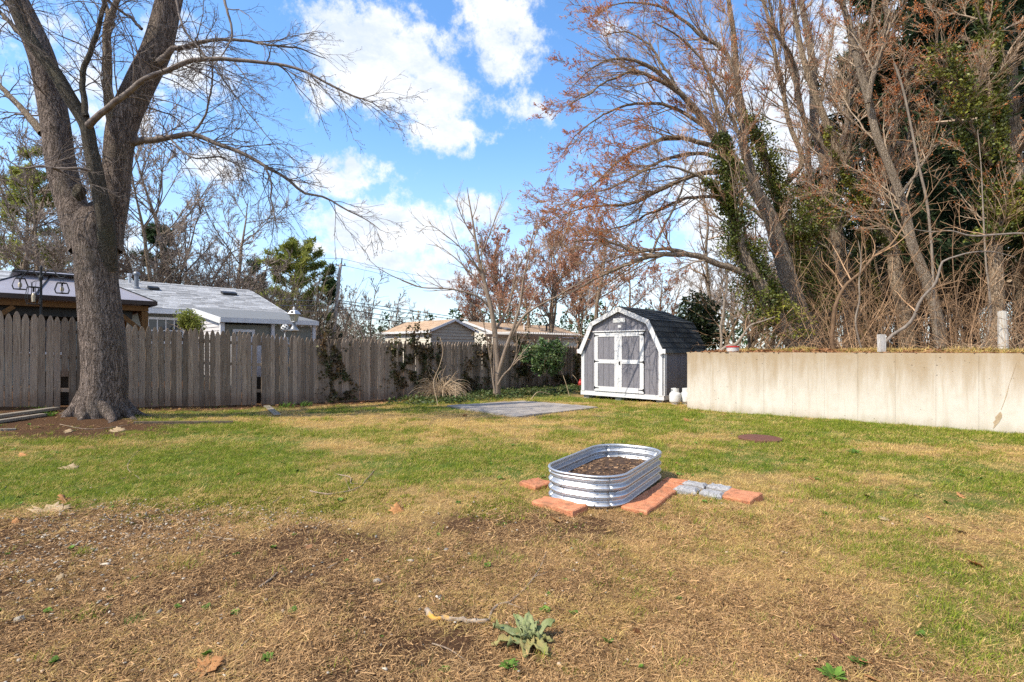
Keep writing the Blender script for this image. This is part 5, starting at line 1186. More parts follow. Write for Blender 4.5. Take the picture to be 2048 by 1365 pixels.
# saplings, stems and dead wood standing on the bank
def stem(name, label, cat, pts, Y, dY, mat, n=0, L=.8, up=.02, S=8, group=None, K2=3):
    P, R = resample(*pxpath(pts, Y, dY), 26); b = P[0].copy(); t = thing(name, label, cat, tuple(b), 0, group)
    g = Geo(); tubes(g, P[None], R[None], S); g.build('trunk', mat, t, True, off=b)
    if n:
        P1, R1 = spawn(P[None], R[None], n, .25, 1, (.4, 1.1), L, 7, .12, up, .5, .007, .3, relen=False); P2, R2 = spawn(P1, R1, K2, .15, 1, (.3, 1.0), .5, 4, .14, up, .7, .0055, .5)
        g = Geo(); tubes(g, P1, R1, 4); tubes(g, P2, R2, 3); g.build('branches', MT['bramble'], t, off=b)
    return t
MT['orange_bark'] = pm('orange_brown_bark', (.13, .078, .042), (.21, .13, .075), st=(2, 2, .5), sc_=8, bump=.3, bs=20)
MT['pale_bark'] = pm('bleached_bark', (.30, .245, .19), (.20, .16, .125), st=(2, 2, .5), sc_=8, bump=.3, bs=20)
MT['grey_dead'] = pm('grey_dead_wood', (.17, .14, .115), (.26, .215, .18), st=(2, 2, .5), sc_=8, bump=.3, bs=20)
stem('sapling', 'orange-brown sapling bending right on the bank, left of the white post', 'sapling', [(1668, 703, 11), (1663, 675, 9.5), (1667, 648, 9), (1668, 622, 8.6), (1680, 590, 8.2), (1692, 570, 7.4), (1720, 547, 6.6), (1748, 513, 5.8), (1782, 490, 5), (1812, 445, 4), (1850, 402, 3), (1900, 330, 1.6)], 12.2, (0, -.4), MT['orange_bark'], 16, 1.3, .02)
stem('sapling', 'crooked pale stem rising thinly left of the white post', 'sapling', [(1724, 703, 4.5), (1716, 675, 4.2), (1711, 640, 4), (1719, 600, 4), (1718, 565, 3.4), (1722, 520, 2.6), (1716, 480, 1.6)], 11.9, (0, -.1), MT['pale_bark'], 4, .5)
stem('dead_limb', 'grey dead limb leaning up to the right from behind the white post', 'dead branch', [(1766, 690, 8), (1788, 668, 8.4), (1810, 655, 8), (1828, 634, 7.6), (1839, 605, 7.4), (1852, 588, 7), (1868, 572, 6.4), (1878, 545, 5.6), (1884, 525, 5.5), (1910, 514, 4.5), (1945, 505, 3.8), (1985, 504, 3), (2030, 515, 2)], 11.2, (0, -.5, -.8), MT['grey_dead'], 7, .7, .0)
stem('dead_tree', 'tall pale broken stem standing among the dark pines', 'dead branch', [(1876, 700, 6), (1868, 600, 6), (1862, 480, 6), (1852, 395, 6), (1837, 330, 5.6), (1819, 238, 5), (1804, 172, 4.6), (1788, 126, 4.4)], 12.6, (0, -.2), MT['pale_bark'], 5, .8, .03)
stem('dead_limb', 'long pale branch reaching in level from the right edge', 'dead branch', [(2100, 480, 6), (2048, 468, 6), (1990, 470, 5.5), (1940, 472, 5), (1900, 462, 4), (1865, 464, 3), (1820, 458, 1.6)], 10.8, (0, .4), MT['grey_dead'], 12, .9, .01)
stem('sapling', 'white crooked birch-like stem by the red-lidded bucket', 'sapling', [(1441, 704, 6), (1443, 680, 5.5), (1441, 655, 5), (1446, 630, 4.6), (1449, 600, 3.6), (1455, 570, 2.6), (1450, 535, 1.4)], 14.2, (0, .2), MT['pale_bark'], 6, .6)
stem('dead_limb', 'fallen bleached branch lying on the wall end beside the bucket', 'dead branch', [(1440, 703, 7), (1455, 693, 8), (1470, 690, 8), (1485, 672, 6), (1500, 652, 4.5), (1525, 643, 3.4), (1550, 634, 2.2)], 13.4, (0, -.3), MT['pale_bark'], 5, .45, .03)
stem('sapling', 'slender upright stem right of the thick furrowed trunk', 'sapling', [(1913, 703, 4), (1912, 660, 3.8), (1913, 610, 3.4), (1908, 560, 2.8), (1905, 500, 2.2), (1910, 430, 1.4)], 12, (0, .1), MT['orange_bark'], 6, .8)
stem('sapling', 'slender stem bending beside the grey wooden post', 'sapling', [(1930, 703, 4), (1924, 660, 3.8), (1914, 620, 3.4), (1915, 580, 2.6), (1928, 540, 1.6)], 12, (0, .1), MT['orange_bark'], 5, .7)
stem('sapling', 'tall wavy stem in front of the ivy column', 'sapling', [(1962, 703, 7), (1975, 665, 6), (1981, 630, 5.4), (1979, 590, 5), (1972, 530, 4.4), (1969, 480, 4), (1966, 420, 3.2), (1962, 330, 2.4), (1955, 260, 1.4)], 11.6, (0, .2), MT['pale_bark'], 10, .9)
stem('sapling', 'thin grey tree standing right behind the shed roof', 'sapling', [(1421, 690, 9), (1420, 620, 8), (1416, 560, 7), (1412, 500, 6), (1416, 440, 4.5), (1400, 370, 3), (1390, 320, 1.6)], 21, (0, .2), MT['bark3'], 18, 1.6, .04, K2=6)
stem('sapling', 'dark upright sapling left of the ivy-wrapped leaning trunk', 'sapling', [(1500, 700, 7), (1490, 600, 6), (1494, 500, 5), (1484, 420, 4), (1490, 330, 2)], 19, (0, .2), MT['bark3'], 16, 1.4, .04, K2=6)
MT['whitewash'] = pm('flaking_whitewash', (.58, .55, .52), (.40, .37, .34), st=(6, 6, 1), sc_=7, rough=.9, bump=.4, bs=25)
# wooden posts on the bank
p = W(1763.5, 704, 10.6); g = Geo(); h = 34 * 10.6 / F; g.prism([(-.057, -.05, 0), (.057, -.05, 0), (.057, .05, 0), (-.057, .05, 0)], (-.01, 0, h)); g.box((-.01, 0, h + .003), (.10, .09, .008)); tag(g.build('fence_post', MT['whitewash'], loc=tuple(p)), 'short white square post standing on the bank behind the wall', 'post', 'old posts on the bank')
p = W(2007, 699, 10.0); g = Geo(); h = 76 * 10.0 / F; P = np.array([(0, 0, -.1), (-.01, 0, h * .4), (-.02, 0, h * .75), (-.025, 0, h)]); tubes(g, P[None], np.array([[.085, .08, .075, .07]]), 12); g.lathe([(.07, h), (0, h + .012)], c=(-.025, 0, 0), S=12); tag(g.build('fence_post', MT['post'], loc=tuple(p)), 'tall round grey wooden post on the bank near the right edge', 'post', 'old posts on the bank')

# ------------------------------------------------------------------ generic bare trees, grown once and copied
def bare_tree(name, label, cat, group, loc, H, spread, mats, seed, stems=1, budsz=0, mn=.012, n=(11, 7, 6, 4), up=.05, r0=None):
    global TR; keep = TR; TR = np.random.default_rng(seed)
    t = thing(name, label, cat, tuple(loc), 0, group); r0 = r0 or H * .017; b = np.zeros((stems, 3)); b[:, :2] = TR.standard_normal((stems, 2)) * .12 * (stems > 1)
    D = np.tile([0, 0, 1.0], (stems, 1)); D[:, :2] += TR.standard_normal((stems, 2)) * (.28 if stems > 1 else .05)
    P0, R0 = grow(b, D, np.full(stems, H * .93) * (.8 + .25 * TR.random(stems)), np.full(stems, r0 / stems ** .4), 14, .055, .03, .12)
    g = Geo(); tubes(g, P0, R0, 8); g.build('trunk', mats[0], t, True)
    P1, R1 = spawn(P0, R0, n[0], .16, .97, (.5, 1.0), spread, 9, .09, up, .5, mn * 1.6, .25); P2, R2 = spawn(P1, R1, n[1], .15, 1, (.35, .9), .48, 6, .11, up, .6, mn * 1.15, .35)
    P3, R3 = spawn(P2, R2, n[2], .12, 1, (.35, .95), .5, 4, .13, up, .7, mn * .8, .5); P4, R4 = spawn(P3, R3, n[3], .1, 1, (.35, 1.0), .5, 2, .12, up, .8, mn * .6, .7)
    g = Geo(); tubes(g, P1, R1, 5); tubes(g, P2, R2, 3); g.build('branches', mats[1], t)
    g = Geo(); tubes(g, P3, R3, 3); tubes(g, P4, R4, 3); g.build('twigs', mats[2], t)
    if budsz:
        q = tips(P4, 2, .9); g = Geo(); bits(g, q, np.full(len(q), budsz)); g.build('buds', mats[3], t)
    TR = keep; return t
fb, ft_ = MT['bark3'], MT['far_twig']
grp_l = 'bare trees beyond the left houses'; grp_m = 'red-budded maples beyond the shed'
q0 = bare_tree('background_tree', 'grey bare tree with a heavy trunk right above the pale ranch roof', 'tree', grp_l, W(378, 705, 31), 12.5, .58, (MT['bark2'], fb, ft_), 301, 1, mn=.022)
q1 = bare_tree('background_tree', 'bare many-stemmed tree just right of the big maple trunk', 'tree', grp_l, W(300, 705, 29), 11, .5, (MT['bark2'], fb, ft_), 302, 3, mn=.02)
q2 = bare_tree('background_tree', 'wispy bare tree right of the utility pole', 'tree', grp_l, W(705, 705, 58), 9.6, .42, (fb, fb, ft_), 303, 2, mn=.024, n=(9, 6, 5, 3))
m0 = bare_tree('red_maple', 'tall red-budded maple left of the shed, directly behind the pergola', 'tree', grp_m, W(1100, 705, 44), 13.2, .48, (MT['bark2'], fb, MT['twig_red'], MT['bud_far']), 304, 3, .10, mn=.02, n=(14, 8, 6, 4))
m1 = bare_tree('red_maple', 'grey-trunked red-budded maple right behind the shed peak', 'tree', grp_m, W(1190, 705, 36), 11.2, .5, (MT['bark2'], fb, MT['twig_red'], MT['bud_far']), 305, 1, .09, mn=.02)
def again(o, px, Y, s, rz, lab, grp=None, z=None):
    c = copy_tree(o); p = W(px, 705, Y); c.location = (p[0], p[1], p[2] if z is None else z); c.scale = (s, s, s * (.94 + .12 * TR.random())); c.rotation_euler = (0, 0, rz); c['label'] = lab
    if grp: c['group'] = grp
    return c
again(q0, 30, 27, .86, 1.9, 'tangled bare tree at the far left edge above the gazebo'); again(q1, 105, 25, .80, .8, 'bushy bare tree behind the hanging lanterns'); again(q1, -40, 30, 1.05, 2.9, 'bare tree cut off by the left edge')
again(q0, 62, 24, .72, 4.4, 'brown twiggy tree between the gazebo and the bright green pine'); again(q1, 128, 28, .84, 2.2, 'many-stemmed bare tree just left of the big maple trunk'); again(q0, 335, 27, .78, .4, 'bare tree between the big maple trunk and the heavy-trunked grey tree'); again(q1, 440, 30, .74, 5.4, 'low spreading bare tree over the middle of the pale ranch roof')
again(q0, 450, 36, .96, 3.6, 'bare tree above the right half of the pale ranch roof'); again(q1, 505, 38, .80, 4.4, 'bushy bare tree at the right end of the pale ranch roof'); again(q0, 250, 36, .95, 5.2, 'bare tree mostly hidden by the big maple trunk')
again(q1, 410, 33, .66, 2.4, 'short twiggy tree between the two roof vents'); again(q1, 590, 47, .72, 1.2, 'bare brown tree mixed into the yellow-green pine'); again(q1, 160, 32, .9, 3.9, 'bare tree right behind the fork of the big maple')
again(q2, 745, 62, 1.05, 1.1, 'bare tree in the middle of the gap of open sky'); again(q2, 775, 66, .92, 2.6, 'bare tree at the right side of the gap of open sky'); again(q2, 825, 55, .62, 4.0, 'small forked bare tree above the end of the tan outbuilding'); again(q2, 715, 72, .9, 5.0, 'faint bare tree farthest off beside the utility pole')
again(m0, 1005, 52, .98, 2.0, 'red-budded maple behind the young tree'); again(m0, 950, 60, .88, 4.2, 'round red-budded maple above the tan outbuilding'); again(m1, 1060, 48, 1.05, 3.3, 'red-budded maple between the young tree and the shed'); again(m0, 1160, 55, 1.0, .7, 'distant red-budded maple just left of the shed')
again(m1, 1255, 42, .9, 1.4, 'bare maple rising behind the shed roof ridge'); again(m1, 1320, 38, .72, 5.0, 'low bare maple behind the right slope of the shed roof', z=1.2); again(q2, 1385, 40, .95, 3.0, 'wispy bare tree behind the rear end of the shed', z=1.2); again(q2, 1470, 44, 1.0, .5, 'wispy bare tree left of the leaning trunks', z=1.2)
again(q0, 1330, 60, .75, 2.2, 'far grey bare tree over the shed roof', z=1.2); again(q1, 1450, 34, .8, 1.0, 'many-stemmed bare tree behind the bank near the shed', z=1.3)
for i, (px, Y, s, rz, lab) in enumerate([(1540, 30, .95, .4, 'grey bare tree deep in the wood behind the leaning maple'), (1600, 36, 1.1, 2.2, 'tall bare tree deep in the wood left of the pale trunk'), (1660, 28, .9, 3.1, 'bare tree deep in the wood behind the pale trunk'), (1725, 33, 1.05, 4.4, 'bare tree deep in the wood behind the ivy-clad slim trunk'), (1790, 25, .8, 5.5, 'bare tree deep in the wood behind the thick furrowed trunk'), (1900, 22, .8, 1.3, 'bare tree in front of the dark pines, right of the slim leaning trunk'), (1500, 26, .8, 5.9, 'many-branched bare tree behind the ivy-wrapped leaning trunk')]):
    again(q0 if i % 2 else q1, px, Y, s, rz, lab, 'bare trees deep in the wood', 1.4)

# ------------------------------------------------------------------ evergreens
def pine(name, label, group, loc, H, Rr, mat, seed, z0=.12, nb=34, sprays=26, ns=.30, nw=.035, shape=.8, per=9, trunk=True):
    global TR; keep = TR; TR = np.random.default_rng(seed)
    t = thing(name, label, 'evergreen', tuple(loc), 0, group)
    P0, R0 = grow(np.zeros((1, 3)), np.array([[0, 0, 1.0]]), np.array([H * .98]), np.array([H * .016]), 14, .02, .05, .1)
    if trunk: g = Geo(); tubes(g, P0, R0, 8); g.build('trunk', MT['bark2'], t, True)
    z = z0 + (1 - z0) * np.sort(TR.random(nb)) ** .9; s = z * 13.99; i = s.astype(int); c = P0[0, i] + (P0[0, i + 1] - P0[0, i]) * (s - i)[:, None]
    a = np.arange(nb) * 2.4 + TR.random(nb); L = Rr * (1 - z) ** shape * (.6 + .6 * TR.random(nb)) + Rr * .10
    P1, R1 = grow(c, np.stack([np.cos(a), np.sin(a), .15 + .5 * z], -1), L, .012 + .016 * L, 7, .06, .02, .25)
    P2, R2 = spawn(P1, R1, 7, .25, 1, (.4, 1.0), .32, 4, .08, .05, .5, .012, .4)
    g = Geo(); tubes(g, P1, R1, 4); tubes(g, P2, R2, 3); g.build('branches', MT['branch'], t)
    q = np.concatenate([tips(P2, max(2, sprays // 7), .85), tips(P1, sprays // 3, .6)]); m = len(q)
    d = unit(TR.standard_normal((m, per, 3)) + np.array([0, 0, .35])); sd = unit(np.cross(d, TR.standard_normal((m, per, 3)))) * nw
    ln = ns * (.6 + .8 * TR.random((m, per, 1))); o = q[:, None] + TR.standard_normal((m, per, 3)) * ns * .25
    V = np.stack([o - sd, o + sd, o + d * ln], 2).reshape(-1, 3); g = Geo(); g.add(V, [np.arange(len(V)).reshape(-1, 3)]); g.build('needles', mat, t)
    TR = keep; return t
gp = 'dark pines behind the bank'
e0 = pine('pine_tree', 'huge dark pine filling the right edge behind the ivy column', gp, (15.5, 15.5, 1.3), 16, 4.2, MT['needle_dark'], 401, .10, 64, 40, .42, .040, .35, 10)
e1 = again(e0, 1830, 21, 1.05, 1.3, 'dark pine behind the slim leaning trunk', z=1.3); again(e0, 1730, 27, .95, 2.9, 'dark pine showing behind the pale broken stem', z=1.3); again(e0, 1940, 24, 1.1, 4.1, 'dark pine between the ivy column and the slim leaning trunk', z=1.3); again(e0, 2080, 20, 1.0, 5.4, 'dark pine cut off by the right edge', z=1.3); again(e0, 1870, 34, 1.2, .6, 'dark pine farthest back in the wood at right', z=1.3)
pine('pine_tree', 'bright green pine at the left edge behind the big maple', 'evergreens beyond the houses', W(60, 705, 30), 11.9, 3.0, MT['needle_yel'], 402, .25, 40, 26, .34, .04, .7, 8)
pine('pine_tree', 'broad yellow-green pine left of the utility pole', 'evergreens beyond the houses', W(580, 705, 44), 9.9, 3.6, MT['needle_yel'], 403, .18, 44, 28, .40, .055, .5, 8)
pine('cedar_tree', 'narrow dark cedar just left of the utility pole', 'evergreens beyond the houses', W(652, 705, 50), 8.6, 1.7, MT['needle'], 404, .08, 40, 24, .34, .05, .8, 8)
pine('pine_tree', 'dark pine behind the bare trees over the pale ranch roof', 'evergreens beyond the houses', W(300, 705, 44), 11.2, 3.2, MT['needle'], 405, .12, 44, 26, .4, .055, .6, 8)
pine('pine_tree', 'dark slim pine over the right end of the pale ranch roof', 'evergreens beyond the houses', W(505, 705, 52), 9.4, 2.4, MT['needle'], 406, .12, 40, 24, .4, .06, .7, 8)
# far low wood along the horizon
g = Geo(); fw = np.random.default_rng(90)
for px in np.arange(-200, 1560, 9.0):
    Y = 105 + 40 * fw.random(); p = W(px, 700, Y); h = 5.5 + 5.5 * fw.random() + (3.0 if px < 640 or px > 900 else 0); m = 130
    z = fw.random(m) ** .8; a = fw.random(m) * 6.28; r = (1.5 + 1.8 * fw.random()) * (1 - z * .7) * np.sqrt(fw.random(m))
    q = np.stack([p[0] + r * np.cos(a), p[1] + r * np.sin(a), -1 + z * h], -1); TR_ = TR; bits(g, q, np.full(m, .75))
tag(g.build('far_woods', MT['needle'], off=(0, 0, 0)), kind='stuff')
MT['brown_wood'] = pm('far_brown_wood', (.10, .075, .055), (.17, .13, .10), sc_=.3, isl=.4)
m = 950; bp = np.array([W(x, 702, Y) for x, Y in zip(-120 + 800 * fw.random(m), 31 + 22 * fw.random(m))]); bp[:, 2] = .2; TRk = TR; TR = np.random.default_rng(91)
P_, R_ = grow(bp, np.stack([TR.standard_normal(m) * .35, TR.standard_normal(m) * .35, np.ones(m)], -1), 2.5 + 5.0 * TR.random(m), np.full(m, .035), 7, .10, .0, .4); P2_, R2_ = spawn(P_, R_, 7, .25, 1, (.4, 1.0), .36, 4, .14, .03, .6, .014, .6); TR = TRk
g = Geo(); tubes(g, P_, R_, 3); tubes(g, P2_, R2_, 3); tag(g.build('roadside_brush', MT['brown_wood']), kind='stuff')
g = Geo()
for px in np.arange(-60, 960, 5.0):
    Y = 62 + 26 * fw.random(); p = W(px, 700, Y); m = 26; h = 3.4 + 2.6 * fw.random()
    P0 = np.stack([p[0] + fw.standard_normal(m) * .7, np.full(m, p[1]), np.full(m, -.6)], -1); D0 = np.stack([fw.standard_normal(m) * .35, fw.standard_normal(m) * .3, np.ones(m)], -1)
    P_, R_ = grow(P0, D0, h * (.5 + .7 * fw.random(m)), np.full(m, .035), 4, .15, .03, .5); tubes(g, P_, R_, 3)
tag(g.build('far_brush', MT['brown_wood']), kind='stuff')

# ------------------------------------------------------------------ leafy shrubs
def shrub(name, label, cat, loc, rx, ry, rz_, n, size, mat, seed, group=None, stems=9, hollow=.35):
    global TR; keep = TR; TR = np.random.default_rng(seed)
    t = thing(name, label, cat, tuple(loc), 0, group)
    D = np.stack([TR.standard_normal(stems) * .5 * rx, TR.standard_normal(stems) * .5 * ry, np.ones(stems) * rz_], -1)
    P_, R_ = grow(np.zeros((stems, 3)), D, np.linalg.norm(D, axis=1) * 1.3, np.full(stems, .012), 6, .12, .0, .4); P2_, R2_ = spawn(P_, R_, 6, .3, 1, (.4, 1.0), .5, 4, .12, .02, .6, .005, .5)
    g = Geo(); tubes(g, P_, R_, 5); tubes(g, P2_, R2_, 3); g.build('branches', MT['branch'], t)
    d = unit(TR.standard_normal((n, 3))); r = (hollow + (1 - hollow) * TR.random(n) ** .6)[:, None]; nz = fbm(d[:, 0] * 2.2 + 5, d[:, 2] * 2.2 + d[:, 1] + seed, seed, 3)[:, None]
    q = d * r * (.25 + 1.5 * nz) * np.array([rx, ry, rz_]) + np.array([0, 0, rz_ * 1.0]); k = fbm(q[:, 0] * 3 + 7, q[:, 2] * 3 + q[:, 1] * 2, seed + 1, 3) > .40
    g = Geo(); bits(g, q[k], np.full(k.sum(), size), .2, False); g.build('foliage', mat, t); TR = keep; return t
p = W(1088, 752, 18.2); shrub('holly_bush', 'leafy variegated shrub growing up over the fence left of the shed', 'shrub', (p[0], p[1], p[2]), .68, .45, .68, 5200, .085, MT['shrub'], 501)
p = W(1402, 702, 19.0); shrub('evergreen_shrub', 'dark leafy shrub behind the rear end of the shed roof', 'shrub', (p[0] - .1, p[1], p[2] - .1), 1.05, .9, 1.05, 5200, .12, MT['dark_shrub'], 502)
p = W(378, 668, 15.0); shrub('clipped_shrub', 'small rounded yellow-green shrub top showing over the fence before the ranch house', 'shrub', (p[0], p[1], p[2] - .05), .36, .36, .36, 3200, .05, MT['needle_yel'], 503)

# ================================================================== IVY AND GROWTH ALONG THE FENCE
def fence_pt(px, py, off):
    """point just in front of the fence face in this pixel"""
    k = (px - 1024) / F; Y = (FENCE_V + off) / (UY * k - UX); return W(px, py, Y)
FIV = [('brown ivy on the fence right of the dark gap', [(655, 690, 14, 60), (675, 745, 22, 50), (683, 790, 26, 26)], 1500, 1),
       ('dense brown ivy on the fence behind the dry grass mound', [(790, 700, 10, 26), (808, 735, 22, 60), (828, 690, 12, 60), (850, 700, 12, 60), (835, 765, 40, 34), (880, 780, 60, 18)], 4200, 2),
       ('thin ivy strands on the fence under the tan gable', [(877, 720, 4, 40), (864, 725, 4, 40)], 420, 3),
       ('brown ivy on the fence left of the young trunk', [(962, 690, 12, 30), (975, 730, 10, 60), (940, 760, 16, 40), (968, 790, 22, 20)], 1700, 4),
       ('dark ivy on the fence between the young trunk and the variegated shrub', [(1046, 720, 16, 58), (1040, 700, 12, 40)], 2400, 5),
       ('dark ivy on the fence in the corner beside the shed', [(1150, 720, 12, 60), (1130, 752, 24, 26), (1112, 760, 22, 22), (1155, 690, 8, 30)], 3000, 6)]
for lab, blobs, n, sd in FIV:
    r = np.random.default_rng(600 + sd); w_ = np.array([b[2] * b[3] for b in blobs], float); w_ /= w_.sum(); pts = []
    for b, k in zip(blobs, w_):
        for _ in range(int(n * k)):
            px = b[0] + b[2] * r.normal() * .6; py = b[1] + b[3] * np.clip(r.normal() * .55, -1.1, 1.1)
            if py > 800 or fbm(px * .10 + sd, py * .06, 80 + sd, 3) < .47: continue
            pts.append(fence_pt(px, py, .03 + .14 * r.random() ** 2))
    pts = np.array(pts); base = fence_pt(blobs[0][0], 795, .05); g = Geo(); bits(g, pts, np.full(len(pts), .085), .1, False)
    o = g.build('ivy_vine', MT['ivy_fence'], off=base, loc=tuple(base)); tag(o, lab, 'ivy', 'ivy climbing the fence')
# dry mound of ornamental grass
p = G(880, 797); dm = thing('dry_grass_mound', 'drooping mound of dry straw-coloured stalks against the fence', 'grass mound', tuple(p))
TRk = TR; TR = np.random.default_rng(610); m = 330; a = TR.random(m) * 6.28
D = np.stack([np.cos(a) * (.1 + .5 * TR.random(m)), np.sin(a) * (.1 + .5 * TR.random(m)), np.ones(m) * 1.3], -1)
P_, R_ = grow(np.stack([np.cos(a) * .16, np.sin(a) * .16, np.zeros(m)], -1), D, .65 + .55 * TR.random(m), np.full(m, .0065), 9, .09, -.30, .5); P_[:, :, 2] = np.maximum(P_[:, :, 2], .01)
g = Geo(); tubes(g, P_, R_, 3); g.build('stalks', MT['stalk'], dm)
# loose canes and suckers by the fence
for i, (pts, lab) in enumerate([([(876, 812), (868, 760), (880, 730), (886, 700), (880, 675)], 'thin bare sucker standing in front of the brown ivy'), ([(905, 795), (870, 765), (850, 725), (842, 700)], 'bent bare cane leaning over the dry grass mound'), ([(912, 800), (911, 770)], 'short upright stub right of the dry grass mound'),
                               ([(1139, 793), (1131, 765), (1124, 745)], 'pale cane leaning against the fence near the shed corner'), ([(1163, 775), (1150, 755), (1145, 750)], 'short pale cane leaning by the red can'), ([(505, 800), (520, 786), (545, 785), (560, 794)], 'arching dry cane at the foot of the fence by the narrow gap'), ([(1060, 802), (1075, 785), (1100, 788)], 'arching dry cane on the ground ivy under the variegated shrub')]):
    Y0 = G(pts[0][0], max(pts[0][1], 785))[1]; P_ = np.array([W(x, y, Y0 + .1 * k) for k, (x, y) in enumerate(pts)]); P_[0, 2] = gz(P_[0, 0], P_[0, 1])
    Q, R_ = resample(P_, np.linspace(.012, .006, len(P_)), 12) if len(P_) > 2 else (np.linspace(P_[0], P_[1], 5), np.full(5, .014))
    tag(Geo().tube(Q, R_, 6).build('bare_cane', MT['stalk'], off=Q[0], loc=tuple(Q[0])), lab, 'cane', 'bare canes along the fence')
TR = TRk
MT['dark_plank'] = pm('dark_old_timber', (.13, .09, .06), (.20, .145, .10), st=(2, 14, 2), sc_=5, rough=.9, bump=.4, bs=20)
# timber edging boards
def board(a, b, wd, th, label, cat='board', mat='plank'):
    a, b = as3(a), as3(b); c = (a + b) / 2; g = Geo(); g.bar(a - c, b - c, wd, th); tag(g.build('timber_board', MT[mat], loc=tuple(c)), label, cat, 'old boards at the foot of the fence')
board(G(-60, 838, .05), G(112, 816, .05), .16, .05, 'long grey plank lying at the left edge, nearest the fence'); board(G(-60, 851, .03), G(88, 829, .03), .13, .045, 'grey plank lying at the left edge, in front of the other')
board(G(268, 846, .02), G(466, 845, .02), .06, .05, 'thin dark timber strip lying in the grass right of the big trunk', mat='dark_plank'); board(G(-30, 861, .01), G(32, 859, .01), .08, .03, 'short grey plank on bare soil at the left edge')
board(G(533, 812, .03), G(555, 830, .03), .14, .02, 'small pale board lying among dead leaves by the fence gap')
# black bin corner seen through the fence gaps
for px, py, lab in ((124, 770, 'black plastic bin seen through the gap low in the left fence'), (521, 786, 'black plastic bin seen through the narrow gap in the fence')):
    p = fence_pt(px, 800, -.55); z = float(gz(p[0], p[1])); g = Geo(); g.box((0, 0, .33), (.55, .55, .66), YAW, taper=1.1); g.box((0, 0, .67), (.64, .64, .05), YAW); tag(g.build('bin', MT['black'], loc=(p[0], p[1], z)), lab, 'bin', 'black bins behind the fence')
p = fence_pt(521, 740, -1.3); g = Geo(); g.box((0, 0, .75), (.1, 1.5, 1.5), YAW); g.box((.05, 0, 1.32), (.04, 1.5, .05), YAW); tag(g.build('grey_panel', MT['lilac'], loc=(p[0], p[1], float(gz(p[0], p[1])) + .25)), 'pale grey panel showing through the narrow gap in the fence', 'panel')

# ================================================================== SCATTERED GROUND COVER
def blade_tuft(name, mat, n, h, spread, w, lean, curl, seed, segs=2, lie=False):
    r = np.random.default_rng(seed); g = Geo()
    for _ in range(n):
        a = r.random() * 6.28; q = spread * math.sqrt(r.random()); b = np.array([q * math.cos(a), q * math.sin(a), -.004]); d = r.random() * 6.28
        L = h * (.55 + .7 * r.random()); e = (np.pi / 2 - lean * (.4 + .8 * r.random())) if not lie else .03 + .34 * r.random() ** 2
        pts = [b]; dd = d
        for k in range(segs + 1):
            pts.append(pts[-1] + np.array([math.cos(dd) * math.cos(e), math.sin(dd) * math.cos(e), math.sin(e)]) * L / (segs + 1)); e -= curl * (.5 + r.random()); dd += (r.random() - .5) * (.8 if lie else .4)
            if pts[-1][2] < .003: pts[-1][2] = .003 + .01 * r.random(); e = max(e, 0)
        sd = np.array([-math.sin(d + .4), math.cos(d + .4), .0]) * w * (.6 + .7 * r.random()); V = []
        for k, p in enumerate(pts[:-1]): V += [p - sd * (1 - .25 * k), p + sd * (1 - .25 * k)]
        V.append(pts[-1]); q4 = [[2 * k, 2 * k + 1, 2 * k + 3, 2 * k + 2] for k in range(len(pts) - 2)]; m_ = len(V)
        g.add(V, ([q4] if q4 else []) + [[[m_ - 3, m_ - 2, m_ - 1]]])
    return bpy.data.objects.new(name, g.mesh(name, mat))
def scatter(name, pts, rot, scl, protos):
    col = bpy.data.collections.new(name + '_pieces')
    for o in protos: col.objects.link(o)
    me = bpy.data.meshes.new(name); me.vertices.add(len(pts)); me.vertices.foreach_set('co', pts.astype('f4').ravel())
    for k, t, v in (('rot', 'FLOAT_VECTOR', rot), ('scl', 'FLOAT', scl), ('pick', 'INT', RNG.integers(0, len(protos), len(pts)))):
        a = me.attributes.new(k, t, 'POINT'); a.data.foreach_set('vector' if t == 'FLOAT_VECTOR' else 'value', np.asarray(v).astype('i4' if t == 'INT' else 'f4').ravel())
    o = put(name, me); ng = bpy.data.node_groups.new(name, 'GeometryNodeTree')
    ng.interface.new_socket('Geometry', in_out='INPUT', socket_type='NodeSocketGeometry'); ng.interface.new_socket('Geometry', in_out='OUTPUT', socket_type='NodeSocketGeometry')
    N = ng.nodes; gi = N.new('NodeGroupInput'); go = N.new('NodeGroupOutput'); ip = N.new('GeometryNodeInstanceOnPoints'); ci = N.new('GeometryNodeCollectionInfo')
    ci.inputs['Collection'].default_value = col; ci.inputs['Separate Children'].default_value = True; ci.inputs['Reset Children'].default_value = True
    def at(k, t): n_ = N.new('GeometryNodeInputNamedAttribute'); n_.data_type = t; n_.inputs['Name'].default_value = k; return [s for s in n_.outputs if s.enabled][0]
    L = ng.links; L.new(gi.outputs[0], ip.inputs['Points']); L.new(ci.outputs[0], ip.inputs['Instance']); ip.inputs['Pick Instance'].default_value = True
    L.new(at('pick', 'INT'), ip.inputs['Instance Index']); L.new(at('rot', 'FLOAT_VECTOR'), ip.inputs['Rotation']); L.new(at('scl', 'FLOAT'), ip.inputs['Scale']); L.new(ip.outputs[0], go.inputs[0])
    md = o.modifiers.new('scatter', 'NODES'); md.node_group = ng; return tag(o, kind='stuff')
gr = np.random.default_rng(700)
def lawn_points(n, y0, y1):
    """points over the yard, evenly by area, within the view plus a margin"""
    out = []
    while sum(len(o) for o in out) < n:
        y = np.sqrt(gr.random(n * 2) * (y1 ** 2 - y0 ** 2) + y0 ** 2); x = (gr.random(n * 2) * 2 - 1) * (y * 1.08 + 1.7); out.append(np.stack([x, y], -1))
    return np.concatenate(out)[:n]
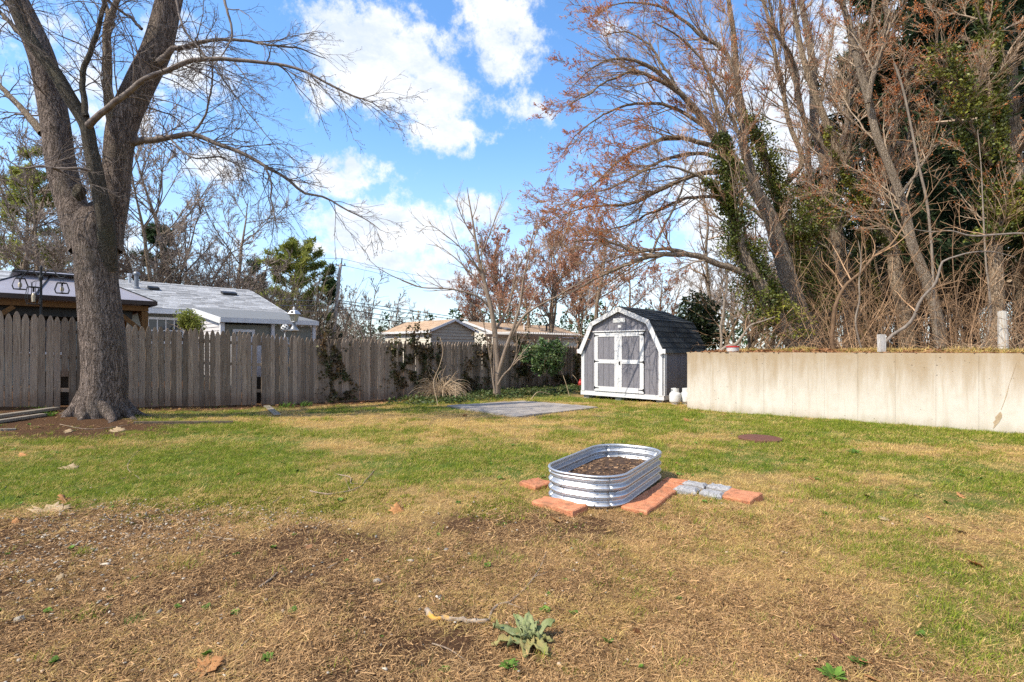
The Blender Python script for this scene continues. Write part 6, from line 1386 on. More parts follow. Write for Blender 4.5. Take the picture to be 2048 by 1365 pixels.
def in_yard(p):
    x, y = p[:, 0], p[:, 1]; u, v = to_uv(x, y); ok = (v > FENCE_V + .12)
    ok &= ~((u > WALL_U - .03) & (v > WALL_V - .02))
    du, dv = u - to_uv(4.32, 14.6)[0], v - to_uv(4.32, 14.6)[1]; ok &= ~((dv < .05) & (dv > -SW - .05) & (du > -.05))
    c, s = math.cos(-AX), math.sin(-AX); lx = (x - PC[0]) * c - (y - PC[1]) * s; ly = (x - PC[0]) * s + (y - PC[1]) * c
    ex = np.maximum(np.abs(lx) - (PL / 2 - .34), 0); ey = np.maximum(np.abs(ly) - (PW / 2 - .34), 0); ok &= np.hypot(ex, ey) > .35
    iu = np.array([a[0] for a in A]); iv = np.array([a[1] for a in A]); ok &= ~((u > iu.min() + .12) & (u < iu.max() - .12) & (v > iv.min() + .12) & (v < iv.max() - .12))
    ok &= np.hypot(x - p_cover[0], y - p_cover[1]) > .34; ok &= np.hypot(x + 7.5, y - 9.35) > .55
    for (cx, cy, L, Wd, an) in PAV:
        c, s = math.cos(-an), math.sin(-an); lx = (x - cx) * c - (y - cy) * s; ly = (x - cx) * s + (y - cy) * c; ok &= ~((np.abs(lx) < L / 2 - .022) & (np.abs(ly) < Wd / 2 - .022))
    return ok
p_cover = G(1520, 880); PAV = [(sp0[0] + sd_[0] * .65, sp0[1] + sd_[1] * .65, 1.30, .25, SA) for sd_ in [np.array([math.cos(SA), math.sin(SA)])]] + [(.435, 4.735, .48, .215, math.atan2(-.33, .344)), (.265, 5.52, .3, .25, .75), (2.25, 5.04, .31, .265, math.atan2(-.24, .20)), (1.98, 5.30, .5, .32, -.64)]
def field(bands, prob, protos, name, smin, smax, tilt=.12, zoff=0.0):
    PP, SS = [], []
    for n, y0, y1, k in bands:
        p = lawn_points(int(n * 1.22), y0, y1); p = p[in_yard(p)]; pr_ = prob(p[:, 0], p[:, 1]); p = p[gr.random(len(p)) < pr_]; PP.append(p); SS.append(k * (smin + (smax - smin) * gr.random(len(p))))
    p = np.concatenate(PP); s = np.concatenate(SS); z = ground_full(p[:, 0], p[:, 1]) + zoff
    rot = np.stack([gr.standard_normal(len(p)) * tilt, gr.standard_normal(len(p)) * tilt, gr.random(len(p)) * 6.28], -1)
    return scatter(name, np.column_stack([p, z]), rot, s, protos)
def p_green(x, y):
    g_, s_, m_, t_ = masks(x, y); n = fbm(x * 1.7, y * 1.7, 41, 4); n2 = fbm(x * 7, y * 7, 44, 2); return np.clip((g_ * 1.08 - .17 + (n - .5) * 2.9 + (n2 - .5) * .9) * (1 - s_) ** 1.2, 0, 1) * .95 + .012
def p_straw(x, y):
    g_, s_, m_, t_ = masks(x, y); n = fbm(x * 2.6, y * 2.6, 42, 3); return np.clip((1.05 - .55 * g_ + (n - .5) * 1.3) * (1 - s_) ** 1.3 * (1 - .55 * t_), 0, 1)
def p_thatch(x, y):
    g_, s_, m_, t_ = masks(x, y); n = fbm(x * 2.1, y * 2.1, 43, 4); return np.clip(t_ * (1.05 + (n - .5) * 4.5) * (1 - .80 * s_) + .16 * (1 - g_) * (1 - s_), 0, 1)
greens = [blade_tuft('grass_tuft', MT['grass'], 16, .050, .055, .0017, .75, .22, 710 + i) for i in range(5)]
straws = [blade_tuft('straw_tuft', MT['straw'], 15, .050, .06, .0016, 1.25, .30, 720 + i) for i in range(5)]
thatchs = [blade_tuft('thatch_tuft', MT['thatch'], 17, .095, .085, .0018, 0, .06, 730 + i, 3, True) for i in range(6)]
# (points, nearest, farthest, size)
field([(15000, 1.9, 4.2, .85), (22000, 4.2, 7.5, 1.0), (26000, 7.5, 11, 1.25), (20000, 11, 16.5, 1.6)], p_green, greens, 'grass', .5, 1.5)
field([(9000, 1.9, 4.2, .85), (18000, 4.2, 7.5, 1.0), (22000, 7.5, 11, 1.25), (16000, 11, 16.5, 1.6)], p_straw, straws, 'dry_grass', .6, 1.2)
field([(13000, 1.9, 3.4, .9), (13000, 3.4, 5.2, 1.0), (7000, 5.2, 8, 1.1)], p_thatch, thatchs, 'dead_thatch', .55, 1.25, .10, -.004)
flk = []
for i in range(4):
    r = np.random.default_rng(790 + i); g = Geo()
    for _ in range(30):
        L = .006 + .03 * r.random() ** 2; a = r.random() * 6.28; c = np.array([.09 * r.standard_normal(), .09 * r.standard_normal(), .003 + .006 * r.random()]); d = np.array([math.cos(a), math.sin(a), .25 * r.standard_normal()]) * L; s = np.array([-math.sin(a), math.cos(a), .3 * r.standard_normal()]) * (.0012 + .0022 * r.random()); g.add([c - d - s, c - d + s, c + d + s * .6, c + d - s * .6], [[[0, 1, 2, 3]]])
    flk.append(bpy.data.objects.new('dead_flakes', g.mesh('dead_flakes', MT['flake'])))
field([(9000, 1.9, 3.6, .85), (8000, 3.6, 6, 1.0)], lambda x, y: np.clip((masks(x, y)[3] * .7 + masks(x, y)[1] * .15) * (.15 + 2.2 * sstep(fbm(x * 2.4, y * 2.4, 53, 4), .36, .66)) * .62, 0, 1), flk, 'dead_flakes', .7, 1.2, .06, .0)
field([(2600, 5, 16, 1.2)], lambda x, y: np.clip(masks(x, y)[1] * .9, 0, 1), flk, 'soil_flakes', .8, 1.3, .06, .0)
longg = [blade_tuft('grass_tuft', MT['grass'], 22, .095, .07, .0022, .95, .30, 815 + i, 3) for i in range(4)]
longs = [blade_tuft('straw_tuft', MT['straw'], 24, .10, .09, .0021, 1.35, .30, 825 + i, 3) for i in range(4)]
pal = [blade_tuft('thatch_tuft', MT['straw'], 20, .12, .10, .0019, 0, .06, 835 + i, 3, True) for i in range(4)]
field([(2600, 2, 4.5, .6), (5200, 4.5, 9, .8), (5200, 9, 16, 1.1)], lambda x, y: np.clip(p_green(x, y) * sstep(fbm(x * 3.1, y * 3.1, 54, 3), .50, .66), 0, 1), longg, 'long_grass', .5, 1.15, .2)
field([(2600, 2, 4.5, .6), (5200, 4.5, 9, .8), (5200, 9, 16, 1.1)], lambda x, y: np.clip((1 - masks(x, y)[1]) * sstep(fbm(x * 2.3, y * 2.3, 55, 4), .50, .64), 0, 1), longs, 'long_dry_grass', .5, 1.2, .2)
field([(7000, 1.9, 3.6, .75), (6000, 3.6, 5.6, .9)], lambda x, y: np.clip(masks(x, y)[3] * sstep(fbm(x * 1.6 + 3, y * 2.2, 56, 4), .40, .56) * (.3 + .9 * sstep(x, -.9, .6)), 0, 1), pal, 'pale_thatch', .5, 1.15, .1, .0)
# short green stubble and moss in the bare places
mossp = [blade_tuft('moss_tuft', MT['moss'], 26, .016, .05, .0035, .8, .1, 740 + i, 1) for i in range(3)]
field([(15000, 2.2, 5.6, .9), (5000, 5.6, 10, 1.3)], lambda x, y: np.clip(masks(x, y)[2] * (.5 + 1.6 * fbm(x * 4, y * 4, 46, 3)) - .12, 0, 1), mossp, 'moss', .5, 1.3)
# weeds: small rosettes of leaves
def rosette(name, mat, n, L, w_, seed, e0=.3):
    r = np.random.default_rng(seed); g = Geo()
    for i in range(n):
        a = i * 2.4 + r.random() * .5; e = e0 + .7 * r.random(); l = L * (.6 + .6 * r.random()); d = np.array([math.cos(a) * math.cos(e), math.sin(a) * math.cos(e), math.sin(e)]); s = np.array([-math.sin(a), math.cos(a), 0]) * w_ * l
        c = d * l; V = [np.zeros(3), d * l * .35 + s * .8, c * .7 + s + np.array([0, 0, -.02 * l]), c + np.array([0, 0, -.12 * l]), c * .7 - s + np.array([0, 0, -.02 * l]), d * l * .35 - s * .8, c * .6 + np.array([0, 0, .05 * l])]
        g.add(V, [[[0, 1, 6], [1, 2, 6], [2, 3, 6], [3, 4, 6], [4, 5, 6], [5, 0, 6]]])
    return g.mesh(name, mat)
wme = [bpy.data.objects.new('weed_rosette', rosette('weed_rosette', MT['weed'], 11, .035, .34, 750 + i)) for i in range(3)]
field([(420, 2.1, 4.8, 1.0), (500, 4.8, 9, 1.2)], lambda x, y: .16 * np.ones_like(x), wme, 'small_weeds', .4, 1.1)
# pebbles
def pebble_mesh(seed):
    r = np.random.default_rng(seed); t = (1 + 5 ** .5) / 2
    V = unit(np.array([(-1, t, 0), (1, t, 0), (-1, -t, 0), (1, -t, 0), (0, -1, t), (0, 1, t), (0, -1, -t), (0, 1, -t), (t, 0, -1), (t, 0, 1), (-t, 0, -1), (-t, 0, 1)], float)) * (1 + .18 * r.standard_normal((12, 1))) * np.array([1, .72, .42])
    Fc = [(0, 11, 5), (0, 5, 1), (0, 1, 7), (0, 7, 10), (0, 10, 11), (1, 5, 9), (5, 11, 4), (11, 10, 2), (10, 7, 6), (7, 1, 8), (3, 9, 4), (3, 4, 2), (3, 2, 6), (3, 6, 8), (3, 8, 9), (4, 9, 5), (2, 4, 11), (6, 2, 10), (8, 6, 7), (9, 8, 1)]
    g = Geo(); g.add(V * .016, [Fc]); return g.mesh('pebble', PEB[seed % 3], True)
PEB = [pm('pebble_pale', (.36, .30, .225), (.46, .40, .32), sc_=60, rough=.7, objr=.35), pm('pebble_grey', (.19, .165, .135), (.29, .26, .22), sc_=60, rough=.75, objr=.35), pm('pebble_tan', (.32, .22, .14), (.44, .33, .22), sc_=60, rough=.7, objr=.35)]
pebs = [bpy.data.objects.new('pebble', pebble_mesh(i)) for i in range(6)]
def p_peb(x, y):
    c = ell(x, y, -3.6, 3.5, 1.15, 1.15, .55); c2 = ell(x, y, -2.6, 4.35, 1.1, .45, .5); s_ = masks(x, y)[1]; n = fbm(x * 2, y * 2, 47, 3)
    return np.clip(1.0 * c * (.35 + 1.3 * (n - .2)) + .42 * c2 + .05 * s_ * (y < 5) + .010, 0, 1)
field([(17000, 1.9, 5.4, .8), (700, 5.4, 9, 1.0)], p_peb, pebs, 'gravel', .3, 1.15, .25, .011)
# leaf litter along the fence and on the bank, loose leaves on the lawn
def litter_leaf(seed):
    r = np.random.default_rng(seed); g = Geo(); s = .045; a = np.linspace(0, 2 * math.pi, 9)[:-1]; rr_ = s * (.55 + .55 * r.random(8)); V = [(0, 0, .006)] + [(q * math.cos(t), q * math.sin(t), .022 * r.random()) for q, t in zip(rr_, a)]
    g.add(V, [[[0, 1 + i, 1 + (i + 1) % 8] for i in range(8)]]); return g.mesh('litter_leaf', MT['deadleaf'])
litp = [bpy.data.objects.new('litter_leaf', litter_leaf(760 + i)) for i in range(5)]
def p_lit(x, y):
    u, v = to_uv(x, y); b = sstep(v, FENCE_V + 1.6, FENCE_V + .4); return np.clip(.75 * b * (.4 + fbm(x * 1.5, y * 1.5, 48, 3)) + .010, 0, 1) * (x < 3.2)
field([(900, 2, 5, .7), (9000, 5, 20, 1.0)], p_lit, litp, 'leaf_litter', .5, 1.3, .35, .008)
# ground ivy at the foot of the fence
def p_givy(x, y):
    u, v = to_uv(x, y); b = sstep(v, FENCE_V + 3.4, FENCE_V + 1.2) * sstep(u, 7.6, 9.2); return np.clip(b * (.30 + 1.1 * fbm(x * 1.3, y * 1.3, 49, 3)) * .95, 0, 1) * (sstep(x, -3.6, -2.4))
giv = []
for i in range(4):
    TRk = TR; TR = np.random.default_rng(770 + i); g = Geo(); m = 26; bits(g, np.stack([TR.standard_normal(m) * .09, TR.standard_normal(m) * .09, .02 + .08 * TR.random(m)], -1), np.full(m, .062), .45, False); giv.append(bpy.data.objects.new('ground_ivy_sprig', g.mesh('ground_ivy_sprig', MT['ivy_ground']))); TR = TRk
field([(16000, 11, 22, 1.0)], p_givy, giv, 'ground_ivy', .6, 1.3, .2)
# fresh green shoots by the fence
for i, (px, py, s, lab) in enumerate([(575, 815, 1.0, 'clump of fresh green blades at the fence foot, nearest the small pale board'), (612, 812, .9, 'broad-leaved green clump at the fence foot, right of the fresh blades'), (305, 808, .8, 'green sprout at the fence foot right of the big trunk'), (82, 822, .6, 'green sprout beside the left planks'), (98, 832, .6, 'second green sprout beside the left planks, nearer the big trunk'), (660, 805, .55, 'small green tuft under the brown fence ivy')]):
    p = G(px, py); o = blade_tuft('green_shoots', MT['weed'], 46, .20 * s, .16 * s, .010, .7, .25, 780 + i, 2); sc.collection.objects.link(o); o.location = p; tag(o, lab, 'weed', 'green shoots along the fence')
# ---- growth on the bank
TRk = TR; TR = np.random.default_rng(800)
def bank(n, u0, u1, v0, v1):
    u = WALL_U + u0 + (u1 - u0) * TR.random(n); v = WALL_V + v0 + (v1 - v0) * TR.random(n); return np.stack([UX * u + UY * v, UY * u - UX * v, tz(u, v)], -1)
m = 1000; b = bank(m, 1.0, 7, .3, 13); k = fbm(b[:, 0] * .7, b[:, 1] * .7, 51, 3) > .36; b = b[k]; m = len(b)
D = np.stack([TR.standard_normal(m) * .55, TR.standard_normal(m) * .55, .55 + .9 * TR.random(m)], -1); P_, R_ = grow(b, D, .7 + 1.5 * TR.random(m) ** 1.4, np.full(m, .0062), 7, .12, -.07, .45)
P2_, R2_ = spawn(P_, R_, 3, .2, 1, (.4, 1.1), .45, 4, .15, -.03, .7, .004, .5); g = Geo(); tubes(g, P_, R_, 3); tubes(g, P2_, R2_, 3); tag(g.build('brambles', MT['bramble']), kind='stuff')
m = 520; b = bank(m, 3, 10, -.2, 16); D = np.stack([TR.standard_normal(m) * .3, TR.standard_normal(m) * .3, np.ones(m)], -1); P_, R_ = grow(b, D, 1.3 + 2.4 * TR.random(m), np.full(m, .009), 8, .10, .0, .4)
P2_, R2_ = spawn(P_, R_, 6, .25, 1, (.4, 1.1), .40, 4, .14, .0, .6, .005, .5); g = Geo(); tubes(g, P_, R_, 3); tubes(g, P2_, R2_, 3); tag(g.build('undergrowth', MT['bramble']), kind='stuff')
m = 1700; b = bank(m, 9, 26, -1, 30); D = np.stack([TR.standard_normal(m) * .3, TR.standard_normal(m) * .3, np.ones(m)], -1); P_, R_ = grow(b, D, 1.6 + 3.2 * TR.random(m), np.full(m, .016), 6, .10, .0, .4); P2_, R2_ = spawn(P_, R_, 4, .25, 1, (.4, 1.1), .40, 3, .14, .0, .6, .009, .5); g = Geo(); tubes(g, P_, R_, 3); tubes(g, P2_, R2_, 3); tag(g.build('woodland_brush', MT['brown_wood']), kind='stuff')
b = bank(9000, .28, 3.0, 0.1, 12); s = .6 + .9 * TR.random(len(b)); scatter('bank_leaf_litter', b + np.array([0, 0, .01]), np.stack([TR.standard_normal(len(b)) * .4, TR.standard_normal(len(b)) * .4, TR.random(len(b)) * 6.28], -1), s, litp)
b = bank(700, -.02, .27, 0.0, 12); b[:, 2] = 1.412; s = .5 + .7 * TR.random(len(b)); scatter('wall_top_litter', b, np.stack([TR.standard_normal(len(b)) * .3, TR.standard_normal(len(b)) * .3, TR.random(len(b)) * 6.28], -1), s * .8, litp)
b = bank(5200, .27, 1.6, 0.1, 12); k = fbm(b[:, 0] * 1.3, b[:, 1] * 1.3, 52, 3) > .47; b = b[k]; s = .7 + .9 * TR.random(len(b)); scatter('bank_grass', b, np.stack([TR.standard_normal(len(b)) * .2, TR.standard_normal(len(b)) * .2, TR.random(len(b)) * 6.28], -1), s * 1.3, [blade_tuft('grass_tuft', MT['grass'], 14, .05, .06, .002, .8, .25, 810), blade_tuft('straw_tuft', MT['straw'], 14, .06, .07, .002, 1.0, .28, 811), blade_tuft('straw_tuft', MT['straw'], 14, .07, .07, .002, .9, .28, 812)])
m = 130; b = bank(m, .5, 1.5, 5.2, 9.2); D = np.stack([TR.standard_normal(m) * .7, TR.standard_normal(m) * .5, .3 + .5 * TR.random(m)], -1); P_, R_ = grow(b, D, .35 + .6 * TR.random(m), np.full(m, .005), 6, .10, -.08, .5); g = Geo(); tubes(g, P_, R_, 3); tag(g.build('dry_canes', MT['stalk']), kind='stuff')
TR = TRk

# ================================================================== THE LARGER THINGS LYING ON THE LAWN
def leaf_mesh(seed, kind, mat):
    """a lobed fallen leaf with a curl; kind 'maple' or 'oak'"""
    r = np.random.default_rng(seed); g = Geo()
    if kind == 'maple': out = [(0, -.9), (.12, -.55), (.62, -.66), (.50, -.34), (1.0, -.10), (.72, .06), (.80, .42), (.42, .28), (.34, .62), (.14, .62), (0, 1.0), (-.14, .62), (-.36, .64), (-.42, .26), (-.82, .40), (-.72, .06), (-1.0, -.12), (-.50, -.34), (-.60, -.68), (-.12, -.55)]
    else: out = [(0, -1.0), (.10, -.6), (.38, -.5), (.2, -.25), (.52, -.08), (.24, .12), (.48, .42), (.2, .5), (.22, .8), (0, 1), (-.22, .8), (-.2, .5), (-.48, .42), (-.24, .12), (-.52, -.08), (-.2, -.25), (-.38, -.5), (-.10, -.6)]
    out = np.array(out) + .05 * r.standard_normal((len(out), 2)); ph = r.random() * 6; am = .06 + .12 * r.random()
    zf = lambda q: am * (np.sin(q[:, 0] * 2.6 + ph) * .6 + q[:, 0] ** 2 * .8 + (q[:, 1] ** 2) * .35) + .02
    V2 = np.vstack([[(0, 0)], out * .5, out]); z = zf(V2); V = np.column_stack([V2, z]); n = len(out)
    g.add(V, [[[0, 1 + i, 1 + (i + 1) % n] for i in range(n)], [[1 + i, 1 + n + i, 1 + n + (i + 1) % n, 1 + (i + 1) % n] for i in range(n)]])
    me = g.mesh('fallen_leaf', mat, True); return me
def leaf(px, py, s, kind, mat, rz, lab, seed, tilt=(0, 0)):
    p = G(px, py, .012); o = put('fallen_leaf', leaf_mesh(seed, kind, MT[mat]), None, (p[0], p[1], float(ground_full(p[0], p[1])) + .012), (tilt[0], tilt[1], rz)); o.scale = (s, s, s); md = o.modifiers.new('thick', 'SOLIDIFY'); md.thickness = .012
    tag(o, lab, 'leaf', 'large fallen leaves on the lawn')
leaf(417, 1338, .092, 'maple', 'leaf_tan', -.6, 'large tan maple leaf at the bottom edge, left of centre', 1, (.22, -.06))
leaf(100, 1018, .17, 'maple', 'leaf_pale', .4, 'biggest curled pale leaf heap on the left green grass', 2, (.2, .1)); leaf(135, 1001, .13, 'oak', 'leaf_tan', 1.3, 'tan leaf touching the biggest curled leaf on the left', 3, (.5, .1))
leaf(138, 938, .11, 'maple', 'leaf_pale', .2, 'pale curled leaf on the left green grass, farther than the biggest one', 4, (.4, .1)); leaf(47, 910, .10, 'oak', 'leaf_tan', 1.0, 'reddish leaf at the left edge by the moss', 5, (.3, 0))
leaf(235, 861, .13, 'maple', 'leaf_pale', .8, 'pale leaf on the soil edge in front of the big trunk', 6, (.4, .1)); leaf(188, 826, .14, 'maple', 'leaf_tan', 2.0, 'tan leaf caught on the roots of the big trunk', 7, (.6, .2)); leaf(136, 863, .12, 'oak', 'leaf_pale', .4, 'small pale leaf on the dark soil left of the big trunk', 8, (.2, 0))
leaf(795, 1022, .085, 'maple', 'leaf_tan', .5, 'orange-brown leaf on bare soil left of the steel bed', 9, (.7, .2)); leaf(1110, 1044, .055, 'maple', 'leaf_tan', 1.5, 'small orange leaf just below the front left paver', 10, (.5, .4)); leaf(852, 1022, .03, 'oak', 'leaf_pale', 1.1, 'small whitish leaf right of the orange-brown leaf', 11)
leaf(1922, 1064, .07, 'oak', 'leaf_dark', 1.9, 'dark maroon oak leaf on the right straw', 12, (.3, .3)); leaf(1858, 1038, .03, 'oak', 'leaf_tan', .3, 'small tan leaf left of the maroon leaf', 13, (.3, 0)); leaf(1768, 1042, .06, 'maple', 'leaf_pale', .3, 'star-shaped pale leaf on the right straw', 14, (.2, .1))
leaf(1952, 1128, .07, 'maple', 'leaf_tan', 1.0, 'curled tan leaf near the right edge below the maroon leaf', 15, (.4, .3)); leaf(1735, 1318, .06, 'oak', 'leaf_tan', 2.0, 'tan leaf at the green corner patch at bottom right', 16, (.3, .2)); leaf(1680, 1278, .05, 'oak', 'leaf_dark', .5, 'small dark leaf beside the bare hollow at bottom right', 17, (.3, .2)); leaf(1752, 1356, .05, 'oak', 'leaf_tan', 1.4, 'orange leaf tip at the bottom edge right of centre', 18, (.3, .2))
leaf(1625, 958, .07, 'oak', 'leaf_tan', .2, 'tan leaf on the grass well right of the lone square paver', 19, (.3, .2)); leaf(1922, 994, .08, 'oak', 'leaf_tan', -.4, 'orange leaf on the right straw nearest the wall', 20, (.2, .2)); leaf(1835, 995, .07, 'oak', 'leaf_dark', .9, 'dark brown leaf on the straw between the lone paver and the right edge', 21, (.3, .2)); leaf(1735, 993, .06, 'oak', 'leaf_dark', 2.2, 'dark curled leaf right of the lone square paver', 22, (.4, .2))
leaf(1620, 995, .06, 'oak', 'leaf_pale', 1.2, 'pinkish leaf just right of the lone square paver', 23, (.3, .2)); leaf(115, 1162, .05, 'oak', 'leaf_pale', .1, 'pinkish leaf on the left bare soil', 24, (.3, .2)); leaf(1376, 843, .13, 'maple', 'leaf_tan', .6, 'tan leaf on the green lawn in front of the wall end', 25, (.5, .2)); leaf(30, 1045, .06, 'oak', 'leaf_tan', .5, 'brown leaf at the left edge below the biggest curled leaf', 26, (.4, .2))
# sticks
def stick(pts, w0, w1, lab, mat='stick', forks=(), cat='stick', lift=.5):
    def path(q, a, b):
        P = np.array([G(x, y) for x, y in q]); r = np.linspace(a, b, len(P)); P[:, 2] = ground_full(P[:, 0], P[:, 1]) + r * lift + .006; return resample(P, r, 18) if len(P) > 2 else (np.linspace(P[0], P[1], 6), np.linspace(a, b, 6))
    P, R_ = path(pts, w0, w1); k = np.random.default_rng(int(pts[0][0])); P = P + k.standard_normal(P.shape) * w0 * .18; t = thing('fallen_stick', lab, cat, tuple(P[0]), 0, 'sticks lying on the lawn')
    g = Geo(); tubes(g, P[None], (R_ * (1 + .12 * k.standard_normal(len(R_))))[None], 8); K_ = g.n - 8; g.P.setdefault(8, []).append(np.array([list(range(8))[::-1], list(range(K_, K_ + 8))])); g.build('shaft', MT[mat], t, True, off=P[0])
    for q, a, b in forks:
        P2, R2 = path(q, a, b); g = Geo(); tubes(g, P2[None], R2[None], 6); g.build('side_twig', MT['stick'], t, True, off=P[0])
stick([(854, 1226), (862, 1238), (868, 1243), (890, 1240), (920, 1243), (950, 1246), (978, 1244)], .015, .011, 'thick broken stick with orange lichen in front of the woolly plant', 'lichen_stick', [([(978, 1244), (985, 1225), (1000, 1213), (1018, 1210)], .008, .007), ([(1018, 1210), (1045, 1185), (1068, 1160), (1080, 1140), (1093, 1108)], .0065, .003), ([(1064, 1160), (1080, 1155), (1095, 1148)], .004, .002), ([(1018, 1212), (1035, 1218), (1050, 1222)], .005, .002)])
stick([(620, 986), (660, 992), (700, 985), (735, 960), (748, 944)], .010, .004, 'dark forked twig on the grass left of the steel bed', 'stick', [([(672, 950), (700, 958), (708, 972), (735, 968)], .008, .004), ([(700, 985), (690, 960)], .005, .003)])
stick([(285, 962), (265, 950), (255, 938), (262, 920), (280, 900)], .006, .002, 'pale forked twig on the left green grass', 'stick', [([(255, 938), (258, 925)], .005, .002), ([(240, 960), (262, 955)], .005, .003)])
stick([(520, 1178), (545, 1158), (555, 1148)], .007, .003, 'short dark twig on bare soil at lower left'); stick([(865, 1290), (890, 1298), (930, 1320), (945, 1340)], .004, .002, 'thin pale twig at the bottom edge left of the woolly plant', 'stick'); stick([(470, 1085), (430, 1078), (400, 1072)], .006, .003, 'thin twig on the mossy soil at left')
stick([(120, 852), (180, 858), (260, 850)], .008, .004, 'twig on the dark soil in front of the big trunk'); stick([(540, 1010), (552, 1002), (560, 995)], .006, .003, 'short twig on the mossy patch left of centre'); stick([(655, 1138), (675, 1127), (680, 1124)], .006, .003, 'short dark twig on bare soil left of centre'); stick([(480, 1300), (500, 1280), (505, 1270)], .004, .002, 'thin dark twig right of the large tan maple leaf')
# woolly-leaved rosette
p = G(1058, 1290); z = float(ground_full(p[0], p[1])); mu = thing('mullein_plant', 'pale woolly green rosette plant at the bottom edge, centre', 'plant', (p[0], p[1], z))
def big_leaf(L, Wd, a, e, droop, seed, mat, name='leaf', fold=.25):
    r = np.random.default_rng(seed); n = 10; g = Geo(); V = []; s = np.linspace(0, 1, n); pos = np.zeros(3); ee = e
    for k in range(n):
        wd = Wd * (math.sin(math.pi * min(.06 + s[k] * .94, 1) ** .8) ** .75) * (1 - .1 * r.random()); wob = .012 * r.standard_normal()
        d = np.array([math.cos(a) * math.cos(ee), math.sin(a) * math.cos(ee), math.sin(ee)]); sd = np.array([-math.sin(a), math.cos(a), 0]); up = np.cross(d, sd) * -1
        up = np.array([-math.cos(a) * math.sin(ee), -math.sin(a) * math.sin(ee), math.cos(ee)])
        for q in (-1, -.5, 0, .5, 1): V.append(pos + sd * q * wd / 2 + up * (fold * wd * abs(q) ** 1.4 + (.012 * r.standard_normal() if abs(q) == 1 else .004 * r.standard_normal())))
        pos = pos + d * L / (n - 1); ee -= droop * (.5 + s[k])
        if pos[2] < .012: pos[2] = .012; ee = max(ee, 0)
    g.add(V, [[[5 * k + j, 5 * k + j + 1, 5 * k + j + 6, 5 * k + j + 5] for k in range(n - 1) for j in range(4)]]); o = g.build(name, MT[mat], mu, True); o.modifiers.new('thick', 'SOLIDIFY').thickness = .003; return o
for L, Wd, a, e, dr, mt in [(.155, .075, 2.2, .75, .06, 'mullein'), (.15, .066, 1.55, .85, .07, 'mullein'), (.165, .07, .45, .55, .05, 'mullein'), (.19, .085, 2.95, .42, .06, 'mullein'), (.11, .052, .9, .95, .09, 'mullein'), (.085, .045, 2.6, 1.1, .08, 'mullein'), (.08, .045, 4.0, 1.0, .10, 'mullein'), (.085, .042, 5.6, 1.0, .1, 'mullein'),
                            (.13, .06, 3.75, .25, .06, 'mullein'), (.155, .072, 4.55, .10, .02, 'mullein_old'), (.17, .075, 5.25, .15, .03, 'mullein_old'), (.13, .062, -.25, .35, .09, 'mullein_old'), (.19, .07, 3.35, .10, .03, 'mullein_old')]:
    big_leaf(L, Wd, a, e, dr, int(L * 1000 + a * 100), mt).location.z = .01
me = [rosette('weed', MT['weed'], 30, .07, .17, 840 + i, .25) for i in range(2)]
for i, (px, py, s, lab) in enumerate([(1018, 1338, 1.0, 'bright green weed just below the woolly rosette at the bottom edge'), (1668, 1350, 1.3, 'bright green weed at the bottom edge right of centre'), (890, 1345, .6, 'small green weed at the bottom edge left of the woolly rosette'), (535, 1322, .7, 'small dark green weed right of the large tan maple leaf'), (1715, 1322, .9, 'green weed on the edge of the corner grass at bottom right'), (1358, 1198, .5, 'tiny yellow-green weed on the straw right of the woolly rosette'), (1710, 908, 2.2, 'dark green flat weed on the lawn right of the rusty cover'), (1008, 1050, .6, 'small weed at the edge of the moss patch')]):
    p = G(px, py); o = put('weed', me[i % 2], None, (p[0], p[1], float(ground_full(p[0], p[1])) + .004), (0, 0, i * 1.3)); o.scale = (s * .75, s * .75, s * .6); tag(o, lab, 'weed', 'weeds on the lawn')
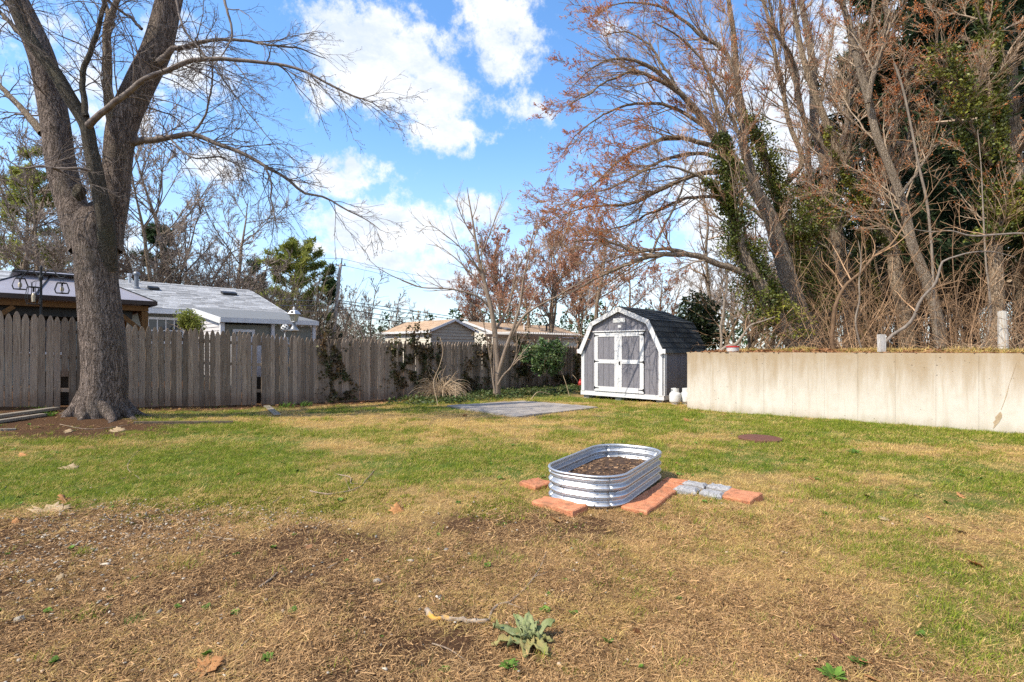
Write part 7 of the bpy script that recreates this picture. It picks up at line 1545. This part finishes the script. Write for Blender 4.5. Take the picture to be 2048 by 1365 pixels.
for i, (px, py, s, h, mt, lab) in enumerate([(1220, 1095, 1, .10, 'straw', 'dry bleached grass tuft on the straw below the pavers'), (1610, 1108, 1.2, .12, 'straw', 'dry bleached grass tuft on the right straw'), (1395, 1045, .9, .07, 'grass', 'green tussock right below the long red strip'), (1318, 1030, .7, .06, 'grass', 'green tussock at the near end of the long red strip'), (1302, 1033, .6, .05, 'grass', 'small green tussock touching the nearest strip paver'), (350, 1130, 1.4, .11, 'straw', 'dry grass tuft on the left bare soil'), (165, 1110, .8, .08, 'grass', 'green tuft at the edge of the left gravel'), (175, 1235, 1.1, .07, 'grass', 'olive tuft on the left bare soil, near the bottom'), (268, 1245, .7, .06, 'weed', 'tiny green tuft right of the olive tuft at lower left'), (2030, 1248, 1.2, .12, 'grass', 'dark green tussock at the lower right edge'), (1180, 1008, .6, .05, 'weed', 'green tuft between the front paver and the steel bed'), (675, 990, .9, .07, 'straw', 'dry tuft by the dark forked twig')]):
    p = G(px, py); o = blade_tuft('grass_tussock', MT[mt], 60, h, .07 * s, .0022, .75, .22, 860 + i, 3); sc.collection.objects.link(o); o.location = (p[0], p[1], float(ground_full(p[0], p[1]))); tag(o, lab, 'grass tuft', 'grass tussocks on the lawn')
# single stones big enough to pick out
for i, (px, py, s, lab) in enumerate([(755, 1164, 2.1, 'flat grey stone on bare soil left of centre'), (893, 1100, 1.6, 'bright white stone on bare soil near the middle'), (774, 1155, 1.2, 'small upright pale stone beside the flat grey stone'), (822, 1125, 1.5, 'pale grey stone up from the flat grey stone'), (880, 1197, 1.1, 'round white pebble above the lichened stick'), (1118, 1335, 1.1, 'white pebble at the bottom edge right of the woolly rosette'), (40, 1242, 2.0, 'large grey pebble at the left edge'), (62, 1170, 1.6, 'grey pebble on the left gravel'), (255, 1075, 2.0, 'whitish flat stone on the mossy soil at left'), (213, 1136, 1.7, 'pale stone right of the left gravel'), (318, 1228, 1.3, 'white pebble on bare soil at lower left')]):
    p = G(px, py); o = put('stone', pebs[i % 6].data, None, (p[0], p[1], float(ground_full(p[0], p[1])) + .006), (.2, .1, i * 1.1)); o.scale = (s, s, s * 1.3); tag(o, lab, 'stone', 'single stones on the lawn')
p = G(1863, 853); o = put('dandelion', rosette('dandelion', MT['yellow'], 16, .035, .22, 880, .3), None, (p[0], p[1], float(ground_full(p[0], p[1])) + .05)); tag(o, 'yellow dandelion flower in the grass below the concrete wall', 'flower')
